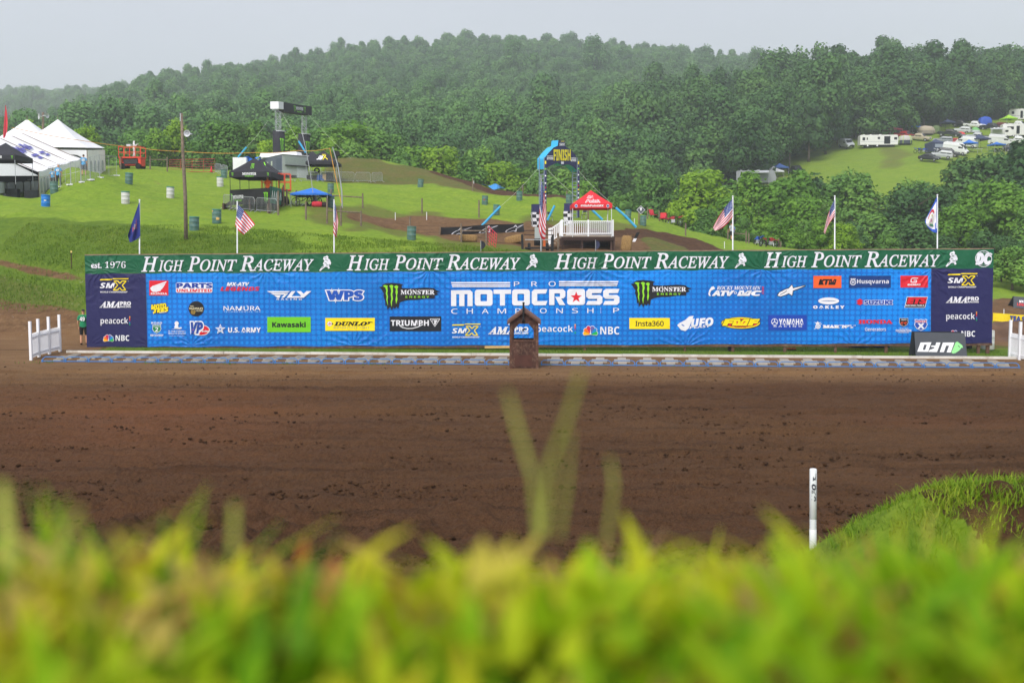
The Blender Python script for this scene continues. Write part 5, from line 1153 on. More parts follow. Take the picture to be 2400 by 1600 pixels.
x, y = rows(9000, (-1.15, 1.15), (1.0, 4.0)); z = ground(x, y)
blades('grass', 'rough grass down the near face of the bank', np.stack([x, y, z], -1), None, .10, .008, .9, G1, 14, g.random(len(x))*.7)
G2 = grass_mat('mound_grass', [(0, (.07, .15, .010)), (.35, (.15, .27, .014)), (.6, (.28, .36, .024)), (.8, (.34, .31, .06)), (1, (.24, .12, .04))], .35)
x = g.uniform(2.0, 9.5, 64000); y = g.uniform(8.6, 14.6, 64000); z = ground(x, y)
mnd = sstep(2.3, 5, x); top = np.exp(-((y-11.2-.12*(x-3.5))/1.75)**2); keep = (g.random(len(x)) < np.where(y > 11.0-.2*sstep(4, 6, x), .9, np.where(x < 4.9, .9, .35)*sstep(.45, .6, fbm(x*1.6, y*1.6, 3, 2)+.1))*np.clip(mnd*1.4, 0, 1))
x, y, z = x[keep], y[keep], z[keep]
tn = np.clip(.5*fbm(x*1.5, y*1.5, 15, 3)+.35*g.random(len(x))+.45*sstep(.52, .66, fbm(x*.9+3, y*.9, 19, 3))*sstep(4.8, 6, x), 0, 1)
blades('grass', 'tufted grass with dead brown patches on the mound beside the white course marker', np.stack([x, y, z-.02], -1), None, (.07+.09*g.random(len(x))), .012, .85, G2, 16, tn)
G3 = grass_mat('bank_meadow', [(0, (.07, .15, .010)), (.5, (.14, .24, .016)), (1, (.24, .28, .04))], .3)
x = g.uniform(-33, 8, 60000); y = g.uniform(54.5, 70, 60000); z = ground(x, y); px, py = topix(x, y, z)
keep = (py < 735-30*g.random(len(x))) & (px > -60) & (px < 1500) & ~((py > 602+.2*px) & (py < 632+.2*px) & (px < 260) & (g.random(len(x)) < .8)) & ((px < 215) | (py < 600)); x, y, z = x[keep], y[keep], z[keep]
blades('grass', 'uncut grass on the steep bank behind the wall', np.stack([x, y, z-.03], -1), None, .16, .035, .8, G3, 17, np.clip(fbm(x*.5, y*.5, 3, 4)*.8+.3*g.random(len(x))-.1, 0, 1))
x = g.uniform(-24, 24, 24000); y = g.uniform(45.2, 55, 24000); S, N = gate_s(x, y); keep = ((N > 3.0) & (N < 6.2) & (S > .8)) | ((N < -.02) & (N > -.5) & (fbm(x*.7, y*.5, 40, 3)+.15*g.random(len(x)) > .66)); x, y = x[keep], y[keep]; z = ground(x, y); S, N = gate_s(x, y)
blades('grass', 'fresh green grass strip under the wall and weeds along the gates', np.stack([x, y, z-.01], -1), None, np.where(N > 0, .09, .11), .022, .7, G3, 18, g.random(len(x))*.45)
def clods():
    g = np.random.default_rng(30); n = 26000; y = 14.5+30*g.random(n)**2.1; x = g.uniform(-1, 1, n)*(y*.56); dens = fbm(x*.18, y*1.5, 44, 4)+.30*sstep(21, 16, y); k = g.random(n) < sstep(.40, .66, dens); x, y = x[k], y[k]; n = len(x); z = ground(x, y)
    s = (.012+.034*g.random(n)**3.5)*(1+.8*sstep(19, 16, y)*g.random(n))
    u = (1+5**.5)/2; ic = np.array([(-1, u, 0), (1, u, 0), (-1, -u, 0), (1, -u, 0), (0, -1, u), (0, 1, u), (0, -1, -u), (0, 1, -u), (u, 0, -1), (u, 0, 1), (-u, 0, -1), (-u, 0, 1)])/1.9
    f = np.array([(0, 11, 5), (0, 5, 1), (0, 1, 7), (0, 7, 10), (0, 10, 11), (1, 5, 9), (5, 11, 4), (11, 10, 2), (10, 7, 6), (7, 1, 8), (3, 9, 4), (3, 4, 2), (3, 2, 6), (3, 6, 8), (3, 8, 9), (4, 9, 5), (2, 4, 11), (6, 2, 10), (8, 6, 7), (9, 8, 1)])
    P = np.stack([x, y, z+s*.25], -1)[:, None]+ic[None]*(s[:, None, None]*(.45+1.1*g.random((n, 12, 1)))*np.array([1.35, 1.2, .8]))
    F = (np.arange(n)[:, None, None]*12+f[None]).reshape(-1, 3).astype(np.int32); V = P.reshape(-1, 3); me = bpy.data.meshes.new('dirt_clods'); me.vertices.add(len(V)); me.vertices.foreach_set('co', np.ascontiguousarray(V, np.float32).ravel()); me.loops.add(F.size); me.loops.foreach_set('vertex_index', F.ravel()); me.polygons.add(len(F)); me.polygons.foreach_set('loop_start', np.arange(0, F.size, 3, dtype=np.int32)); me.polygons.foreach_set('loop_total', np.full(len(F), 3, np.int32)); me.update(calc_edges=True); me.polygons.foreach_set('use_smooth', np.ones(len(F), bool))
    me.materials.append(mat('clod_soil', '#45301f', .95, .45, 1.5, 1.0, 60, spec=.1)); o = bpy.data.objects.new('dirt_clods', me); COL.objects.link(o); tag(o, 'crumbled clods of brown soil over the raked start straight', 'soil', None, 'stuff')
clods()
# ------------------------------------------------------------------ the hillside behind the wall
GALV = mat('galvanised_steel', '#a9adb2', .45, .1, 10, metal=.3); POSTW = mat('weathered_post', '#77695a', .9, .3, 6, .5, 40); DARKR = mat('black_rubber', '#161617', .8)
CANV = mat('black_canopy_cloth', '#22222b', .75, .12, 3); CANR = mat('red_canopy_cloth', '#d5202e', .6, .06, 3); CANB = mat('blue_canopy_cloth', '#1f6fd2', .6, .08, 3); NAVYC = mat('navy_canopy_cloth', '#353f5e', .7, .1, 3)
TENTW = mat('white_tent_vinyl', '#e9eaee', .5, .04, 1.2); PINK = mat('pane_vinyl', '#b3b9c6', .25, .08, 5); REDP = mat('red_lift_paint', '#e0402c', .45, .1, 5); REDG = mat('red_gate_paint', '#b02432', .5, .12, 5)
GREEND = mat('green_drum', '#4d716c', .5, .12, 3, dirt='#7d8a72', dscale=4); WHITED = mat('white_drum', '#c8cac7', .55, .06, 3, dirt='#9a7f66', dscale=3); TEALD = mat('teal_drum_end', '#3a8078', .5, .1)
LW = mat('white_print', '#e8e9ee', .6, .03); LG = mat('lime_print', '#82d62c', .6, .05); LY = mat('yellow_print', '#efdf22', .6, .05)
def drum(px, py, label, shell, lid, tilt=0.0, patch=None, h=.92, r=.31):
    p = hit(px, py); o = thing('barrel', label, 'barrel', p, px*.7, 'barrels along the grass'); q = Matrix.Rotation(tilt, 3, 'Y')
    o.rotation_euler = (0, tilt, 0)
    prof = [(r*.97, -.1), (r, .02), (r, h*.30), (r*1.035, h*.32), (r*1.035, h*.35), (r, h*.37), (r, h*.63), (r*1.035, h*.65), (r*1.035, h*.68), (r, h*.70), (r, h*.97), (r*1.03, h)]
    mb = MB(); mb.lathe(prof, (0, 0, 0), 0, 18); mb.build('barrel_shell', shell, o, True)
    mb = MB(); mb.lathe([(r*1.035, -.07), (r*1.035, .01), (r*.96, .012), (r*.94, -.02)], (0, 0, h), 0, 18); mb.build('lid', lid, o, True)
    if patch:
        mb = MB()
        for (a, z, w, hh, m) in patch: mb.sheet(lambda u, v: (r*1.04*math.sin(a+(u-.5)*w), -r*1.04*math.cos(a+(u-.5)*w), z+(v-.5)*hh*(1-.5*abs(u-.4))), 4, 2)
        mb.build('torn_patch', patch[0][4], o)
    return o
TORN = mat('torn_yellow', '#d9b26a', .8, .2)
for a in [(107, 486, 'bright blue barrel with a white sticker, leaning on the grass below the white tent', mat('blue_drum', '#1b76c9', .45, .06), mat('blue_drum', '#1b76c9'), .04, [(.3, .5, .5, .08, LW)]),
          (127, 453, 'green barrel standing in front of the wire fence by the white tent', GREEND, GREEND), (302, 431, 'dented green barrel leaning sideways, below the red scissor lift', GREEND, TEALD, .06),
          (294, 477, 'white barrel with a teal lid, nearest the navy flag', WHITED, TEALD, .02), (399, 464, 'white barrel with a teal lid, just beside the tall wooden pole', WHITED, TEALD, .04),
          (516, 437, 'rust streaked white barrel behind the black canopy booth', WHITED, TEALD), (525, 418, 'green barrel beside the crowd barriers at the red tube gate', GREEND, GREEND),
          (455, 541, 'ribbed green barrel at the foot of the tall wooden pole', GREEND, TEALD, .03), (508, 522, 'green barrel with torn yellow patches, next to the striped flag', GREEND, TEALD, .02, [(.5, .28, .7, .2, TORN), (-.8, .8, .4, .1, TORN)]),
          (775, 452, 'pale green barrel behind the blue canopy', GREEND, GREEND, .02), (774, 487, 'green barrel behind the wooden posts at the blue canopy', GREEND, GREEND), (985, 440, 'green barrel alone in front of the brown berm', GREEND, GREEND, .08),
          (964, 562, 'green barrel near the header of the wall, below the dirt track', GREEND, GREEND, .04), (1136, 480, 'green barrel with a rusty round mark, beside a fence post', GREEND, GREEND, .05, [(-.2, .5, .5, .2, mat('rust_mark', '#8a5347', .9))]),
          (1163, 503, 'blue-green barrel behind the end of the light blue guy pole', GREEND, TEALD, .05), (1217, 470, 'blue-green barrel at the end of the blue tarpaulin', GREEND, TEALD, .03), (1333, 476, 'green barrel showing between the legs of the finish arch', GREEND, GREEND),
          (1471, 514, 'green barrel by the light blue guy pole behind the red canopy', GREEND, TEALD, .08), (1507, 528, 'green barrel beside the post with the diamond sign', GREEND, TEALD, .03)]: drum(*a)
def barrier(a, b, label, cover=None, h=1.1, bars=15, group='steel crowd barriers'):
    p = Vector(a); d = Vector(b)-p; w = math.hypot(d.x, d.y); rz = math.atan2(d.y, d.x); sl = d.z/w; o = thing('crowd_barrier', label, 'barrier', p, rz, group)
    f = lambda x, z, y=0: (x, y, z+sl*x); g = .04; mb = MB()
    mb.tube([f(g, .18), f(g, h-.15), f(g+.14, h), f(w-g-.14, h), f(w-g, h-.15), f(w-g, .18)], .021, 0, 6, closed=True); mb.build('frame', GALV, o, True)
    if bars:
        mb = MB()
        for i in range(bars): x = g+(w-2*g)*(i+1)/(bars+1); mb.tube([f(x, .18), f(x, h-.01)], .009, 0, 4)
        mb.build('bars', GALV, o)
    for x in (.18, w-.18): mb = MB(); mb.tube([f(x, .18), f(x, .05, -.3), f(x, .0, -.36)], .02, 0, 5); mb.tube([f(x, .18), f(x, .05, .3), f(x, .0, .36)], .02, 0, 5); mb.build('foot', GALV, o)
    if cover: mb = MB(); mb.sheet(lambda u, v: f(g+.02+(w-2*g-.04)*u, .2+(h-.24)*v, -.03+.02*math.sin(u*11+v*5)), 8, 4); mb.build('cover', cover, o, True)
    return o
def run(pts, labels, **k):
    P = [hit(*p) for p in pts]
    for a, b, l in zip(P, P[1:], labels): d = (b-a)*.02; barrier(a+d, b-d, l, **k)
HV = mat('white_barrier_cover', '#c3c8d8', .6, .08, 6)
run([(-12, 458), (17, 456.5), (37, 455.5), (56, 454.5), (73, 453), (91, 452), (108, 450.5)], ['barrier with a white cloth cover, %s from the white tent corner post' % k for k in ('sixth', 'fifth', 'fourth', 'third', 'second', 'first')], cover=HV, bars=6)
run([(-5, 440), (27, 440), (54, 439)], ['bare steel barrier behind the covered ones, at the frame edge', 'bare steel barrier behind the covered ones, before the dark tent opening'])
run([(523, 489), (549, 493), (599, 497.5), (652, 502)], ['short mesh filled barrier at the ramp of the black booth', 'steel barrier before the black skirt of the booth, the middle one', 'steel barrier at the near corner of the booth, beside the wooden posts'], h=1.15)
run([(650, 425), (696, 426.5)], ['steel barrier before the grey trailer'], h=1.1)
run([(700, 426.5), (748, 427)], ['steel barrier before the stack of tyres'])
run([(750, 427), (793, 427), (832, 427.5), (870, 428)], ['steel barrier under the black canopy with the yellow X', 'steel barrier just beyond the black canopy', 'steel barrier in front of the brown berm'])
run([(871, 428.5), (897, 427)], ['last steel barrier at the end of the row by the berm'])
run([(503, 406), (520, 409), (534, 413)], ['steel barrier next to the red tube gate', 'steel barrier behind the green barrel near the gate'])
run([(552, 418), (588, 421), (622, 425)], ['steel barrier behind the canopy booth, the farther one', 'steel barrier behind the canopy booth, nearer the orange lift'])
run([(679, 482), (717, 484)], ['lone steel barrier before the blue canopy'])
# --- canopies
def canopy(name, label, apex, eaveL, eaveR, val, Y, depth, base, roof, leg, rz=0.0, draw=None, drawval=None, walls=None, legs=True, cat='canopy', group=None):
    """pop-up canopy from photo pixels: apex, the two near eave corners, valance height in m"""
    a, b = at(*eaveL, Y), at(*eaveR, Y); w = (b-a).length; c = (a+b)/2; g = Vector((c.x, c.y, base.z if hasattr(base, 'z') else base)); o = thing(name, label, cat, g, rz, group)
    he = c.z-g.z; hp = at(*apex, Y+depth/2).z-g.z; W2 = w/2
    P = [(-W2, 0, he), (W2, 0, he), (W2, depth, he), (-W2, depth, he)]; A = Vector((0, depth/2, hp))
    mb = MB()
    for i in range(4):
        p, q = Vector(P[i]), Vector(P[(i+1) % 4]); n = 6
        def fn(u, v, p=p, q=q):
            e = p*(1-u)+q*u; r = e*(1-v)+A*v; r.z = he+(hp-he)*(v**1.25*.35+v*.65)-.05*math.sin(math.pi*u)*(1-v); return r
        mb.sheet(fn, n, n)
        mb.sheet(lambda u, v, p=p, q=q: (p*(1-u)+q*u)+Vector((0, 0, -val*(1-v)+.005)), n, 1)
    rf = mb.build('roof', roof, o, True)
    if legs:
        for p in P: mb = MB(); s = .97; mb.tube([(p[0]*s, depth/2+(p[1]-depth/2)*s, -.15), (p[0]*s, depth/2+(p[1]-depth/2)*s, he)], .025, 0, 6); mb.build('leg', leg, o)
    f = lambda x, y, lay=1: Vector((0, 0, 0))
    if draw:      # print on the near slope: x -1..1 across, y 0 (eave) .. 1 (apex)
        n = (Vector(P[1])-Vector(P[0])).cross(A-Vector(P[0])).normalized(); n = n if n.y < 0 else -n
        def fs(x, y, lay=1):
            v = y; r = Vector((x*W2*(1-v), depth/2*v, he+(hp-he)*(v**1.25*.35+v*.65)-.05*math.cos(x*1.5)*(1-v))); return r+n*(.02+.006*lay)
        d = Decal(fs); draw(d); d.mb.f = [t for t in d.mb.f]; d.build('printed_logo', rf)
    if drawval: d = Decal(lambda x, y, lay=1: Vector((x*W2, -.012-.004*lay, he-val*y))); drawval(d); d.build('printed_logo', rf)
    for (i, m, h0) in (walls or []):
        p, q = Vector(P[i]), Vector(P[(i+1) % 4]); mb = MB(); mb.sheet(lambda u, v: (p*(1-u)+q*u)*.985+Vector((0, .01, 0))+Vector((.03*math.sin(u*14), .03*math.sin(u*11), -he+h0+(he-h0-val)*v-(p*(1-u)+q*u).z*.985+he)), 10, 2); mb.build('side_wall', m, o, True)
    return o
def flipy(d0, fx):
    """helper: draw crop-style marks (y down) inside a (x,y) box of the slope"""
    return d0
def claw_on(d, x0, x1, y0, y1, m, lay=1):
    for c in CLAW: d.poly([(x0+(x-1166)/(1308-1166)*(x1-x0), y0+(y-342)/(546-342)*(y1-y0)) for x, y in c], m, lay)
def txt(d, s, x0, x1, yt, yb, m, sty='b', off=.02, lay=1):
    """text with top row yt and bottom row yb in the surface's own v"""
    p, f = text_fit(s, (0, 0, 1, 1), sty, off); d.put([(x0+a*(x1-x0), yt+b*(yb-yt)) for a, b in p], f, m, lay)
bz = hit(640, 497).z
def mval(d): txt(d, 'MONSTER', -.38, .28, .15, .62, LW, 'sb'); txt(d, 'ENERGY', -.25, .18, .72, .92, LG, 's'); [claw_on(d, a, a+.1, .15, .85, LG) for a in (-.9, .78)]
def mroof(d): claw_on(d, -.17, .17, .62, .2, LG)
deckz = at(560, 466, 81).z
canopy('canopy', 'black canopy with green claw marks over the raised booth, the nearer of two', (586, 370), (537, 402.5), (636, 402.5), .42, 80.5, 3.0, deckz, CANV, CANV, draw=mroof, drawval=mval)
canopy('canopy', 'black canopy with a green stripe, standing behind the clawed booth canopy', (598, 372), (560, 404), (648, 404), .45, 84, 3.0, hit(600, 490).z, CANV, CANV, draw=lambda d: d.poly([(.5, .3), (.62, .3), (.8, .75), (.6, .75)], LG))
canopy('canopy', 'low sagging blue canopy over the parked bicycles', (727, 440), (680, 451), (768, 455), .14, 83, 3.2, hit(725, 487).z, CANB, GALV)
SMXW = lambda d: (txt(d, 'SM', -.42, .1, .55, .2, LW, 'bi', .03), d.line([(.1, .2), (.5, .58)], .07, LY), d.line([(.5, .2), (.1, .58)], .07, LY), d.line([(-.1, .64), (.5, .64)], .05, LY))
canopy('canopy', 'black canopy with a white word and yellow X, next to the grey trailer', (746.5, 352.5), (716, 378), (789, 379), .32, 112, 3.2, hit(750, 424).z, CANV, GALV, draw=SMXW)
canopy('canopy', 'black canopy half hidden behind the grey trailer', (727, 354), (702, 374), (752, 374), .3, 118, 3, hit(727, 420).z, CANV, GALV)
canopy('canopy', 'black canopy with a green claw mark at the mouth of the white tent', (-8, 335), (-50, 361), (35, 365), .42, 86, 3.2, hit(10, 448).z, CANV, GALV, drawval=mval)
def hpval(d):
    txt(d, '#HighPointMX', -.58, .56, .2, .82, LW, 'b', .02)
    for x, m in ((-.8, mat('badge_blue', '#4b63b8', .6)), (.78, mat('badge_navy', '#3b4a90', .6))): d.disc((x, .5), .07, .38, LW, 1, 16); d.disc((x, .5), .055, .28, m, 2, 16)
dz = at(1380, 551, 75).z
canopy('canopy', 'bright red canopy with white lettering over the white railed deck', (1391.5, 446), (1341, 478), (1435, 476.5), .33, 74.4, 2.9, dz, CANR, POLE, draw=lambda d: (txt(d, 'High', -.42, .22, .62, .38, LW, 'bi', .05), txt(d, 'Point', -.38, .5, .36, .12, LW, 'bi', .05), txt(d, 'High', -.40, .20, .60, .40, CANR, 'bi', -.02, 3), txt(d, 'Point', -.36, .48, .34, .14, CANR, 'bi', -.02, 3)), drawval=hpval)
# --- raised booth
def booth():
    a, b, c = hit(531, 487), hit(633, 499), hit(657, 494); o = thing('raised_booth', 'raised wooden booth wrapped in black cloth with green claw marks', 'booth', b)
    zt, zf = at(580, 441, 80.5).z-b.z, at(580, 467, 80.5).z-b.z; A, C_ = a-b, c-b; A.z = C_.z = 0; D_ = A+C_*2.2; C2 = C_*2.2
    A = Vector((at(531, 440, 81.5).x-b.x, 2.2, 0)); C2 = Vector((at(657, 440, 83).x-b.x, 3.2, 0)); D_ = A+C2; nA = Vector((A.y, -A.x, 0)).normalized(); nA = nA if nA.y < 0 else -nA; nC = Vector((1, -.3, 0)).normalized()
    WD = mat('brown_booth_timber', '#4b3a31', .85, .25, 5)
    up = lambda z: Vector((0, 0, z)); mb = MB(); mb.prism([(0, 0), (1, 0), (1, 1), (0, 1)], lambda u, v, q: C2*u+A*v+up(q), zf-.12, zf); mb.build('floor_deck', WD, o)
    def cloth_(p, q, z0, z1, m, n, k): mb = MB(); mb.sheet(lambda u, v: p*(1-u)+q*u+up(z0+(z1-z0)*v)+n*(.02+.035*math.sin(u*17+v*2)*(1-v)), 24, 4); return mb.build(k, m, o, True)
    s = cloth_(A, A*0, zf-.35, zt, mat('black_booth_cloth', '#19191d', .75, .15, 3), nA, 'front_skirt'); cloth_(C2, D_, zf-.3, zt, CANV, nC, 'back_skirt')
    g = cloth_(A*0, C2, zf-.3, zt+.15, mat('green_booth_cloth', '#2c6b58', .7, .1, 3), nC, 'side_skirt')
    d = Decal(lambda x, y, lay=1: A*(1-x)+up(zt-(zt-zf+.35)*y)+nA*(.065+.005*lay)); claw_on(d, .01, .075, .25, .85, LG); claw_on(d, .86, .97, .25, .95, LG); txt(d, 'MONSTER', .09, .36, .38, .6, LW, 'sb'); txt(d, 'ENERGY', .13, .32, .66, .76, LG, 's'); d.build('printed_logo', s)
    d = Decal(lambda x, y, lay=1: C2*x+up(zt+.15-(zt-zf+.45)*y)+nC*(.065+.005*lay))
    for i in range(5): d.line([(.1+.17*i, .75), (.16+.17*i, .25), (.2+.17*i, .72)], .035, LW)
    d.build('printed_logo', g)
    for p in (A*.02, A*.5, A*.98, C2*.95, D_*.97, C2*.5): mb = MB(); mb.box((p.x, p.y, zf/2-.35), (.12, .12, zf+.7)); mb.build('post', WD, o)
    r0 = A+Vector((-.1, .2, zf)); mb = MB(); mb.prism([(0, 0), (1, 0), (1, 1), (0, 1)], lambda u, v, q: r0+Vector((-.62*u, .1*u+1.0*v, -.45*u+q)), -.08, 0); mb.box((A.x-.55, A.y+.3, (zf-.6)/2), (.13, .8, zf+.2)); mb.build('ramp', WD, o)
    mb = MB(); mb.box(tuple(A*.45+C2*.5+up(zf+.75)), (1.3, .5, .05)); [mb.tube([tuple(A*.45+C2*.5+Vector((x, 0, zf))), tuple(A*.45+C2*.5+Vector((x, 0, zf+.75)))], .02) for x in (-.6, 0, .6)]; mb.build('table', GALV, o)
booth()
p = at(628, 466, 81.5); person(Vector((p.x, p.y, deckz)), R_(170), 'person in a bright orange T-shirt standing under the booth canopy', tee('#f2661c'), mat('navy_jeans', '#2c3348', .8), 1.78, long_legs=True)
# --- utility pole, horns, feather flag, ropes
def utility_pole():
    b = on(436, 65.5); t = at(425.5, 266, 65.6)-b; o = thing('utility_pole', 'tall slightly leaning bare wooden pole on the grass, the tallest on the slope', 'pole', b); mb = MB(); mb.tube([(0, 0, -.4), t*.35+Vector((.05, 0, 0)), t*.7, t], [.125, .115, .10, .085], 0, 10); mb.build('shaft', POSTW, o, True)
    mb = MB(); mb.box(t+Vector((-.05, -.09, -.25)), (.06, .04, .5)); mb.build('bracket', GALV, o)
utility_pole()
HORN = mat('grey_horn', '#c3c6ca', .4, .05)
def horn(c, rz, label, r=.2, tilt=0.0):
    o = thing('horn_speaker', label, 'loudspeaker', c, rz); q = Matrix.Rotation(math.pi/2, 3, 'X'); mb = MB(); mb.lathe([(.05, -.42), (.055, -.25), (.07, -.15), (.11, -.06), (.17, -.01), (r, .02), (r*1.04, .03), (r*.9, .0), (.10, -.07), (.05, -.16)], (0, 0, 0), 0, 20, None, q); mb.build('bell', HORN, o, True)
    mb = MB(); mb.lathe([(.085, -.6), (.085, -.42), (.05, -.40)], (0, 0, 0), 0, 14, None, q); mb.build('driver_unit', GALV, o, True); mb = MB(); mb.ball((0, .02, 0), .045); mb.build('centre_plug', HORN, o)
horn(at(438.5, 313, 65.2), R_(-8), 'round grey horn loudspeaker on the side of the tall wooden pole', .21)
def twin_pole():
    b = on(101, 116); t = at(101, 264, 116)-b; o = thing('wooden_pole', 'short dark wooden pole rising behind the peaked tent, carrying two horns', 'pole', b); mb = MB(); mb.tube([(0, 0, -.3), t], [.16, .13], 0, 8); mb.build('shaft', POSTW, o, True)
twin_pole(); horn(at(91.5, 273.5, 115.7), R_(-50), 'grey horn loudspeaker on the pole behind the tents, facing away from the lift', .32); horn(at(110.5, 271.5, 115.7), R_(70), 'pale grey horn loudspeaker on the pole behind the tents, facing the lift', .28)
def feather():
    b = on(10.5, 101); o = thing('feather_flag', 'slim red feather flag behind the white tent roof', 'feather flag', b); t = at(12.5, 247, 101)-b; mb = MB(); mb.tube([(0, 0, 0), t*.8, t], [.03, .02, .01]); mb.build('pole', DARKR, o); mb = MB(); mb.sheet(lambda u, v: (t.x*v+.03-(.03+.34*math.sin(math.pi*v**.7))*(u-.9), .02*math.sin(u*5), t.z*(.55+.45*v)), 4, 10); mb.build('flag', mat('red_feather_cloth', '#c5283a', .7), o, True)
feather()
def rope(pts, r, label, m, name='cable'):
    P = [at(*p) for p in pts]; Q = [P[0]]
    for a, b in zip(P, P[1:]):
        for i in range(1, 7): t = i/6; c = a.lerp(b, t); c.z -= .25*math.sin(math.pi*t)*min(1, (b-a).length/20); Q.append(c)
    o = thing(name, label, 'cable', P[0]); mb = MB(); mb.tube([q-P[0] for q in Q], r, 0, 5); mb.build('strand', m, o)
ORR = mat('orange_cable', '#c8913a', .7, .1)
rope([(28, 299, 96), (200, 331, 102), (313, 345, 104), (426, 355, 100), (600, 358, 95), (700, 353, 90), (773, 348, 82), (800, 476, 80)], .028, 'long sagging orange cable strung from the tents past the wooden pole', ORR)
# --- white tents
def frame_tent():
    n = on(92, 91); f = on(189, 99); o = thing('frame_tent', 'big white frame tent with arched window walls and a long sloping roof', 'tent', n); w = f-n; L_ = math.hypot(w.x, w.y); rz = math.atan2(w.y, w.x)-math.pi/2; o.rotation_euler = (0, 0, rz); sl = (f.z-n.z)/L_; HW, E, RG = 5.5, 2.65, 5.1
    G = lambda x, y, z: (x, y, z+sl*y*.75)
    for sx, nm in ((1, 'near'), (-1, 'far')):
        mb = MB(); mb.sheet(lambda u, v: G(-HW+sx*HW*(1-v)*1.01, -.2+(L_+.4)*u, E+(RG-E)*v-.10*math.sin(math.pi*v)+.03*math.cos(u*8*math.pi)*(1-v)), 32, 8); mb.build('roof_slope', TENTW, o, True)
    for i in range(4):
        y0, y1 = L_*i/4, L_*(i+1)/4; mb = MB(); mb.sheet(lambda u, v: G(.02*math.sin(u*20), y0+(y1-y0)*u, -.2+(E+.15)*v), 8, 3); wl_ = mb.build('side_wall', TENTW, o, True)
        for k in range(3):
            c = y0+(y1-y0)*(k+.75)/3.5; ww = (y1-y0)*.085; pts = [(-ww, .75), (ww, .75), (ww, 1.7)]+[(ww*math.cos(R_(a)), 1.7+.32*math.sin(R_(a))) for a in (30, 60, 90, 120, 150)]+[(-ww, 1.7)]
            d = Decal(lambda a, b, lay=1: G(.05, c+a, b)); d.poly(pts, PINK); d.build('arched_window', wl_)
        mb = MB(); mb.sheet(lambda u, v: G(.07, y0+(y1-y0)*u, E-.42+.40*v-.16*math.sin(math.pi*u)*(1-v)), 10, 1); mb.build('valance', TENTW, o, True)
    for i in range(5): mb = MB(); mb.tube([G(.03, L_*i/4, -.2), G(.03, L_*i/4, E), G(-HW, L_*i/4, RG+.02), G(-2*HW, L_*i/4, E)], .035); mb.build('frame_bow', mat('tent_pole_brown', '#8a7c72', .6), o)
    mb = MB(); mb.sheet(lambda u, v: G(-2*HW*u, 0, E-.35+(RG-E+.35)*v*(1-abs(2*u-1)) + 0), 20, 4); mb.build('gable_cloth', mat('tent_gable', '#cfd3da', .6, .04), o, True)
    mb = MB(); mb.sheet(lambda u, v: G(-2*HW*u, L_*.55, -.2+(E+.2)*v), 6, 2); mb.build('inner_shade_sheet', mat('tent_shade_dark', '#1b2331', .8, .3, 2), o)  # dark sheet added inside; its colour stands for the shade of the interior
    ink = mat('violet_roof_print', '#5a5aa6', .7, .3, 20); d = Decal(lambda x, y, lay=1: Vector(G(-HW*(1-y)*1.0, L_*x, RG-(RG-E)*y+.05)))
    for (x0, x1, y0, y1) in ((.34, .40, .28, .5), (.42, .46, .30, .48), (.36, .52, .36, .42), (.55, .60, .25, .45), (.62, .66, .28, .44), (.57, .68, .36, .40), (.40, .52, .58, .64), (.42, .50, .67, .73), (.60, .70, .56, .62), (.62, .70, .65, .70)): d.poly([(x0, y0), (x1, y0), (x1, y1), (x0, y1)], ink)
    d.build('roof_lettering', o.children[0])
    mb = MB()
    for i in range(5): mb.box((-1.2-1.9*i, 1.2, .55), (1.2, .6, 1.1+.3*(i % 2)))
    mb.build('display_counter', mat('dark_counter', '#20242c', .6, .4, 3), o)
frame_tent()
def peak_tent():
    n, f = on(206, 101), on(247, 107.5); o = thing('peaked_tent', 'white tent with two tall pointed peaks behind the frame tent', 'tent', n); w = f-n; L_ = math.hypot(w.x, w.y); o.rotation_euler = (0, 0, math.atan2(w.y, w.x)-math.pi/2); E = (at(204, 352, 101).z-n.z); W_ = 12.0; PK = at(145, 289, 104).z-n.z; sl = (f.z-n.z)/L_*.5
    pk = [(-3.6, L_/2), (-6.9, L_/2+1.2)]
    def h(x, y):
        b = 0
        for (a, c) in pk: d = max(abs(x-a)/4.3, abs(y-c)/(L_/2+.8)); b = max(b, max(0, 1-d)**1.45)
        return E+(PK-E)*b
    mb = MB(); mb.sheet(lambda u, v: (-W_*(1-u), -.1+(L_+.2)*v, h(-W_*(1-u), -.1+(L_+.2)*v)+sl*L_*v), 60, 36); mb.build('roof', TENTW, o, True)
    mb = MB(); mb.sheet(lambda u, v: (.02, L_*u, -.2+sl*L_*u+(E+.2)*v), 6, 2); sw = mb.build('side_wall', TENTW, o, True)
    for k in range(4):
        c = L_*(k+.8)/4.6; ww = L_*.055; pts = [(-ww, .75), (ww, .75), (ww, 1.5)]+[(ww*math.cos(R_(a)), 1.5+.36*math.sin(R_(a))) for a in (30, 60, 90, 120, 150)]+[(-ww, 1.5)]; d = Decal(lambda a, b, lay=1: Vector((.06, c+a, b+sl*c))); d.poly(pts, PINK); d.build('arched_window', sw)
    mb = MB(); mb.sheet(lambda u, v: (-W_*u, .0, E-.45+.45*v-.0+(-.9*abs(2*((u*4) % 1)-1)**3 if v < .5 else 0)), 40, 1); mb.build('front_valance', TENTW, o, True)
    mb = MB(); mb.sheet(lambda u, v: (-W_*u, L_*.9, -.2+(E+.4)*v+sl*L_), 6, 2); mb.build('back_wall', mat('tent_gable', '#cfd3da'), o)
    for a, c in pk: mb = MB(); mb.tube([(a, c, 0), (a, c, PK+.8)], .03); mb.build('peak_pole', POSTW, o)
    for x, y in ((0, 0), (0, L_), (-3, 0), (-6, 0)): mb = MB(); mb.tube([(x, y, -.2), (x, y, E+sl*y)], .04); mb.build('corner_pole', mat('tent_pole_brown', '#8a7c72', .6), o)
peak_tent()
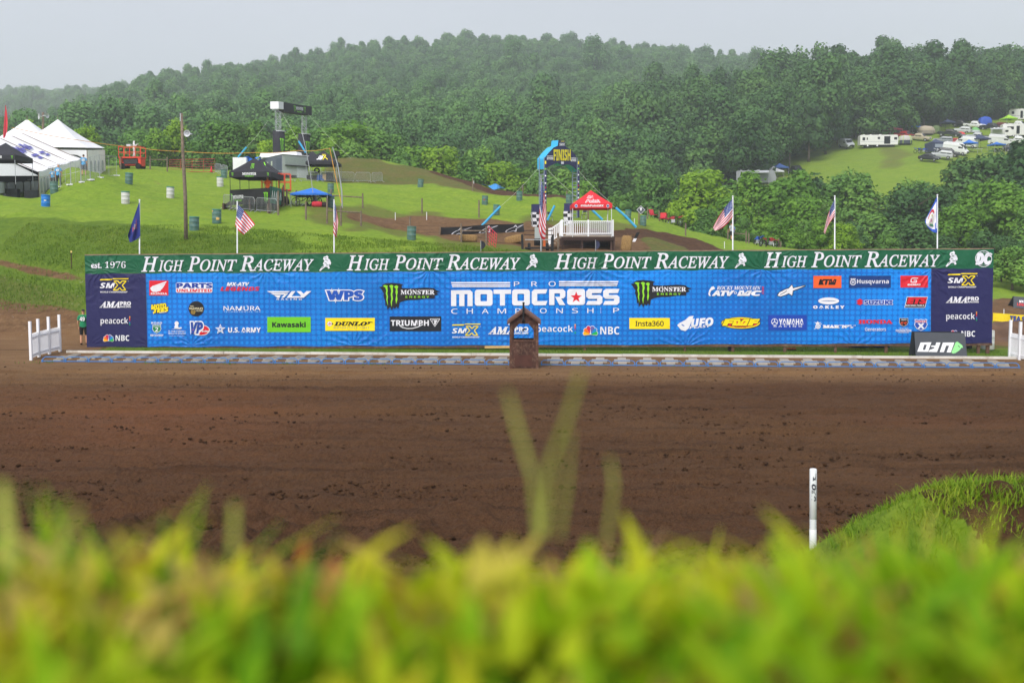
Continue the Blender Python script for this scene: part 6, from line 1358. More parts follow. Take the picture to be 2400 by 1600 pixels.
def wire_fence(a, b, label, h=1.9):
    p = Vector(a); d = Vector(b)-p; w = math.hypot(d.x, d.y); sl = d.z/w; o = thing('wire_fence', label, 'fence', p, math.atan2(d.y, d.x), 'temporary wire fence panels'); f = lambda x, z: (x, 0, z+sl*x); mb = MB(); mb.tube([f(.02, .05), f(.02, h), f(w-.02, h), f(w-.02, .05)], .02, 0, 6, closed=True); mb.tube([f(.02, h*.5), f(w-.02, h*.5)], .014, 0, 5); mb.tube([f(w/2, .05), f(w/2, h)], .014, 0, 5); mb.build('frame', GALV, o)
    mb = MB()
    for i in range(1, 16): x = w*i/16; mb.tube([f(x, .06), f(x, h)], .003, 0, 3, cap=False)
    for i in range(1, 12): z = h*i/12; mb.tube([f(.02, z), f(w-.02, z)], .003, 0, 3, cap=False)
    mb.build('mesh', GALV, o)
    for x in (.06, w-.06): mb = MB(); mb.box((x, 0, .03+sl*x), (.2, .6, .1)); mb.build('foot', LW, o)
W_P = [(-8, 447), (56, 446), (112, 443), (141, 439), (166, 434), (190, 428), (212, 422.5), (234, 417), (274, 412)]; W_Q = [hit(*p) for p in W_P]
for i, (a, b) in enumerate(zip(W_Q, W_Q[1:])): wire_fence(a, b, 'wire fence panel, ' + ['at the mouth of the frame tent under the black canopy', 'before the dark tent opening', 'before the two people in blue shirts', 'along the second arched bay of the frame tent', 'along the third arched bay of the frame tent', 'before the far end of the frame tent', 'before the entrance of the peaked tent', 'angled panel nearest the red scissor lift'][i])
BT = tee('#4aa0d8'); NUM = ('49', LW)
person(hit(124.5, 438), R_(2), 'dark haired person in a light blue numbered T-shirt, the shorter of two', BT, mat('dark_trousers', '#23262c', .8), 1.62, long_legs=True, number=NUM)
person(hit(138, 437.5), R_(-6), 'tall bald person in a light blue numbered T-shirt by the wire fence', BT, mat('dark_trousers', '#23262c'), 1.86, long_legs=True, number=NUM, hair=None)
person(hit(197, 412), R_(5), 'person in a light blue numbered T-shirt and grey shorts at the peaked tent entrance', BT, mat('grey_shorts', '#5b606a', .8), 1.8, number=NUM)
# --- red scissor lift with camera operator
def scissor():
    p = hit(304, 396); Y = p.y; s = Y/FPX; o = thing('scissor_lift', 'red scissor lift with a railed platform, parked behind the tents', 'lift', p, R_(-4)); w = 2.35; DK = mat('dark_machine', '#2b2b2e', .6, .2)
    mb = MB(); mb.box((0, .7, .55), (w*.9, 1.1, .35)); mb.box((w*.42, .7, .7), (.28, 1.15, .75)); mb.box((-w*.42, .7, .7), (.28, 1.15, .75)); mb.build('chassis', REDP, o); mb = MB(); mb.box((.1, .1, .75), (w*.62, .2, .45)); mb.build('motor_cover', DK, o)
    for x in (-.85, .85):
        for y in (.2, 1.2): mb = MB(); mb.lathe([(.1, -.11), (.30, -.11), (.33, 0), (.30, .11), (.1, .11)], (x, y, .30), 0, 16, None, Matrix.Rotation(math.pi/2, 3, 'X')); mb.build('wheel', DARKR, o, True)
    mb = MB(); zp = 1.18
    for y in (.35, 1.05):
        for a, b in (((-1, .75), (1, 1.15)), ((1, .75), (-1, 1.15))): mb.beam((a[0], y, a[1]), (b[0], y, b[1]), .06, .08)
    mb.build('scissor_arms', DK, o); mb = MB(); mb.box((0, .7, zp), (w, 1.25, .14)); mb.build('platform', REDP, o); mb = MB(); H = 1.12
    for y in (.1, 1.3):
        for z in (.55, H): mb.beam((-w/2, y, zp+z), (w/2, y, zp+z), .05, .05)
        for i in range(5): x = -w/2+w*i/4; mb.beam((x, y, zp), (x, y, zp+H), .05, .05, 0, (0, 1, 0))
    for x in (-w/2, w/2): [mb.beam((x, .1, zp+z), (x, 1.3, zp+z), .05, .05) for z in (.55, H)]
    mb.build('guard_rail', REDP, o)
    person(p+Vector((.25, .7, zp+.07)), R_(-75), 'camera operator in a white hooded rain cape on the red lift', tee('#d5d7da'), mat('white_cape', '#d5d7da', .7), 1.72, long_legs=True, sleeves=1, hood=mat('white_hood', '#d8dadd', .7), pose=dict(rwr=(.20, .30, 1.36), relb=(.26, .12, 1.18), rpalm=(.18, .36, 1.38), lwr=(-.16, .30, 1.38), lelb=(-.25, .14, 1.18), lpalm=(-.13, .36, 1.40)))
    c = thing('camera', 'covered grey television camera on the red lift platform', 'camera', p+Vector((-.2, .55, zp+1.28)), R_(160)); mb = MB(); mb.box((0, 0, 0), (.5, .22, .24)); mb.build('camera_body', mat('rain_cover', '#bfc3c7', .6), c); mb = MB(); mb.cyl((.25, 0, 0), (.55, 0, 0), .09); mb.build('lens', DK, c); mb = MB()
    for a in (0, 2.1, 4.2): mb.tube([(0, 0, -.1), (.3*math.cos(a), .3*math.sin(a), -1.28)], .02)
    mb.build('tripod', DK, c)
scissor()
def boom():
    p = hit(660, 481); o = thing('boom_lift', 'orange personnel lift with a caged basket behind the booth', 'lift', p, R_(8)); DK = mat('dark_machine', '#2b2b2e'); OR = mat('orange_lift_paint', '#dc4a2b', .5, .1)
    mb = MB(); mb.box((0, .3, .45), (1.0, 1.5, .5)); mb.build('chassis', DK, o)
    for x in (-.45, .45):
        for y in (-.3, .9): mb = MB(); mb.lathe([(.1, -.1), (.27, -.1), (.3, 0), (.27, .1), (.1, .1)], (x, y, .28), 0, 14, None, Matrix.Rotation(math.pi/2, 3, 'Y')); mb.build('wheel', DARKR, o, True)
    mb = MB(); mb.beam((0, .6, .6), (.1, .5, 1.5), .18, .18); mb.build('arm', OR, o)
    for k, (x0, x1, z0, z1) in enumerate(((-1.55, -.75, 1.2, 2.5), (-.2, .75, 1.2, 2.55))):
        mb = MB(); mb.box(((x0+x1)/2, 0, z0), (x1-x0, .9, .12))
        for y in (-.45, .45):
            for z in (z0, (z0+z1)/2, z1): mb.beam((x0, y, z), (x1, y, z), .05, .05)
            for x in (x0, (x0+x1)/2, x1): mb.beam((x, y, z0), (x, y, z1), .05, .05, 0, (0, 1, 0))
        mb.build('basket', OR, o)
boom()
def tube_gate(pts, label, m, bars=6, name='tube_gate', r=.028):
    """pts: bottom left, bottom right, top right, top left as points"""
    a, b, c, d = pts; o = thing(name, label, 'gate', a); mb = MB(); q = lambda u, v: (a*(1-u)+b*u)*(1-v)+(d*(1-u)+c*u)*v-a; mb.tube([q(0, 0), q(1, 0), q(1, 1), q(0, 1)], r, 0, 6, closed=True); mb.build('frame', m, o)
    mb = MB()
    for i in range(1, bars-1): mb.tube([q(0, i/(bars-1)), q(1, i/(bars-1))], r*.75, 0, 5)
    for u in (.25, .5, .75): mb.tube([q(u, 0), q(u, 1)], r*.75, 0, 5)
    mb.build('bars', m, o)
Yg = hit(450, 404).y
tube_gate([at(396, 402, Yg), at(504, 403, Yg), at(504, 372.5, Yg), at(397, 375, Yg)], 'wide red tubular farm gate at the top of the grass', REDG)
tube_gate([at(1141.5, 569, 72), at(1161, 587, 71), at(1164.5, 549, 71), at(1145, 530, 72)], 'small red tubular gate standing open beside the hay bales', mat('bright_red_gate', '#d22f45', .5), 6, r=.022)
def cone(px, py, label, h=.72): p = hit(px, py); o = thing('traffic_cone', label, 'cone', p); mb = MB(); mb.box((0, 0, .02), (.36, .36, .04)); mb.build('base', REDG, o); mb = MB(); mb.lathe([(.14, .03), (.12, .2), (.03, h)], (0, 0, 0), 0, 12); mb.build('cone_body', mat('red_cone', '#d8303a', .6), o, True)
cone(495.5, 404, 'red traffic cone at the end of the red farm gate')
# --- posts and stakes, each its own; (px, top, bottom, label)
def post(px, top, bot, label, r=.075, m=POSTW, lean=0, name='fence_post', cat='post'):
    p = hit(px, bot); t = at(px+lean, top, p.y)-p; o = thing(name, label, cat, p); mb = MB(); mb.tube([(0, 0, -.2), t], [r, r*.93], 0, 7); mb.build('shaft', m, o); return o
for a in [(283, 367, 397, 'grey wooden post beside the red scissor lift'), (352, 366, 398, 'grey wooden post between the lift and the farm gate, with a rail'), (392, 368, 402, 'grey wooden post at the hinge of the farm gate'),
          (628, 455, 498, 'rough wooden post before the black booth, outer of two'), (634, 457, 498, 'rough wooden post before the black booth, inner of two'), (652, 447, 505, 'leaning wooden post at the corner of the booth barrier'), (664.5, 434, 484, 'tall wooden post in front of the orange lift'), (672, 444, 483, 'wooden post just beyond the orange lift'),
          (694.5, 446, 482, 'wooden post before the blue canopy, carrying a rail'), (717, 472, 515, 'lone wooden post on the dry grass below the blue canopy'), (735.5, 451, 483, 'wooden post under the blue canopy by the bags'), (766.5, 465, 523, 'wooden post left of the bent steel mast'.replace('left of', 'before')), (776, 443, 486, 'wooden post against the pale green barrel'), (799, 483, 528, 'thick wooden post at the foot of the steel mast'), (850, 453, 490, 'wooden post holding the far end of the upper rail'), (846, 494, 532, 'wooden post holding the far end of the lower rail'),
          (989, 465, 500, 'lone wooden post on the open grass before the berm'), (961, 508, 545, 'wooden post in the dirt near the wall'), (1108, 418, 447, 'weathered post on the shoulder of the berm'), (1122.5, 469, 508, 'wooden post next to the rusty marked barrel'), (1225, 433, 458, 'wooden post by the end of the blue tarpaulin'), (1081, 524, 567, 'wooden post in front of the black star banner'), (1140, 531, 575, 'wooden post at the hinge of the small red gate'),
          (1308, 546, 589, 'wooden post before the stairs of the white deck'), (1328.5, 447, 466, 'thin post showing through the finish arch'), (1378.5, 489, 515, 'wooden post behind the red canopy'), (1457, 571, 589, 'wooden post under the hanging hay bale'), (1497.5, 486, 526, 'dark wooden post with a diamond sign'), (1518, 486, 514, 'wooden post up the slope by the red chairs'), (1545, 493, 517, 'wooden post between the red chairs'), (1604, 508, 534, 'thin wooden post at the crest of the slope'), (1607, 523, 553, 'wooden post on the grass right below the crest'.replace('right ', '')), (1674, 541, 550, 'short wooden stub near the striped flag'), (1706, 537, 562, 'wooden post beside the walking man'), (1749, 541, 569, 'wooden post at the end of the field rail, upper'), (1755, 546, 571, 'wooden post at the end of the field rail, lower'), (1796, 558, 579, 'wooden post near the parked bikes, nearer the man'), (1825, 559, 582, 'wooden post near the parked bikes, by the white stake'), (1830, 566, 583, 'last small wooden post at the edge of the trees')]: post(*a)
WS = mat('white_stake', '#dfe1e4', .5)
for a in [(926.5, 498, 515, 'white stake in the dirt near the furled flag'), (1000, 497, 516, 'white stake in the dirt beyond the first one'), (1110.5, 424, 431, 'small white stake on the berm'), (1193, 435, 442, 'small white stake at the blue tarpaulin'), (1423.5, 503, 521, 'white stake on the grass behind the deck'), (1487, 512, 526, 'white stake beside the light blue guy pole'), (1698, 566, 581, 'leaning white stake on the brown slope'), (1813, 565, 579, 'white stake among the parked bikes')]: post(a[0], a[1], a[2], a[3], .035, WS, 0, 'marker_stake', 'stake')
def pole2(px0, top, px1, bot, label):
    b = hit(px1, bot); t = at(px0, top, b.y)-b; o = thing('marker_pole', label, 'pole', b); mb = MB(); mb.tube([(0, 0, -.2), t*.6], .04); mb.build('lower_shaft', mat('yellow_pole', '#b98f2c', .7), o); mb = MB(); mb.tube([t*.6, t], .045); mb.build('upper_shaft', WS, o)
pole2(1487, 417, 1492.5, 500, 'slim pole, white above and yellow below, at the edge of the wood')
def rail(a, b, label, r=.05):
    p, q = at(*a), at(*b); o = thing('fence_rail', label, 'rail', p); mb = MB(); mb.tube([(0, 0, 0), q-p], r, 0, 6); mb.build('pole', POSTW, o)
rail((674, 452, 83.5), (694.5, 459, 83.5), 'short rail between the posts before the blue canopy'); rail((778, 458, 82.5), (849, 463, 82.5), 'upper wooden rail beyond the steel mast'); rail((767, 494, 75), (846, 498.5, 76), 'lower wooden rail above the dry grass'); rail((352, 374, 109), (392, 375, 109), 'wooden rail between two posts near the farm gate'); rail((1084, 541, 73.5), (1139, 541, 73.5), 'wooden rail in front of the black star banner'); rail((1722, 547, 108), (1750, 549, 108), 'wooden rail across the edge of the field')
def mast(pts, Y, label, m, r, name='mast'):
    P = [at(x, y, Y) for x, y in pts]; o = thing(name, label, 'mast', P[-1]); mb = MB(); mb.tube([p-P[-1] for p in P], r, 0, 7); mb.build('shaft', m, o)
mast([(779.5, 344.5), (791, 385), (798.5, 430), (801, 448), (802, 487)], 80.5, 'bent grey steel mast standing beside the wooden posts', GALV, [.035, .045, .05, .055, .06]); mast([(709, 315), (718, 355), (728, 410), (733.5, 452)], 82.8, 'thin grey aerial mast rising over the blue canopy', GALV, .03)
SKYB = mat('light_blue_pad', '#3aa8d8', .5, .06)
for pts, Y, l in [([(558, 369), (578, 345)], 112, 'light blue padded guy pole above the white generator'), ([(700, 331), (716.5, 358)], 118, 'light blue padded guy pole beside the black column'), ([(1117, 542), (1173, 484)], 84, 'long light blue guy pole across the black star banner'), ([(1283, 516), (1300, 482)], 90, 'short light blue guy pole by the folding chair'), ([(1383, 488), (1412, 515)], 88, 'light blue guy pole slanting down behind the white deck'), ([(1443, 487), (1467, 508), (1491, 533)], 82, 'light blue guy pole bent at a joint beyond the red canopy')]: mast(pts, Y, l, SKYB, .10, 'guy_pole')
WIRE = mat('pale_wire', '#b9bfae', .6)
for pts, l in [([(1262, 394, 94), (1173, 484, 84)], 'thin guy wire from the arch to the long blue pole'), ([(1279, 394, 94), (1361, 470, 88)], 'thin guy wire inside the finish arch'), ([(1356, 400, 98), (1424, 468, 88), (1443, 487, 82)], 'thin guy wire from the arch over the red canopy'), ([(660, 263, 121), (700, 331, 118)], 'thin guy wire under the truss header'), ([(722, 268, 132), (823, 372, 124)], 'thin guy wire running down to the berm'), ([(627, 285, 121), (578, 345, 112)], 'thin guy wire down to the white generator')]: rope(pts, .012, l, WIRE, 'guy_wire')
# --- trailer, generator, tarp, tyres, berm speaker
TG, TD = mat('light_grey_panel', '#a3aaa8', .5, .06, 2), mat('dark_grey_panel', '#565d6b', .45, .12, 2)
def grey_trailer():
    c = hit(662, 419); o = thing('hospitality_trailer', 'grey box trailer with a rooftop unit and a closed counter hatch', 'trailer', c); R0 = Vector((at(718, 415, 114).x-c.x, 2.0, 0)); L0 = Vector((at(603, 412, 119).x-c.x, 6.0, 0)); z0, z1 = .45, at(660, 362, c.y).z-c.z
    up = lambda z: Vector((0, 0, z)); mb = MB(); mb.prism([(0, 0), (1, 0), (1, 1), (0, 1)], lambda u, v, q: R0*u+L0*v+up(q), z0, z1); mb.build('body', TD, o)
    n = Vector((R0.y, -R0.x, 0)).normalized(); n = n if n.y < 0 else -n; nl = Vector((L0.y, -L0.x, 0)).normalized(); nl = nl if nl.y < 0 else -nl
    def pan(nm, B_, nn, u0, u1, za, zb, m, par, d=.03): mb = MB(); mb.prism([(u0, za), (u1, za), (u1, zb), (u0, zb)], lambda u, z, q: B_*u+up(z)+nn*q, .0, d); return mb.build(nm, m, par)
    pan('front_panel', R0, n, .0, 1, z0, z1-.04, TG, o); pan('hatch', R0, n, .1, .96, z0+1.1, z1-.25, mat('hatch_grey', '#8f9a96', .5), o, .06); pan('counter', R0, n, .1, .98, z0+.98, z0+1.06, DARKR, o, .25); pan('lower_panel', R0, n, .55, .97, z0-.25, z0+.95, mat('pale_panel', '#b9c1c6', .5), o, .05)
    dr = pan('door', L0, nl, .06, .22, z0+.05, z1-.35, mat('door_grey', '#4b5362', .5), o); pan('window', L0, nl, .55, .65, z1-1.0, z1-.5, mat('pale_window', '#b9c4b0', .3), o); pan('window', L0, nl, .38, .43, z1-1.0, z1-.5, mat('pale_window', '#b9c4b0'), o)
    mb = MB(); q = L0*.45+R0*.4; mb.box(q+up(z1+.28), (5.0, 1.2, .5), 0, R_(-20), .92); mb.build('rooftop_unit', LW, o)
    mb = MB(); mb.prism([(-.02, -.02), (1.02, -.02), (1.02, 1.02), (-.02, 1.02)], lambda u, v, q: R0*u+L0*v+up(q), z1, z1+.05); mb.build('roof_edge', LW, o)
    for k in (.4, .55): mb = MB(); mb.lathe([(.1, -.12), (.36, -.12), (.38, 0), (.36, .12), (.1, .12)], L0*k+nl*-.1+up(.38), 0, 14, None, Matrix.Rotation(math.pi/2, 3, 'X')); mb.build('wheel', DARKR, o, True)
grey_trailer()
def genset():
    c = hit(562, 412); o = thing('generator', 'white generator box standing behind the booth canopy', 'generator', c, R_(3)); w = 31/FPX*c.y; z1 = at(562, 369, c.y).z-c.z; mb = MB(); mb.box((0, .8, (.5+z1)/2), (w, 1.6, z1-.5)); mb.build('housing', LW, o); mb = MB(); mb.box((0, .8, .3), (w*.95, 1.4, .35)); mb.build('skid', DARKR, o); mb = MB(); mb.cyl((w*.3, .0, z1-.9), (w*.3, -.03, z1-.9), .12, 0, 12); mb.build('gauge', DARKR, o); mb = MB(); mb.box((-.1, -.015, (z1+.5)/2), (w*.5, .03, (z1-.5)*.7)); mb.build('access_panel', TENTW, o)
    t = hit(590, 413); b = thing('tarpaulin_heap', 'crumpled blue tarpaulin over boxes beside the white generator', 'tarpaulin', t); z2 = at(590, 366, t.y).z-t.z; mb = MB(); mb.sheet(lambda u, v: ((u-.5)*2.0*(1.05-.2*v), .5+.3*math.cos(u*6.28)*v, v*z2*(.9+.1*math.sin(u*7))+.06*math.sin(u*23+v*9)), 16, 8); mb.sheet(lambda u, v: ((u-.5)*1.75, .2+.9*v, z2*(.92+.08*math.sin(u*7+v*3))), 10, 5); mb.build('tarpaulin', CANB, b, True)
genset()
def tyre(p, label, flat=True):
    o = thing('tyre', label, 'tyre', p, 0, 'tyres stacked under the black canopy'); q = Matrix.Identity(3) if flat else Matrix.Rotation(R_(80), 3, 'X'); mb = MB(); mb.tube([q @ Vector((.25*math.cos(t), .25*math.sin(t), 0)) for t in np.linspace(0, 6.283, 19)[:-1]], .09, 0, 8, closed=True); mb.build('tread', DARKR, o, True)
tp = hit(728, 422)
for i in range(6): tyre(tp+Vector((-.25+.6*(i//3), .5, .1+.18*(i % 3))), 'black tyre in the stack behind the barriers, %s of the %s pile' % (['bottom', 'middle', 'top'][i % 3], ['nearer', 'farther'][i//3]))
tyre(tp+Vector((.65, .3, 1.05)), 'black tyre standing upright on top of the tyre piles', False)
for px, l, c, s in [(752, 'blue plastic crate under the black canopy', '#24509a', (.8, .5, .6)), (763, 'pale cardboard box under the black canopy', '#b59a72', (.6, .5, .7)), (773, 'black equipment case under the black canopy', '#1c1d22', (.7, .6, .9))]: box_thing('equipment_case', l, 'case', px, 113.4, s, mat('case_'+c.strip('#'), c, .6))
def berm_speaker(): p = on(790.5, 122); t = at(790.5, 366, 122); o = thing('berm_loudspeaker', 'black round speaker head on a short stand at the edge of the berm', 'lamp', p); mb = MB(); mb.tube([(0, 0, -.3), t-p], .04); mb.build('stand', DARKR, o); q = t-p; mb = MB(); mb.lathe([(.1, -.2), (.3, -.1), (.34, .1), (.3, .12), (.05, .1)], q+Vector((0, 0, .25)), 0, 14, None, Matrix.Rotation(math.pi/2, 3, 'X')); mb.build('speaker_head', DARKR, o, True)  # round black loudspeaker on a stand, no lamp
berm_speaker()
def tarp():
    P = [hit(1127, 434), hit(1166, 446), hit(1216, 452)]; o = thing('ground_tarpaulin', 'long blue tarpaulin lying along the black edge of the berm', 'tarpaulin', P[0]); mb = MB()
    def fn(u, v): a = P[0].lerp(P[1], u*2) if u < .5 else P[1].lerp(P[2], u*2-1); return a-P[0]+Vector((0, 1.2*v, .12+.22*math.sin(u*13+v*2)*math.sin(3.14*u)+.45*v*math.sin(3.14*u)))
    mb.sheet(fn, 24, 5); mb.build('sheet', mat('blue_tarpaulin', '#2f86c8', .5, .15, 2), o, True)
tarp()
# --- truss arch with black header
def truss_leg(mb, a, b, w, n, m=0):
    a, b = Vector(a), Vector(b)
    for dx, dy in ((-1, -1), (1, -1), (1, 1), (-1, 1)): mb.tube([a+Vector((dx*w/2, dy*w/2, 0)), b+Vector((dx*w/2, dy*w/2, 0))], .03, m, 5)
    for i in range(n):
        p, q = a.lerp(b, i/n), a.lerp(b, (i+1)/n); s = 1 if i % 2 else -1
        for dy in (-1, 1): mb.tube([p+Vector((s*w/2, dy*w/2, 0)), q+Vector((-s*w/2, dy*w/2, 0))], .018, m, 4); mb.tube([q+Vector((-w/2, dy*w/2, 0)), q+Vector((w/2, dy*w/2, 0))], .018, m, 4)
def truss_arch():
    YL, YR = 121, 134; bl, br = on(652, YL), on(713, YR); o = thing('truss_arch', 'tall metal truss arch with a black header and black padded columns', 'arch', bl); tl, tr_ = at(652, 262, YL)-bl, at(713, 270, YR)-bl; b2 = br-bl
    for p, q, n in ((Vector((0, 0, 0)), tl, 'a'), (b2, tr_, 'b')): mb = MB(); truss_leg(mb, p, q, .55, 12); mb.build('truss_leg', GALV, o)
    h0, h1 = at(646, 262, YL)-bl, at(722, 271, YR)-bl; hh = (at(646, 239, YL)-at(646, 262, YL)).z; d = (h1-h0); n = Vector((d.y, -d.x, 0)).normalized(); n = n if n.y < 0 else -n
    mb = MB(); mb.prism([(.12, 0), (1, 0), (1, 1), (.12, 1)], lambda u, v, q: h0+d*u+Vector((0, 0, hh*v))+n*q, -.5, .5); hd = mb.build('header', CANV, o); mb = MB(); mb.prism([(-.03, .28), (.11, .28), (.11, 1.02), (-.03, 1.02)], lambda u, v, q: h0+d*u+Vector((0, 0, hh*v))+n*q, -.5, .5); mb.build('header_end', LW, o)
    mb = MB(); truss_leg(mb, h0+Vector((0, 0, .1)), h0+Vector((0, 0, hh*.3)), .6, 2); mb.build('truss_leg', GALV, o)
    dd = Decal(lambda x, y, lay=1: h0+d*x+Vector((0, 0, hh*(1-y)))+n*(.51+.01*lay)); claw_on(dd, .40, .47, .15, .9, LG); claw_on(dd, .72, .79, .15, .9, LG); txt(dd, 'MONSTER', .48, .71, .25, .58, LW, 'sb'); txt(dd, 'ENERGY', .51, .68, .7, .84, LG, 's'); dd.build('printed_logo', hd)
    for px, y0, y1, Y in ((655, 307.5, 356, YL-.5), (714.5, 314.5, 362, YR-.5)):
        a, b = at(px, y1+60, Y)-bl, at(px, y0, Y)-bl; r = 14/FPX*Y; mb = MB(); mb.lathe([(r, 0), (r*1.02, (b-a).z*.3), (r, (b-a).z*.7), (r*.97, (b-a).z)], a, 0, 20); c = mb.build('padded_column', CANV, o, True); mb = MB(); mb.lathe([(r*1.01, -.12), (r*1.01, 0)], b, 0, 20); mb.build('column_rim', GALV, c, True)
        dd = Decal(lambda x, y, lay=1: a+Vector((r*1.06*math.sin(x), -r*1.06*math.cos(x), (b-a).z*(1-y)))); claw_on(dd, .35, 1.15, .16, .5, LG); dd.build('printed_logo', c)
truss_arch()
# --- finish arch
def finish_arch():
    YA, YB = 94.0, 98.6; A, B_ = on(1276, YA), on(1354, YB); A0 = A.copy(); o = thing('finish_arch', 'navy finish arch with yellow lettering on slim truss legs', 'arch', A0); U = Vector((B_.x-A.x, B_.y-A.y, 0)); n = Vector((U.y, -U.x, 0)).normalized(); n = n if n.y < 0 else -n
    def P(cx, cy, off=0.0): # crop of the photograph -> arch plane
        d = ray(1000+cx/4.704, 280+cy/4.704); c0 = Vector((0, 0, HC)); t = (A-c0).dot(n)/d.dot(n); return c0+d*t+n*off-A0
    front = [(1297, 548), (1295, 432), (1340, 372), (1398, 312), (1445, 290), (1452, 230), (1520, 240), (1532, 302), (1592, 338), (1640, 398), (1668, 462), (1670, 577), (1645, 552), (1612, 522), (1570, 500), (1540, 497), (1500, 510), (1440, 478), (1400, 495), (1350, 515), (1312, 545)]
    NV = mat('finish_navy', '#262a58', .6, .08, 2); from_ = Decal(lambda x, y, lay=1: P(x, y, .02*lay)); from_.poly(front, NV); f0 = from_.build('front_panel', o)
    mb = MB(); k = len(front)
    for i in range(k): mb.sheet(lambda u, v, i=i: P(front[i][0]*(1-u)+front[(i+1) % k][0]*u, front[i][1]*(1-u)+front[(i+1) % k][1]*u, -.75*v), 1, 1)
    mb.build('edge_panel', mat('finish_light_blue', '#35a9dc', .5, .08, 2), o); bk = Decal(lambda x, y, lay=1: P(x, y, -.76)); bk.poly(front, mat('finish_back_teal', '#1f6f86', .6)); bk.build('back_panel', o)
    d = Decal(lambda x, y, lay=1: P(x, y, .03+.01*lay)); d.text('FINISH', (1397, 335, 1583, 452), LY, 'b', .03, shear=0); d.mb.v = [v for v in d.mb.v]
    for x0, x1, y in ((1322, 1390, 405), (1588, 1645, 425)): d.text('MOTOCROSS', (x0, y+10, x1, y+38), LW, 'b', .06); d.rect((x0, y-4, x1, y+2), LW)
    d.text('SMX', (1460, 262, 1520, 290), LW, 'bi', .03); d.rect((1475, 240, 1515, 246), LY); d.rect((1478, 466, 1508, 492), LW); d.build('printed_logo', f0)
    for px, Y, c0 in ((1269.5, YA, 1), (1347, YB, 2)):
        g = on(px, Y)-A0; t = at(px, 400, Y)-A0; mb = MB(); s = .22
        for dx in (-s, s):
            for dy in (-s, s): mb.tube([g+Vector((dx, dy, -.2)), t+Vector((dx, dy, 1.2))], .035, 0, 6)
        for i in range(13): z = g.lerp(t, i/13); [mb.tube([z+Vector((-s, dy, 0)), z+Vector((s, dy, 0))], .025, 0, 5) for dy in (-s, s)]
        mb.build('truss_leg', mat('blue_grey_steel', '#8294a0', .5, .1), o)
        mb = MB(); x = s+.12; w = g+Vector((x, -s, 0)); e = t+Vector((x, -s, .9)); mb.prism([(-.1, 0), (.1, 0), (.1, 1), (-.1, 1)], lambda a, v, q: w.lerp(e, v)+Vector((a, q, 0)), 0, .03); sb = mb.build('side_banner', NV, o)
        d = Decal(lambda a, v, lay=1: w.lerp(e, v)+Vector((a, -.02, 0)))
        for i, (v, m) in enumerate(((.94, LY), (.85, LG), (.74, LW), (.62, LW), (.55, REDG), (.48, LY), (.42, LW), (.34, LW), (.27, LY))): d.rect((-.06, v, .06, v+.025 if i else v+.05), m)
        d.mb.f = [q[::-1] for q in d.mb.f]; d.build('printed_logo', sb)
    return A0
finish_arch()
def pad(px0, px1, top, bot, Y, label, seed):
    c = on((px0+px1)/2, Y); w = (px1-px0)/FPX*Y; o = thing('padded_block', label, 'crash pad', c, R_(10*seed)); z1 = at(px0, top, Y).z-c.z; ck = [mat('finish_navy', '#262a58'), mat('check_white', '#dcdde2', .6, .05), mat('check_black', '#1c1d22', .6)]; mb = MB()
    n = 2; rows_ = 7
    def mi(u, v): return 0 if v > .68 else 1+((int(u*n)+int(v*rows_)) % 2)
    for y0, x0, x1 in ((-w*.4, -w/2, w/2), (w*.4, w/2, -w/2)): mb.sheet(lambda u, v: (x0+(x1-x0)*u+.03*math.sin(v*9), y0+.03*math.sin(u*7+v*8), -.2+(z1+.2)*v), 4, 21, mi)
    for x in (-w/2, w/2): mb.sheet(lambda u, v: (x+.03*math.sin(v*9), (-w*.4+w*.8*u)*(1 if x > 0 else -1), -.2+(z1+.2)*v), 4, 21, mi)
    mb.add([(-w/2, -w*.4, z1), (w/2, -w*.4, z1), (w/2, w*.4, z1), (-w/2, w*.4, z1)], [(0, 1, 2, 3)]); mb.build('wrapped_pad', ck, o)
pad(1246, 1266, 479, 536, 91, 'navy and black and white checkered crash pad behind the tall grey flagpole', 1); pad(1322, 1341, 477, 525, 93, 'navy and checkered crash pad beside the red canopy', -1)
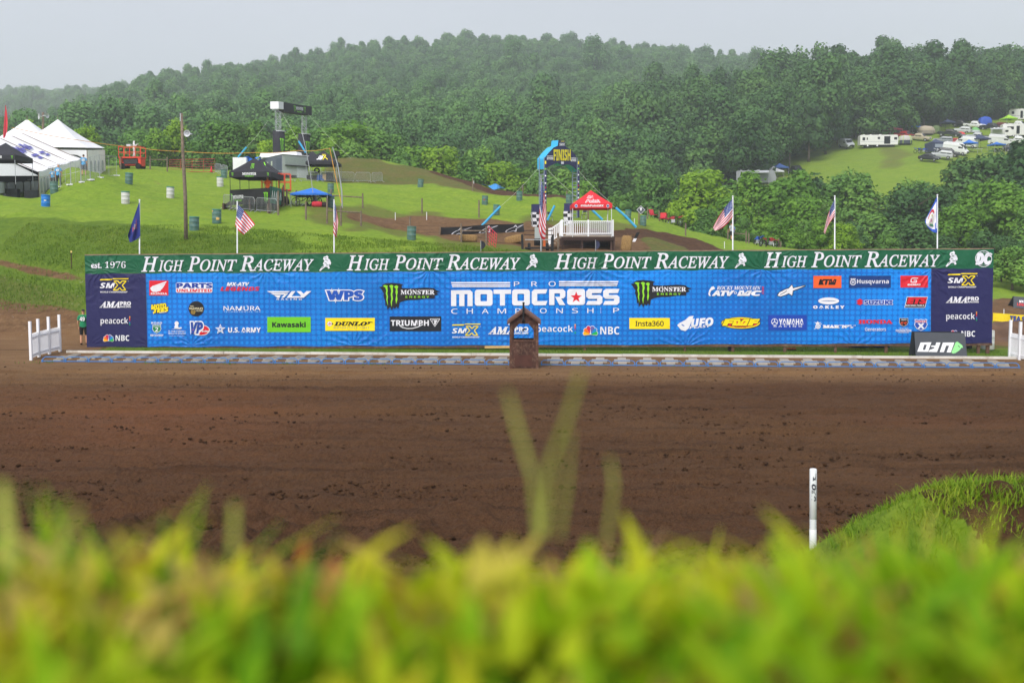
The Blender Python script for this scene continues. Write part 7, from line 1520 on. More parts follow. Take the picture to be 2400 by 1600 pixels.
# --- white railed deck
def deck():
    Y = 74.6; a, b = at(1318, 551, Y), at(1437, 551, Y); g = gz((a.x+b.x)/2, Y+1.5); o = thing('viewing_deck', 'raised wooden viewing deck with white railings and brown lattice skirts', 'deck', Vector((a.x, Y, g))); w = b.x-a.x; dp = 3.0; zf = a.z-g; BR = mat('brown_lattice', '#4f3c34', .85, .2, 5); DKT = mat('deck_boards', '#a2988c', .8, .15, 4)
    mb = MB(); mb.box((w/2, dp/2, zf-.06), (w+.1, dp, .10)); mb.build('floor_deck', DKT, o); mb = MB(); mb.box((w/2, -.02, zf-.24), (w+.06, .06, .26)); mb.box((w/2, dp, zf-.24), (w+.06, .06, .26)); mb.build('rim_beam', mat('brown_beam', '#43302b', .85), o)
    for x in (0.02, w*.39, w-.12, w+.08): MB().box((x, .12, zf/2-.4), (.14, .14, zf+.6)).build('post', BR, o)
    for x in (0.02, w): MB().box((x, dp-.1, zf/2-.4), (.14, .14, zf+.6)).build('post', BR, o)
    def lat(x0, x1, z0, z1):
        mb = MB(); s = .16; n = int((x1-x0+z1-z0)/s)+1
        for i in range(n):
            for sg in (1, -1):
                c = i*s; p0x, p0z = (x0+c, z0) if c <= x1-x0 else (x1, z0+c-(x1-x0)); p1x, p1z = (x0, z0+c) if c <= z1-z0 else (x0+c-(z1-z0), z1)
                if sg < 0: p0x, p1x = x0+x1-p0x, x0+x1-p1x
                if abs(p0x-p1x) > .05: mb.beam((p0x, -.05+.012*sg, p0z), (p1x, -.05+.012*sg, p1z), .012, .045, 0, (0, 1, 0))
        mb.build('lattice', BR, o)
    lat(-.1, w*.38, -.6, zf-.15); lat(w*.39, w-.1, zf-.5, zf-.15)
    mb = MB()
    for i in range(12): mb.box((w+.02, .15+dp*.0+.24*i, (zf-.4)/2), (.05, .2, zf+.2))
    mb.build('side_planking', BR, o); mb = MB(); mb.box((w/2, dp-.02, zf/2-.3), (w, .05, zf+.4)); mb.build('back_planking', mat('dark_planks', '#241d1a', .9), o)
    NW = [0]
    def railing(p, q, name):
        p, q = Vector(p), Vector(q); mb = MB(); H = 1.0; up = Vector((0, 0, 1))
        for z in (.12, H): mb.beam(p+up*z, q+up*z, .07, .07)
        n = int((q-p).length/.145)
        for i in range(1, n): c = p.lerp(q, i/n); mb.beam(c+up*.12, c+up*H, .038, .038, 0, (0, 1, 0))
        mb.build(name, WHITEV, o)
        for c in ((p, q) if name == 'stair_railing' or p.x < .01 else (q,)): NW[0] += .0023; mb = MB(); mb.box(c+up*(.5+NW[0]), (.11+NW[0], .11+NW[0]*1.3, 1.2)); mb.build('newel_post', WHITEV, o)
    railing((.0, .03, zf), (w*.51, .03, zf), 'railing'); railing((w*.51, .03, zf), (w-.02, .03, zf), 'railing'); railing((w-.02, .05, zf), (w+.05, dp, zf), 'railing'); railing((.0, dp*.5, zf), (.0, dp, zf), 'railing'); railing((.4, dp, zf), (w, dp, zf), 'railing'); railing((-.95, .25, zf-.62), (-.02, .1, zf), 'stair_railing'); railing((-.8, 1.4, zf-.55), (-.02, 1.3, zf), 'stair_railing')
    mb = MB()
    for i in range(5): mb.box((-.15-.22*i, .75, zf-.2-.19*i), (.26, 1.1, .05))
    mb.build('stairs', DKT, o)
deck()
HAY = mat('straw', '#94764a', .95, .35, 18, 1.0, 60)
def bale(px, py, label, d=(1.0, .5, .42), rot=(0, 0, 0), Y=None):
    p = hit(px, py) if Y is None else on(px, Y); o = thing('hay_bale', label, 'hay bale', p); o.rotation_euler = rot; g = random.Random(px); mb = MB(); n = 7
    mb.sheet(lambda u, v: Vector((0, 0, d[2]/2))+Vector((d[0]/2*math.copysign(abs(math.cos(u*6.283))**.45, math.cos(u*6.283))*math.sin(v*math.pi)**.35, d[1]/2*math.copysign(abs(math.sin(u*6.283))**.45, math.sin(u*6.283))*math.sin(v*math.pi)**.35, -d[2]/2*math.copysign(abs(math.cos(v*math.pi))**.5, math.cos(v*math.pi))))*(1+.05*math.sin(u*40+v*23)), 24, 12); mb.build('straw_block', HAY, o, True)
    mb = MB()
    for i in range(90): a = [g.uniform(-.5, .5)*d[0], g.uniform(-.55, .55)*d[1], g.uniform(.0, 1.05)*d[2]]; b = [a[0]+g.uniform(-.2, .2), a[1]+g.uniform(-.15, .15), a[2]+g.uniform(-.15, .15)]; mb.beam(a, b, .012, .006)
    mb.build('loose_straw', HAY, o)
bale(1097, 565, 'loose hay bale slumped before the black star banner', (1.3, .6, .5), (0, .03, .2), 73); bale(1207, 555, 'hay bale leaning on the end of the black star banner', (1.4, .6, .6), (0, -.22, .1), 76); bale(1466, 585, 'shaggy upright hay bale beside the deck', (.75, .6, 1.15), (0, .1, 0), 73.3)
def star_banner():
    a, b = hit(1032, 553), hit(1228, 543); o = thing('track_banner', 'black track banner with white leaning stars, along the dirt track', 'banner', a); d = b-a; h0, h1 = at(1031, 533, a.y).z-a.z, at(1228, 523, b.y).z-b.z; n = Vector((d.y, -d.x, 0)).normalized(); n = n if n.y < 0 else -n
    f = lambda u, v, q=0: d*u+Vector((0, 0, -.03*math.sin(u*9)+(h0*(1-u)+h1*u)*(v)))+n*(.06*math.sin(u*15+v*2)+q); mb = MB(); mb.sheet(lambda u, v: f(u, v), 48, 5); c = mb.build('banner_cloth', mat('black_banner', '#17171a', .6, .15, 2), o, True)
    dd = Decal(lambda x, y, lay=1: f(x, 1-y, .03+.006*lay))
    for u0 in (.11, .43, .76): q = [(u0+(x-1458)/(1716-1458)*.23, .12+(y-344)/(448-344)*.85) for x, y in ALP]; dd.line(q+[q[0]], .018, LW)
    dd.build('printed_logo', c)
    for u in (0, .5, 1): mb = MB(); mb.tube([f(u, -.2, -.05), f(u, 1.1, -.05)], .03); mb.build('stake', POSTW, o)
star_banner()
def frame_cart():
    p = on(1260, 71.6); o = thing('equipment_trailer', 'black framed equipment trailer with an engine, below the deck stairs', 'trailer', p); s = 71.6/FPX; X = lambda cx: (1000+cx/4.704-1260)*s; Z = lambda cy: at(1260, 280+cy/4.704, 71.6).z-p.z; DK = mat('black_metal', '#17181a'); mb = MB(); mb.box(((X(1085)+X(1370))/2, .5, Z(1415)), (X(1370)-X(1085), 1.4, .12)); mb.build('trailer_bed', DK, o)
    for cx in (1060, 1382): mb = MB(); mb.beam((X(cx), -.1, Z(1470)-.3), (X(cx+(-8 if cx < 1200 else 8)), -.1, Z(1268)), .16, .2, 0, (0, 1, 0)); mb.beam((X(cx), 1.0, Z(1470)-.3), (X(cx), 1.0, Z(1290)), .1, .1, 0, (0, 1, 0)); mb.build('ramp_upright', DK, o)
    mb = MB()
    for cy in (1220, 1268): mb.beam((X(1075), .9, Z(cy)), (X(1395), .9, Z(cy)), .06, .06)
    mb.build('rear_rail', mat('rusty_bar', '#3d2c28', .8), o); mb = MB(); mb.beam((X(1085), -.05, Z(1325)), (X(1370), -.05, Z(1325)), .05, .06); mb.build('cross_rail', GALV, o)
    mb = MB(); mb.box((X(1230), .5, Z(1350)), (.55, .5, .5)); mb.ball((X(1230), .3, Z(1350)), .22); mb.build('engine', DARKR, o); mb = MB(); mb.box((X(1232), .6, Z(1250)), (.5, .3, .8)); mb.build('fuel_tank', TG, o); mb = MB(); mb.box((X(1298), .3, Z(1360)), (.14, .3, .45)); mb.build('orange_cover', mat('orange_cover', '#e06a2a', .6), o)
    for cx in (1130, 1330): mb = MB(); mb.lathe([(.08, -.1), (.3, -.1), (.32, 0), (.3, .1), (.08, .1)], (X(cx), .2, .25), 0, 14, None, Matrix.Rotation(math.pi/2, 3, 'Y')); mb.build('wheel', DARKR, o, True)
frame_cart()
def folding_chair(px, py, rz, label):
    p = hit(px, py); o = thing('folding_chair', label, 'chair', p, rz); DK = mat('dark_chair', '#33373f', .5); mb = MB(); mb.box((0, 0, .45), (.44, .42, .04)); mb.build('seat', DK, o); mb = MB(); mb.box((0, .24, .78), (.44, .03, .22)); mb.build('backrest', DK, o)
    for s in (-.21, .21): mb = MB(); mb.tube([(s, .25, .9), (s, -.22, 0)], .016, 0, 5); mb.build('leg', GALV, o); mb = MB(); mb.tube([(s, -.15, .45), (s, .28, 0)], .016, 0, 5); mb.build('leg', GALV, o)
folding_chair(1289, 519, .2, 'dark folding chair behind the striped flag and the short blue pole'); folding_chair(1369, 514, -.5, 'dark folding chair alone on the grass behind the red canopy')
def mini_flag(px, py, top, label, c='#1b1c28', ln=0):
    p = hit(px, py) if py < 592 else on(px, 70); t = at(px+ln, top, p.y)-p; o = thing('small_flag', label, 'flag', p); mb = MB(); mb.tube([(0, 0, -.1), t], .02); mb.build('pole', GALV, o); mb = MB(); mb.sheet(lambda u, v: t*(.25+.72*v)+Vector((.3*u*math.sin(3.0*v+.1)**.5 if v < 1 else 0, .02*math.sin(u*6), 0)), 5, 8); mb.build('flag', mat('dark_flag_'+c.strip('#'), c, .7), o, True)
mini_flag(1127, 591, 563, 'small dark flag on a stick just behind the wall, before the red gate'); mini_flag(1396, 591, 562, 'small navy flag on a silver stick in the shade under the deck', '#2a2f4d')
def tossed():
    p = hit(1484, 568); o = thing('torn_banner', 'torn black and white banner scrap on the slope below the deck', 'banner', p); mb = MB(); mb.sheet(lambda u, v: ((u-.3)*.25+.35*v, 0, .05+.75*v+.03*math.sin(u*9)), 3, 6, lambda u, v: 1 if v < .3 else 0); mb.build('cloth', [DARKR, LW], o)
tossed()
person(hit(1714, 563), R_(25), 'man in a pale grey T-shirt and black shorts walking beside a flagpole', tee('#a9b0b8'), mat('black_shorts', '#17181b'), 1.8, stride=.22)
person(hit(1723, 563)+Vector((0, 1.2, 0)), R_(20), 'person in a blue shirt half hidden behind the flagpole and the walking man', tee('#5f8fc8'), mat('grey_shorts', '#5b606a'), 1.74)
def diamond():
    p = at(1502, 492, hit(1497.5, 526).y-.1); o = thing('diamond_sign', 'grey diamond shaped warning sign on a dark post', 'sign', p); r = .42; d = Decal(lambda x, y, lay=1: (x*r, -.01*lay, -y*r)); d.poly([(0, -1), (1, 0), (0, 1), (-1, 0)], mat('sign_grey', '#c9ccd2', .5)); d.poly([(0, -.85), (.85, 0), (0, .85), (-.85, 0)], mat('sign_dark', '#50545c', .5), 2); d.poly([(-.3, -.5), (.3, -.5), (.1, .2), (-.1, .2)], LW, 3); d.build('sign_plate', o)
diamond()
def camp_chair(px, py, rz, c, label):
    p = hit(px, py); o = thing('camp_chair', label, 'chair', p, rz); m = mat('chair_'+c.strip('#'), c, .7, .1); mb = MB(); mb.box((0, 0, .42), (.62, .5, .06)); mb.build('seat', m, o); mb = MB(); mb.sheet(lambda u, v: (-.31+.62*u, .25+.2*v, .42+.6*v), 4, 3); mb.build('backrest', m, o, True)
    for sx in (-.3, .3): mb = MB(); mb.tube([(sx, -.25, 0), (sx, .25, .6)], .015, 0, 5); mb.tube([(sx, .3, 0), (sx, -.25, .6)], .015, 0, 5); mb.build('leg', DARKR, o)
camp_chair(1532, 513, .6, '#c2303f', 'faded red camp chair on the slope, the highest of the group'); camp_chair(1553, 521, -.3, '#c01f30', 'bright red camp chair beside the wooden post'); camp_chair(1560, 523, .2, '#8f1d2b', 'dark red and black camp chair, lowest of the group')
def two_wheeler(p, rz, label, frame, plast=None, motor=True, name='dirt_bike', cat='motorbike', tilt=.12, k=1.0):
    o = thing(name, label, cat, p, rz); o.rotation_euler = (tilt, 0, rz); o.scale = (k,)*3; R2 = Matrix.Rotation(math.pi/2, 3, 'X'); wr = .34 if not motor else .33
    for x in (-.68, .68):
        mb = MB(); mb.tube([(x+wr*math.cos(t), 0, wr+wr*math.sin(t)) for t in np.linspace(0, 6.283, 21)[:-1]], .045 if motor else .024, 0, 6, closed=True); w = mb.build('wheel', DARKR, o, True); mb = MB()
        for t in range(8): mb.tube([(x, 0, wr), (x+wr*.93*math.cos(t*.785), 0, wr+wr*.93*math.sin(t*.785))], .006, 0, 3)
        mb.cyl((x, -.04, wr), (x, .04, wr), .05); mb.build('spokes', GALV, w)
    mb = MB(); mb.tube([(.68, 0, wr), (.50, 0, .95)], .035); mb.tube([(.5, 0, .9), (-.1, 0, .45), (-.68, 0, wr)], .03); mb.tube([(.5, 0, .8), (-.15, 0, .8), (-.1, 0, .45)], .03); mb.build('bike_frame', frame, o)
    mb = MB(); mb.tube([(.5, -.38, 1.08), (.5, -.1, 1.0), (.5, .1, 1.0), (.5, .38, 1.08)], .018); mb.build('handlebar', DARKR, o)
    mb = MB(); mb.box((-.25, 0, .90), (.62 if motor else .26, .14, .07)); mb.build('seat', DARKR, o)
    if motor:
        mb = MB(); mb.box((.1, 0, .45), (.4, .25, .35)); mb.build('engine', GALV, o); mb = MB(); mb.prism([(.55, .78), (.2, .98), (-.1, .93), (.05, .6)], lambda x, z, q: (x, q, z), -.13, .13); mb.build('fuel_tank', plast, o); mb = MB(); mb.prism([(.35, .72), (1.0, .70), (1.0, .73), (.5, .82)], lambda x, z, q: (x, q, z), -.07, .07); mb.build('front_fender', plast, o); mb = MB(); mb.prism([(-.45, .88), (-1.0, 1.02), (-1.02, .98), (-.5, .75)], lambda x, z, q: (x, q, z), -.09, .09); mb.build('rear_fender', plast, o)
    return o
two_wheeler(hit(712, 484), R_(30), 'black bicycle parked under the blue canopy', DARKR, None, False, 'bicycle', 'bicycle'); two_wheeler(hit(736, 482), R_(65), 'motorbike with white plastics parked under the blue canopy', DARKR, LW); two_wheeler(hit(1776, 577), R_(100), 'blue and red motorbike parked at the edge of the trees', DARKR, mat('blue_plastic', '#2b57c8', .4)); two_wheeler(hit(1803, 580), R_(20), 'red motorbike among the small posts at the edge of the trees', DARKR, mat('red_plastic', '#9c1f26')); two_wheeler(hit(1580, 528), R_(150), 'black motorbike with a red helmet on the slope below the chairs', DARKR, mat('red_plastic', '#9c1f26'))
def bag(px, py, c, label): p = hit(px, py); o = thing('gear_bag', label, 'bag', p, .1); m = mat('bag_'+c.strip('#'), c, .7, .2); mb = MB(); mb.sheet(lambda u, v: ((v-.5)*.8, .2*math.sin(u*6.283)*(1-.4*(2*v-1)**4), .24+.24*math.cos(u*6.283)*(1-.3*(2*v-1)**4)), 14, 8); mb.build('bag_body', m, o, True); mb = MB(); mb.tube([(-.2, 0, .45), (-.1, 0, .58), (.1, 0, .58), (.2, 0, .45)], .015); mb.build('handle', DARKR, o)
bag(743, 486, '#b92034', 'red gear bag on the grass under the blue canopy'); bag(756, 487, '#2a1418', 'black and red gear bag beside the red one')
def disc_marker(): p = hit(1939, 585); t = at(1939, 571, p.y)-p; o = thing('track_marker', 'small blue marker board with a yellow disc, above the wall by the trees', 'marker', p); mb = MB(); mb.box((0, 0, t.z*.35), (.42, .1, t.z*.9)); mb.build('board', mat('marker_blue', '#2a4a9a', .6), o); mb = MB(); mb.cyl((0, -.07, t.z*.85), (0, -.02, t.z*.85), .24, 0, 18); mb.build('disc', LY, o)  # blue marker board with a yellow disc, no lamp
disc_marker()
# --- beyond the end of the wall
def side_board():
    a, b = hit(2375, 721), hit(2412, 724); o = thing('track_board', 'dark folding track board with red and white words by the far dirt', 'sign board', a); d = b-a; h = (at(2380, 694, a.y)-at(2380, 721, a.y)).z; mb = MB(); mb.prism([(0, 0), (1.35, 0), (1.35, 1), (.13, 1)], lambda u, v, q: d*u+Vector((0, q+.35*v, h*v)), -.03, .03); mb.build('front_board', mat('charcoal_sign_board', '#43484f'), o); mb = MB(); mb.prism([(0, 0), (1.35, 0), (1.35, 1), (.13, 1)], lambda u, v, q: d*u+Vector((0, 1.0+q-.6*v, h*v)), -.03, .03); mb.build('back_board', mat('dark_sign_board', '#30343a'), o)
    dd = Decal(lambda x, y, lay=1: d*x+Vector((0, -.04-.01*lay+.35*(1-y), h*(1-y)))); txt(dd, 'MX-ATV', .42, 1.1, .3, .5, LW, 'bi'); txt(dd, 'LEGENDS', .25, 1.3, .55, .78, mat('board_red', '#d8303a', .6), 'bi'); dd.build('printed_logo', o)
side_board()
def yellow_banner():
    a, b = hit(2327, 752), hit(2440, 760); o = thing('trackside_banner', 'yellow trackside banner with dark blue letters lying along the dirt mound', 'banner', a); d = b-a; h = .52; f = lambda u, v, q=0: d*u+Vector((0, .04*math.sin(u*20)-q, h*v)); mb = MB(); mb.sheet(lambda u, v: f(u, v), 20, 3); c = mb.build('banner_cloth', YEL2, o, True); dd = Decal(lambda x, y, lay=1: f(x, 1-y, .06+.005*lay)); txt(dd, 'TEA SUZUKI', .35, 1.0, .2, .8, mat('suz_blue', '#27408f', .6), 'b', .04); dd.build('printed_logo', c)
YEL2 = mat('yellow_banner', '#f0d319', .6, .08); yellow_banner()
def mound(px, Y, w, dp, h, seed, label):
    c = on(px, Y); mb = MB(); mb.sheet(lambda u, v: (c.x+(u-.5)*w, c.y+(v-.5)*dp, gz(c.x+(u-.5)*w, c.y+(v-.5)*dp)-.08+h*(math.sin(math.pi*u)*math.sin(math.pi*v))**.7*(.65+.7*float(vnoise(np.array([u*5]), np.array([v*4]), seed)[0]))), 40, 20); o = mb.build('dirt_mound', mat('turned_dark_soil', '#5d4636', .95, .35, 1.2, .9, 8), None, True); o['kind'] = 'structure'
mound(2420, 60, 9, 3.0, 1.0, 3, ''); mound(2400, 56.5, 6, 1.6, .35, 5, '')
for px, py, tp, l in [(2353, 737, 724, 'white stake beyond the end of the wall'), (2366, 838, 830, 'small white stub by the white picket fence')]: post(px, tp, py, l, .03, WS, 0, 'marker_stake', 'stake')
# ------------------------------------------------------------------ camping field: vehicles, trailers, tents
GLASS = mat('dark_window_glass', '#141920', .3, .1, 4, spec=.25); RIMM = mat('alloy_rim', '#9a9ca0', .35, .05); HEADL = mat('headlamp_lens', '#e9ecf0', .2, .03); TAILL = mat('tail_lamp_lens', '#9c1b22', .3)
def loft(mb, secs, m=0):
    """secs: (x, half width, z bottom, z top, top half width)"""
    vs = []
    for x, w, z0, z1, wt in secs: zm = z0+(z1-z0)*.55; vs += [(x, -w*.94, z0), (x, -w, zm), (x, -wt, z1), (x, wt, z1), (x, w, zm), (x, w*.94, z0)]
    n = len(secs); fs = [tuple(range(6))[::-1], tuple((n-1)*6+i for i in range(6))]
    for i in range(n-1): fs += [(i*6+j, i*6+(j+1) % 6, (i+1)*6+(j+1) % 6, (i+1)*6+j) for j in range(6)]
    return mb.add(vs, [f[::-1] for f in fs], m)
CARK = {  # body sections, cabin sections, wheel x, wheel r, glass: list of side windows (x0,x1)
 'car': ([(-2.25, .70, .35, .80, .62), (-2.1, .86, .28, .95, .74), (-1.0, .90, .25, .98, .80), (.9, .90, .25, .95, .80), (2.0, .86, .28, .80, .72), (2.25, .70, .35, .66, .58)], [(-1.75, .78, .93, .98, .72), (-.9, .78, .93, 1.42, .56), (.15, .78, .93, 1.42, .56), (1.05, .78, .9, .96, .70)], (-1.38, 1.42), .33),
 'suv': ([(-2.3, .78, .42, 1.05, .72), (-2.2, .92, .36, 1.12, .82), (1.0, .94, .34, 1.12, .84), (2.1, .92, .36, 1.05, .80), (2.3, .80, .42, .85, .68)], [(-2.25, .82, 1.08, 1.15, .78), (-1.95, .82, 1.08, 1.72, .66), (.2, .82, 1.08, 1.76, .66), (1.0, .82, 1.06, 1.14, .76)], (-1.4, 1.45), .38),
 'pickup': ([(-2.85, .88, .55, 1.10, .86), (-2.75, .95, .50, 1.16, .90), (-.75, .96, .48, 1.16, .90), (1.6, .96, .48, 1.16, .88), (2.75, .94, .50, 1.10, .82), (2.9, .84, .55, .92, .74)], [(-.95, .86, 1.12, 1.20, .82), (-.70, .86, 1.12, 1.86, .68), (.75, .86, 1.12, 1.90, .68), (1.55, .86, 1.12, 1.20, .80)], (-1.75, 1.95), .42),
 'van': ([(-2.7, .90, .45, 1.5, .92), (-2.65, .98, .38, 1.6, .96), (1.7, .98, .36, 1.5, .96), (2.4, .95, .38, 1.15, .86), (2.75, .84, .45, .95, .74)], [(-2.68, .95, 1.4, 2.35, .86), (-2.4, .95, 1.4, 2.55, .84), (1.0, .95, 1.4, 2.55, .84), (1.55, .95, 1.4, 2.2, .82), (2.25, .93, 1.1, 1.35, .80)], (-1.8, 1.95), .36),
 'oldvan': ([(-2.5, .92, .45, 1.3, .92), (-2.4, .98, .38, 1.35, .95), (1.7, .98, .38, 1.3, .95), (2.35, .94, .42, 1.12, .84), (2.5, .86, .46, .9, .78)], [(-2.45, .94, 1.25, 1.9, .84), (-2.2, .94, 1.25, 2.05, .82), (.9, .94, 1.25, 2.05, .82), (1.85, .92, 1.15, 1.3, .80)], (-1.6, 1.65), .36)}
VEH = {}
def vehicle(px, py, rz, kind, col, label, name=None, cat=None, rack=False, k=1.0):
    p = hit(px, py, 150, 360); body, cab, wx, wr = CARK[kind]; nm = name or {'car': 'parked_car', 'suv': 'parked_suv', 'pickup': 'pickup_truck', 'van': 'parked_van', 'oldvan': 'parked_van'}[kind]; o = thing(nm, label, cat or nm.split('_')[1] if nm != 'pickup_truck' else 'pickup truck', p, R_(rz)); o.scale = (k,)*3
    rz += -22 if rz < 0 and rz > -32 else (-14 if 150 <= rz <= 170 else 0)
    nn = Vector((gz(p.x-1.5, p.y)-gz(p.x+1.5, p.y), gz(p.x, p.y-1.5)-gz(p.x, p.y+1.5), 3)).normalized(); o.rotation_euler = (nn.to_track_quat('Z', 'Y').to_matrix() @ Matrix.Rotation(R_(rz), 3, 'Z')).to_euler()
    PA_ = mat('car_paint_'+col.strip('#'), col, .3, .05, 2, spec=.5); mb = MB(); loft(mb, body)
    b = mb.build('body', PA_, o); mb = MB(); loft(mb, cab); mb.build('cabin', PA_, o)
    xs = [c[0] for c in cab]; zb, zt = cab[1][2]+.08, cab[1][3]-.12; wb, wt = cab[1][1]*.985, cab[1][4]+.03; lerpw = lambda z: wb+(cab[1][4]-wb)*((z-cab[1][2]-(cab[1][3]-cab[1][2])*.55)/((cab[1][3]-cab[1][2])*.45)) if z > cab[1][2]+(cab[1][3]-cab[1][2])*.55 else cab[1][1]
    xa, xb = xs[1]+.05, xs[-2]-.05; segs = [(xa+(xb-xa)*.0, xa+(xb-xa)*.46), (xa+(xb-xa)*.54, xb)] if kind not in ('van', 'oldvan') else [(xb-.75, xb+.25)]
    for sgn in (-1, 1):
        for (x0, x1) in segs:
            mb = MB(); pts = [(x0, zb), (x1+(.15 if x1 == xb else 0), zb), (x1, zt), (x0, zt)]; mb.add([(x, sgn*(lerpw(z)+.015), z) for x, z in pts], [(0, 1, 2, 3) if sgn < 0 else (3, 2, 1, 0)]); mb.build('side_window', GLASS, o)
    def slant(i, j, nmz):
        a, c = cab[i], cab[j]; mb = MB(); q = lambda t, s: (a[0]+(c[0]-a[0])*t+.02*(1 if a[0] > 0 else -1), s*(a[4]+(c[4]-a[4])*t-.06), a[3]+(c[3]-a[3])*t+.015); mb.add([q(.1, -1), q(.1, 1), q(.9, 1), q(.9, -1)], [(0, 1, 2, 3)]); mb.build(nmz, GLASS, o)
    slant(len(cab)-1, len(cab)-2, 'windscreen')
    if kind not in ('van', 'oldvan'): slant(0, 1, 'rear_window')
    for x in wx:
        for sgn in (-1, 1):
            mb = MB(); Rm = Matrix.Rotation(math.pi/2, 3, 'X'); y = sgn*(body[1][1]-.09); mb.lathe([(wr*.6, -.11), (wr*.94, -.11), (wr, -.05), (wr, .05), (wr*.94, .11), (wr*.6, .11)], (x, y, wr), 0, 14, None, Rm); w = mb.build('wheel', DARKR, o, True); mb = MB(); mb.cyl((x, y+sgn*.09, wr), (x, y+sgn*.125, wr), wr*.58, 0, 10); mb.build('rim', RIMM, w)
    xf = body[-1][0]; zl = body[-1][3]-.08; xr = body[0][0]; zr = body[0][3]-.12
    for sgn in (-1, 1): MB().box((xf-.06, sgn*body[-1][1]*.8, zl), (.16, .26, .14)).build('headlight', HEADL, o); MB().box((xr+.03, sgn*body[0][1]*.9, zr), (.1, .14, .24)).build('taillight', TAILL, o)
    MB().box((xf+.0, 0, body[-1][2]+.12), (.14, body[-1][1]*1.7, .2)).build('bumper', GALV if kind == 'pickup' else DARKR, o); MB().box((xf-.02, 0, zl-.02), (.1, body[-1][1]*1.0, .16)).build('grille', DARKR, o)
    if kind == 'pickup': mb = MB(); mb.box((-1.85, 0, 1.165), (1.7, 1.5, .03)); mb.build('cargo_bed', DARKR, o)
    if rack: mb = MB(); mb.box((-.5, 0, body[0][2]+1.42), (1.8, 1.2, .12)); mb.build('roof_rack', DARKR, o)
    return o
for a in [(1984, 346, -28, 'oldvan', '#b9bfc4', 'old pale grey van nosing out of the trees behind the long trailer'), (2119, 325, -30, 'pickup', '#a02830', 'red pickup truck behind the dark screen tent'), (2096, 321, -25, 'suv', '#8e2a35', 'dark red car under the maroon canopy'), (2133, 313, -25, 'suv', '#22262c', 'black car beside the small blue canopy, behind the beige pickup'), (2153, 330, -18, 'pickup', '#b1a68f', 'beige crew cab pickup truck beside the dark screen tent'),
          (2224, 320, -15, 'pickup', '#1c1f24', 'old black pickup truck with a boxy nose, next to the red dome tent'), (2255, 312, 155, 'suv', '#c3c7ca', 'silver car seen from behind, between the red and green dome tents'), (2283, 300, -18, 'pickup', '#e4e6e8', 'white pickup truck at the wood edge by the blue covered load'), (2252, 297, -20, 'suv', '#1d2126', 'dark car in the shade of the trees behind the navy canopy'), (2322, 305, -20, 'pickup', '#22262b', 'black pickup truck in front of the blue covered load'), (2354, 303, -20, 'suv', '#6d2a30', 'maroon car under the lime canopy'), (2386, 300, -18, 'pickup', '#e2e4e6', 'white pickup truck beyond the maroon car, above the white camper'),
          (2263, 345, 150, 'van', '#e7e9eb', 'white van seen from behind, beside the small blue canopy'), (2291, 328, 160, 'pickup', '#a9aeb3', 'silver pickup truck parked beyond the white vans'), (2342, 341, -8, 'van', '#e6e8ea', 'white camper van with a side window below the white trailer'), (2383, 337, -5, 'pickup', '#e3e5e7', 'white pickup truck at the tongue of the white camper'), (2380, 357, 170, 'pickup', '#1b1d21', 'black pickup truck near the low blue canopy by the dark trees'), (2209, 336, 170, 'suv', '#878d96', 'grey off-road car with a roof rack behind the dark walled canopy'), (2243, 338, -20, 'car', '#a8242d', 'small red car behind the white van'),
          (2238, 361, -28, 'van', '#eceef0', 'tall white van facing down the field, next to the black off-road car'), (2223, 366, -25, 'suv', '#23262b', 'black off-road car between the tall white van and the silver car'), (2206, 371, 155, 'suv', '#b4b8bc', 'silver car seen from behind, next to the black car with the open door'), (2178, 376, -12, 'car', '#1a1c22', 'black car lowest on the field, in front of the dirt bikes'), (1866, 408, -25, 'pickup', '#202327', 'black pickup truck above the blue and white canopies at the field corner'), (1722, 432, 200, 'suv', '#23272d', 'dark car in the shade beside the grey camper')]: vehicle(*a, rack='roof rack' in a[5])
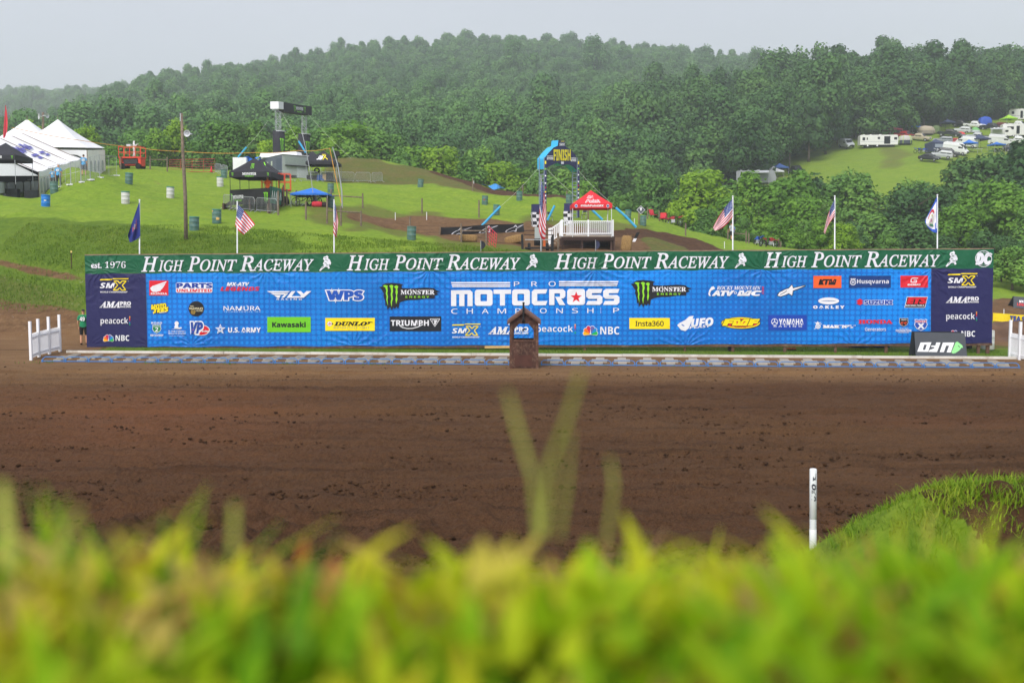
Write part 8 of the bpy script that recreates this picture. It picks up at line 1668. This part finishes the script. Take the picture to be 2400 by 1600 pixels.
def trailer(px, py, rz, L_, H, label, m, feats, wheels=(-.3, -.05), w=2.4, nose=.15, awning=None, name='travel_trailer'):
    p = hit(px, py, 150, 360); o = thing(name, label, 'trailer', p, R_(rz)); z0 = .55; x0, x1 = -L_/2, L_/2; mb = MB(); mb.prism([(x0, z0), (x1-nose*.6, z0), (x1, z0+H*.4), (x1-nose, z0+H-.1), (x1-nose-.25, z0+H), (x0+.15, z0+H), (x0, z0+H-.15)], lambda x, z, q: (x, q, z), -w/2, w/2); mb.build('body', m, o)
    mb = MB(); mb.box((0, 0, z0-.08), (L_*.9, w*.8, .12)); mb.beam((x1, 0, z0-.05), (x1+1.0, 0, .5), .1, .1); mb.build('frame', DARKR, o)
    for (nm, xa, xb, za, zb) in feats:
        d = .02 if nm != 'trim_strip' else .012; mb = MB(); mb.box((x0+L_*(xa+xb)/2, -w/2-d/2, z0+H*(za+zb)/2), (L_*(xb-xa), d, H*(zb-za))); mb.build(nm, GLASS if nm != 'trim_strip' else GALV, o)
    for k in wheels:
        for s in (-1, 1): mb = MB(); mb.lathe([(.2, -.1), (.34, -.1), (.36, 0), (.34, .1), (.2, .1)], (x0+L_*(.5+k), s*(w/2-.12), .36), 0, 14, None, Matrix.Rotation(math.pi/2, 3, 'X')); wh = mb.build('wheel', DARKR, o, True); mb = MB(); mb.cyl((x0+L_*(.5+k), s*(w/2), .36), (x0+L_*(.5+k), s*(w/2-.03), .36), .2); mb.build('rim', LW, wh)
    for k in (.12, .3, .55): mb = MB(); mb.box((x0+L_*k, 0, z0+H+.1), (.7 if k > .5 else .45, .6, .22), 0, None, .8); mb.build('roof_vent', m, o)
    if awning: mb = MB(); mb.prism([(-w/2, z0+H-.1), (-w/2-2.4, z0+H-.7), (-w/2-2.4, z0+H-.66), (-w/2, z0+H-.04)], lambda y, z, q: (q, y, z), x0+L_*awning[0], x0+L_*awning[1]); mb.build('awning', mat('awning_cloth', '#a9adb0', .7), o); [(lambda q: q.build('awning_pole', GALV, o))(MB().tube([(x0+L_*a, -w/2-2.35, .0), (x0+L_*a, -w/2-2.35, z0+H-.7)], .03)) for a in awning]
    return o
WALLW = mat('trailer_white', '#e2e3e0', .45, .04, 1); GREYT = mat('trailer_grey', '#8a8e92', .5, .08)
trailer(2057, 346, -4, 9.0, 2.35, 'long white travel trailer with dark windows parked along the wood edge', WALLW, [('window', .06, .13, .45, .75), ('window', .17, .20, .5, .72), ('window', .46, .52, .55, .78), ('door', .63, .79, .08, .85), ('window', .89, .97, .5, .75), ('trim_strip', .02, .98, .30, .33)])
trailer(2378, 323, -8, 6.6, 2.9, 'tall white fifth wheel camper on the highest row by the road'.replace('by the road', 'of the field'), WALLW, [('window', .15, .4, .5, .75), ('door', .5, .62, .1, .8), ('window', .52, .6, .55, .78)], (-.1, .06)); trailer(2348, 325, -12, 5.0, 2.1, 'small rounded white trailer with a grey awning, beside the tall white camper', WALLW, [('window', .6, .75, .45, .7)], (.0,), 2.2, .7, (-.15, .45)); trailer(2390, 285, -5, 7.0, 2.9, 'white motor home half hidden behind the lime canopy', WALLW, [('window', .1, .2, .5, .75), ('door', .45, .55, .1, .8), ('trim_strip', .02, .98, .3, .34)]); trailer(1772, 436, -12, 8.0, 2.5, 'grey camper with a long awning, behind the yellow-green trees at the field corner', GREYT, [('window', .3, .4, .5, .75), ('door', .5, .58, .1, .8)], (-.1, .05), 2.5, .5, (.4, .8))
def camp_canopy(px, py, w, h, peak, m, label, legs=True, wall=None, rz=10, val=.25):
    p = hit(px, py, 150, 360); o = thing('canopy', label, 'canopy', p, R_(rz)); q = w/2; P = [(-q, -q), (q, -q), (q, q), (-q, q)]; mb = MB()
    for i in range(4):
        a, b = Vector((*P[i], h)), Vector((*P[(i+1) % 4], h)); t = Vector((0, 0, peak)); mb.sheet(lambda u, v: (a*(1-u)+b*u)*(1-v)+t*v+Vector((0, 0, -.12*math.sin(math.pi*v))), 3, 4); mb.sheet(lambda u, v: (a*(1-u)+b*u)+Vector((0, 0, -val*(1-v))), 2, 1)
    mb.build('roof', m, o, True)
    for x, y in P: mb = MB(); mb.tube([(x*.97, y*.97, -.3), (x*.97, y*.97, h)], .035, 0, 5); mb.build('leg', GALV if m is not NAVYC else DARKR, o)
    for i in (wall or []): a, b = Vector((*P[i], 0)), Vector((*P[(i+1) % 4], 0)); mb = MB(); mb.sheet(lambda u, v: (a*(1-u)+b*u)*.99+Vector((0, 0, h*v)), 2, 2); wl2 = mb.build('side_wall', m, o); 
    if wall: d = Decal(lambda x, y, lay=1: Vector((-q+w*x, -q-.03, h*(1-y)))); d.rect((.15, .2, .75, .55), mat('clear_pane', '#9aa3b2', .2)); d.build('clear_window', o)
    return o
for a in [(2092, 322, 3.6, 2.0, 2.9, mat('maroon_cloth', '#93344a', .7), 'maroon canopy behind the long white trailer, the nearer of two'), (2110, 312, 3.6, 2.0, 2.7, mat('maroon_cloth', '#93344a'), 'maroon canopy at the wood edge, the farther of two'), (2143, 314, 2.7, 1.9, 2.5, CANB, 'blue canopy beside the beige cabin tent'), (2220, 305, 3.0, 2.1, 3.0, NAVYC, 'navy canopy in the shade at the wood edge, behind the old black pickup'), (2363, 296, 3.4, 2.1, 3.2, mat('lime_cloth', '#9fd62f', .6), 'bright lime canopy among the parked pickups'), (2293, 347, 4.0, 2.1, 3.3, NAVYC, 'navy canopy next to the back of the white van'), (2270, 358, 2.8, 2.2, 3.0, CANB, 'blue canopy with white legs standing before the navy canopy'), (2335, 358, 2.9, 1.9, 2.5, CANB, 'blue canopy over parked motorbikes, below the white camper van'), (2386, 366, 3.2, 1.9, 2.7, NAVYC, 'navy canopy half hidden by the dark trees at the field edge'), (1812, 424, 3.4, 2.0, 3.1, LW, 'white canopy beside the grey camper at the field corner'), (1826, 414, 3.2, 2.0, 3.0, mat('dull_blue_cloth', '#38599a', .7), 'dull blue canopy behind the white one at the field corner')]: camp_canopy(*a)
camp_canopy(2192, 357, 3.4, 2.1, 3.0, NAVYC, 'dark navy canopy with walls and clear windows, next to the tall white van', wall=[0, 1, 3])
def tent(px, py, w, d, h, m, m2, label, rz=0, cabin=False, poles=None):
    p = hit(px, py, 150, 360); o = thing('tent', label, 'tent', p, R_(rz)); mb = MB(); e = .55 if not cabin else .3
    def fn(u, v): a = u*2*math.pi; k = (1-v**(2.2 if not cabin else 3.5))**e; return (w/2*math.copysign(abs(math.cos(a))**.7, math.cos(a))*k, d/2*math.copysign(abs(math.sin(a))**.7, math.sin(a))*k, h*v)
    mb.sheet(fn, 20, 8, lambda u, v: 0 if v > .38 else 1); mb.build('tent_shell', [m, m2], o, True); mb = MB(); mb.sheet(lambda u, v: (-.3+.6*u, -d/2*(1-v**3*.6)-.03, .05+h*.6*v), 3, 5); mb.build('tent_door', m2, o)
    for a in (poles or []): mb = MB(); mb.tube([tuple(Vector(fn(a, t))*1.015) for t in (0, .2, .4, .6, .8, .93)], .06, 0, 5); mb.build('tent_pole', mat('lime_pole', '#a8c83a', .6), o)
BG, BG2 = mat('beige_tent', '#b3a794', .8, .1), mat('brown_grey_tent', '#8c8378', .8, .1); DGT = mat('screen_tent', '#3a434d', .7, .1)
tent(2120, 338, 3.4, 3.2, 2.2, mat('pale_tent_top', '#b9b7b2', .7), DGT, 'dark screen tent with lime poles and a pale top, by the long trailer', 0, True, (.55, .68, .82, .95)); tent(2168, 315, 4.4, 3, 2.3, BG, BG2, 'large beige cabin tent at the wood edge', 5, True); tent(2181, 313, 2.6, 2.4, 1.9, BG, BG2, 'smaller beige lobe shaped tent at the end of the cabin tent', 5); tent(2193, 313, 2.2, 2, 2.2, mat('olive_tent', '#5d7044', .8), mat('olive_tent', '#5d7044'), 'olive green upright tent beside the beige tents', 0, True); tent(2251, 320, 2.6, 2.2, 1.25, mat('red_tent', '#d23a41', .7), mat('grey_tent_base', '#77808f', .7), 'low red dome tent with a grey base beside the old black pickup'); tent(2285, 311, 2.5, 2.2, 1.45, mat('green_tent', '#6fb26a', .7), mat('pale_tent_base', '#b9c1c4', .7), 'green and white dome tent in the open grass')
def covered(): p = hit(2308, 299, 150, 360); o = thing('covered_load', 'tall load wrapped in a blue tarpaulin at the wood edge', 'tarpaulin', p); mb = MB(); mb.sheet(lambda u, v: (1.8*math.copysign(abs(math.cos(u*6.283))**.5, math.cos(u*6.283))*(1-v**5)**.4, 1.2*math.copysign(abs(math.sin(u*6.283))**.5, math.sin(u*6.283))*(1-v**5)**.4, 3.0*v+.1*math.sin(u*31+v*9)), 28, 9); mb.build('tarpaulin', mat('load_blue_tarp', '#2350b4', .6, .15), o, True); MB().box((0, 0, .3), (3.2, 2, .5)).build('flat_base', DARKR, o)
covered()
two_wheeler(hit(2152, 359, 150, 360), R_(10), 'blue dirt bike on the open grass, the outer of the pair', DARKR, mat('blue_plastic', '#2b57c8'), k=1.15); two_wheeler(hit(2163, 359, 150, 360), R_(-5), 'blue and white dirt bike on the grass next to the dark walled canopy', DARKR, mat('blue_plastic', '#2b57c8'), k=1.15); two_wheeler(hit(2192, 369, 150, 360)+Vector((0, -.5, .9)), R_(30), 'white and red dirt bike loaded behind the silver car', DARKR, LW); two_wheeler(hit(2331, 358, 150, 360), R_(20), 'black motorbike under the low blue canopy, the nearer of two', DARKR, DARKR); two_wheeler(hit(2341, 357, 150, 360), R_(-10), 'black motorbike under the low blue canopy, the farther of two', DARKR, DARKR)
def picnic(): p = hit(2289, 357, 150, 360); o = thing('folding_table', 'white folding table on the grass behind the blue canopy with white legs', 'table', p, .1); MB().box((0, 0, .74), (2.4, .8, .06)).build('table_top', LW, o); [MB().tube([(x, y, 0), (x, y, .74)], .03).build('leg', GALV, o) for x in (-1, 1) for y in (-.3, .3)]
picnic()
def parasol(): p = hit(2276, 402, 150, 360); o = thing('parasol', 'white parasol standing just behind the top of the dark tree', 'parasol', p); z = at(2276, 388, p.y).z-p.z; mb = MB(); mb.lathe([(.7, z-.3), (.4, z-.1), (.05, z)], (0, 0, 0), 0, 10); mb.build('parasol_canopy', LW, o); mb = MB(); mb.tube([(0, 0, -.3), (0, 0, z)], .03); mb.build('pole', GALV, o)
parasol()
def orange(): p = hit(2382, 402, 150, 360); o = thing('kayak', 'bright orange plastic kayak lying in the trees at the field edge', 'kayak', p, .2); z = at(2382, 396, p.y).z-p.z; mb = MB(); mb.ball((0, 0, z), (.8, .25, .3), 0, 14, 8); mb.ball((-.25, 0, z+.25), (.3, .2, .25)); mb.build('hull', mat('orange_plastic', '#f07a24', .5), o, True)
orange()
person(hit(2232, 318, 150, 360)+Vector((0, 3, 0)), R_(190), 'distant person in a pale shirt standing by the navy canopy at the wood edge', tee('#b9bfc8'), mat('navy_jeans', '#2c3348'), 1.75, long_legs=True)
# ------------------------------------------------------------------ trees one can tell apart: (px, distance, top row, kind, label, crown, width)
T = [(75, 150, 292, 'bright', 'pale green tree whose top shows above the frame tent roof', 5, 1.0), (30, 152, 338, 'mid', 'dull green tree behind the red feather flag', 3, 1.1), (165, 140, 330, 'fresh', 'bright green tree between the two tent peaks', 0, 1.0), (200, 140, 298, 'bright', 'bright green tree rising behind the peaked tent', 4, 1.2), (258, 138, 345, 'fresh', 'low green tree between the peaked tent and the red lift', 3, 1.1), (330, 140, 335, 'mid', 'green tree directly behind the red lift', 1, 1.1), (372, 146, 304, 'fresh', 'fresh green tree behind the post and rail, before the tall pole', 0, 1.0), (414, 150, 281, 'bright', 'slim pale green tree right behind the tall wooden pole'.replace('right ', ''), 2, .9), (462, 150, 330, 'mid', 'round green tree above the red farm gate', 3, 1.2), (524, 146, 283, 'mid', 'broad leafy green tree beyond the farm gate', 1, 1.3), (570, 150, 300, 'fresh', 'green tree above the white generator', 0, 1.0), (605, 148, 284, 'mid', 'tall green tree just before the truss arch', 6, 1.0), (628, 140, 330, 'bright', 'bright bushy tree above the canopy booth', 3, 1.0), (683, 150, 298, 'fresh', 'green tree seen between the legs of the truss arch', 2, 1.1), (745, 152, 302, 'mid', 'tree behind the black canopy with the yellow X', 4, 1.1), (775, 150, 320, 'fresh', 'small fresh tree by the bent steel mast', 5, 1.0), (822, 156, 291, 'fresh', 'wide pale crowned tree above the brown berm', 1, 1.6), (886, 156, 305, 'mid', 'spreading tree next to the wide pale one above the berm', 4, 1.2), (920, 158, 318, 'mid', 'mid green tree at the falling shoulder of the berm', 0, 1.0), (968, 158, 346, 'fresh', 'bright green tree beyond the end of the berm', 3, 1.3), (1030, 156, 346, 'bright', 'luminous green tree above the shoulder of the berm', 1, 1.3), (1075, 158, 372, 'fresh', 'low green tree above the weathered post'.replace('weathered post', 'berm edge'), 3, 1.1), (1122, 160, 374, 'mid', 'dark leafed tree above the blue tarpaulin', 4, 1.0), (1165, 152, 382, 'bright', 'pale green tree just before the finish arch', 1, 1.3), (1212, 154, 394, 'fresh', 'green tree beside the light blue edge of the arch', 5, 1.2), (1262, 160, 372, 'mid', 'tree behind the near leg of the finish arch', 6, 1.0), (1310, 158, 400, 'mid', 'grey green tree framed inside the finish arch', 0, 1.2), (1358, 150, 426, 'fresh', 'bushy tree behind the far leg of the arch', 3, 1.1), (1404, 155, 372, 'dark', 'big dark green tree behind the red canopy', 4, 1.3), (1448, 142, 455, 'mid', 'dense low tree at the crest beyond the red canopy', 5, 1.2), (1480, 170, 380, 'dark', 'dark tree behind the slim white and yellow pole', 1, 1.2), (1512, 150, 440, 'dark', 'dark tree behind the diamond sign', 2, 1.1), (1541, 146, 412, 'mid', 'dull green tree beside the yellow-green one', 4, 1.1), (1578, 128, 474, 'bright', 'small bright tree in front of the yellow-green one', 5, .8),
     (1640, 138, 402, 'bright', 'large glowing yellow-green tree in front of the dark wood', 1, 1.25), (1700, 134, 460, 'fresh', 'green tree behind the spread striped flag', 3, 1.1), (1712, 150, 432, 'mid', 'blue green tree peeking over the flag with stripes', 5, 1.0), (1757, 140, 404, 'fresh', 'fresh green tree in front of the grey camper', 6, 1.1), (1800, 138, 438, 'fresh', 'full green tree below the white canopy at the field corner', 1, 1.1), (1854, 142, 403, 'fresh', 'tall fresh tree before the black pickup at the field corner', 0, 1.1), (1893, 150, 417, 'dark', 'dark round tree at the foot of the open field', 5, 1.2), (1880, 130, 462, 'fresh', 'broad bright tree between the two striped flags', 1, 1.2), (1925, 132, 470, 'mid', 'leafy green tree just behind the folded striped flag', 4, 1.0), (1957, 145, 413, 'mid', 'tall mid green tree above the folded striped flag', 2, 1.2), (2012, 142, 420, 'mid', 'green tree whose branches reach over the open field', 6, 1.3), (2040, 134, 500, 'mid', 'dark green tree at the lower tip of the field', 3, 1.2), (1995, 126, 520, 'dark', 'dense dark tree beyond the folded flag', 0, 1.1), (2113, 136, 440, 'dark', 'big dark domed tree before the open field', 4, 1.25), (2172, 138, 432, 'dark', 'tall dark tree behind the white state flag', 1, 1.2), (2140, 122, 520, 'dark', 'lower dark tree next to the white state flag', 3, 1.3), (2250, 148, 374, 'dark', 'tall dark green tree standing before the parked vans', 6, 1.25), (2322, 150, 360, 'dark', 'large dark tree with ragged top below the blue canopies', 1, 1.2), (2400, 140, 330, 'dark', 'very tall dark tree cut by the edge of the view beside the field', 6, 1.2), (2245, 126, 470, 'fresh', 'soft green tree beyond the white state flag', 0, 1.2), (2304, 130, 424, 'fresh', 'fresh green tree before the ragged dark one', 4, 1.2), (2368, 124, 430, 'fresh', 'bright loose tree above the end of the wall', 2, 1.3), (2420, 118, 480, 'mid', 'green tree at the edge of the view above the track board', 1, 1.2), (2352, 112, 560, 'dark', 'dark understorey tree behind the end of the wall', 3, 1.2), (2300, 116, 540, 'dark', 'dark leafy tree just above the end of the green header', 5, 1.3), (2215, 118, 555, 'dark', 'low dark tree over the header near the white state flag', 3, 1.3), (2075, 118, 560, 'mid', 'low green tree over the header between two flags', 5, 1.2),
     (2346, 100, 600, 'dark', 'dark leafy tree just past the end of the wall, over the track board', 4, 1.2), (2392, 98, 566, 'dark', 'taller dark tree past the end of the wall, cut by the edge of the view', 1, 1.2), (2372, 95, 640, 'mid', 'low bush in front of the dark trees past the end of the wall', 3, 1.3), (2432, 99, 600, 'mid', 'outermost green tree past the end of the wall', 0, 1.2),
     (1800, 118, 532, 'fresh', 'young bright tree above the header by the small posts', 5, 1.1), (1846, 116, 545, 'fresh', 'young green tree at the edge of the slope by the parked bikes', 3, 1.2), (1885, 116, 530, 'mid', 'bushy tree beyond the parked bikes', 0, 1.1), (1920, 114, 552, 'fresh', 'small green tree beside the blue marker board', 5, 1.1), (1975, 114, 568, 'bright', 'small pale green tree beyond the blue marker board', 3, 1.2), (1655, 122, 530, 'mid', 'low green tree below the yellow-green one', 3, 1.2), (1740, 122, 520, 'mid', 'green tree above the walking man', 4, 1.1)]
for a in T: tree(a[0], a[1], a[2], a[3], a[4], a[5], a[6])
EDGE = [(1700, 430, 318, 'the dark car by the grey camper'), (1745, 428, 270, 'the grey camper'), (1800, 412, 255, 'the white canopy'), (1850, 402, 235, 'the black pickup at the corner'), (1895, 385, 215, 'the upper corner of the field'), (1935, 362, 195, 'the bend of the field'), (1962, 343, 178, 'the old pale van'), (2005, 330, 168, 'the back of the long trailer'), (2045, 318, 160, 'the roof vents of the long trailer'), (2085, 310, 150, 'the maroon canopies'), (2128, 302, 148, 'the small blue canopy'), (2165, 302, 150, 'the beige cabin tent'), (2205, 297, 140, 'the olive tent'), (2240, 290, 150, 'the navy canopy'), (2275, 287, 145, 'the white pickup'), (2315, 283, 150, 'the blue covered load'), (2355, 279, 140, 'the lime canopy'), (2398, 272, 150, 'the white motor home')]
for i, (px, py, top, w) in enumerate(EDGE): p = hit(px, py, 150, 380); tree(px, p.y+2.5, top, 'dark', 'tall dark woodland tree rising straight behind '+w, (i*3) % 7, .75+.1*(i % 3), 'trees along the edge of the camping field', .22)
for px, top, Y, l in [(2090, 92, 372, 'loose topped tree breaking the skyline over the camping field'), (1772, 112, 585, 'dark flat topped tree standing clear on the ridge in the dip'), (1392, 84, 566, 'rounded tree standing above the ridge over the finish arch'), (1205, 92, 560, 'tree breaking the top of the long ridge'), (2170, 130, 376, 'single thin tree on the skyline beyond the loose topped one')]: tree(px, Y, top, 'dark' if Y < 400 else 'wood', l, 4, .9, None, .2)
# ------------------------------------------------------------------ the damp air
mb = MB(); mb.box((0, 1480, 150), (5200, 3200, 420)); hz = mb.build('haze', None)
hm = bpy.data.materials.new('damp_air'); hm.use_nodes = True; nt = hm.node_tree; nt.nodes.remove(nt.nodes['Principled BSDF']); pv = nd(nt, 'ShaderNodeVolumePrincipled'); pv.inputs['Color'].default_value = (.88, .93, 1.0, 1); pv.inputs['Density'].default_value = .00052; pv.inputs['Anisotropy'].default_value = .2
nt.links.new(pv.outputs[0], nt.nodes['Material Output'].inputs['Volume']); hz.data.materials.clear(); hz.data.materials.append(hm); hz['kind'] = 'stuff'; hz['label'] = 'thin damp haze over the valley'
dress()
bpy.data.batch_remove(JUNK)
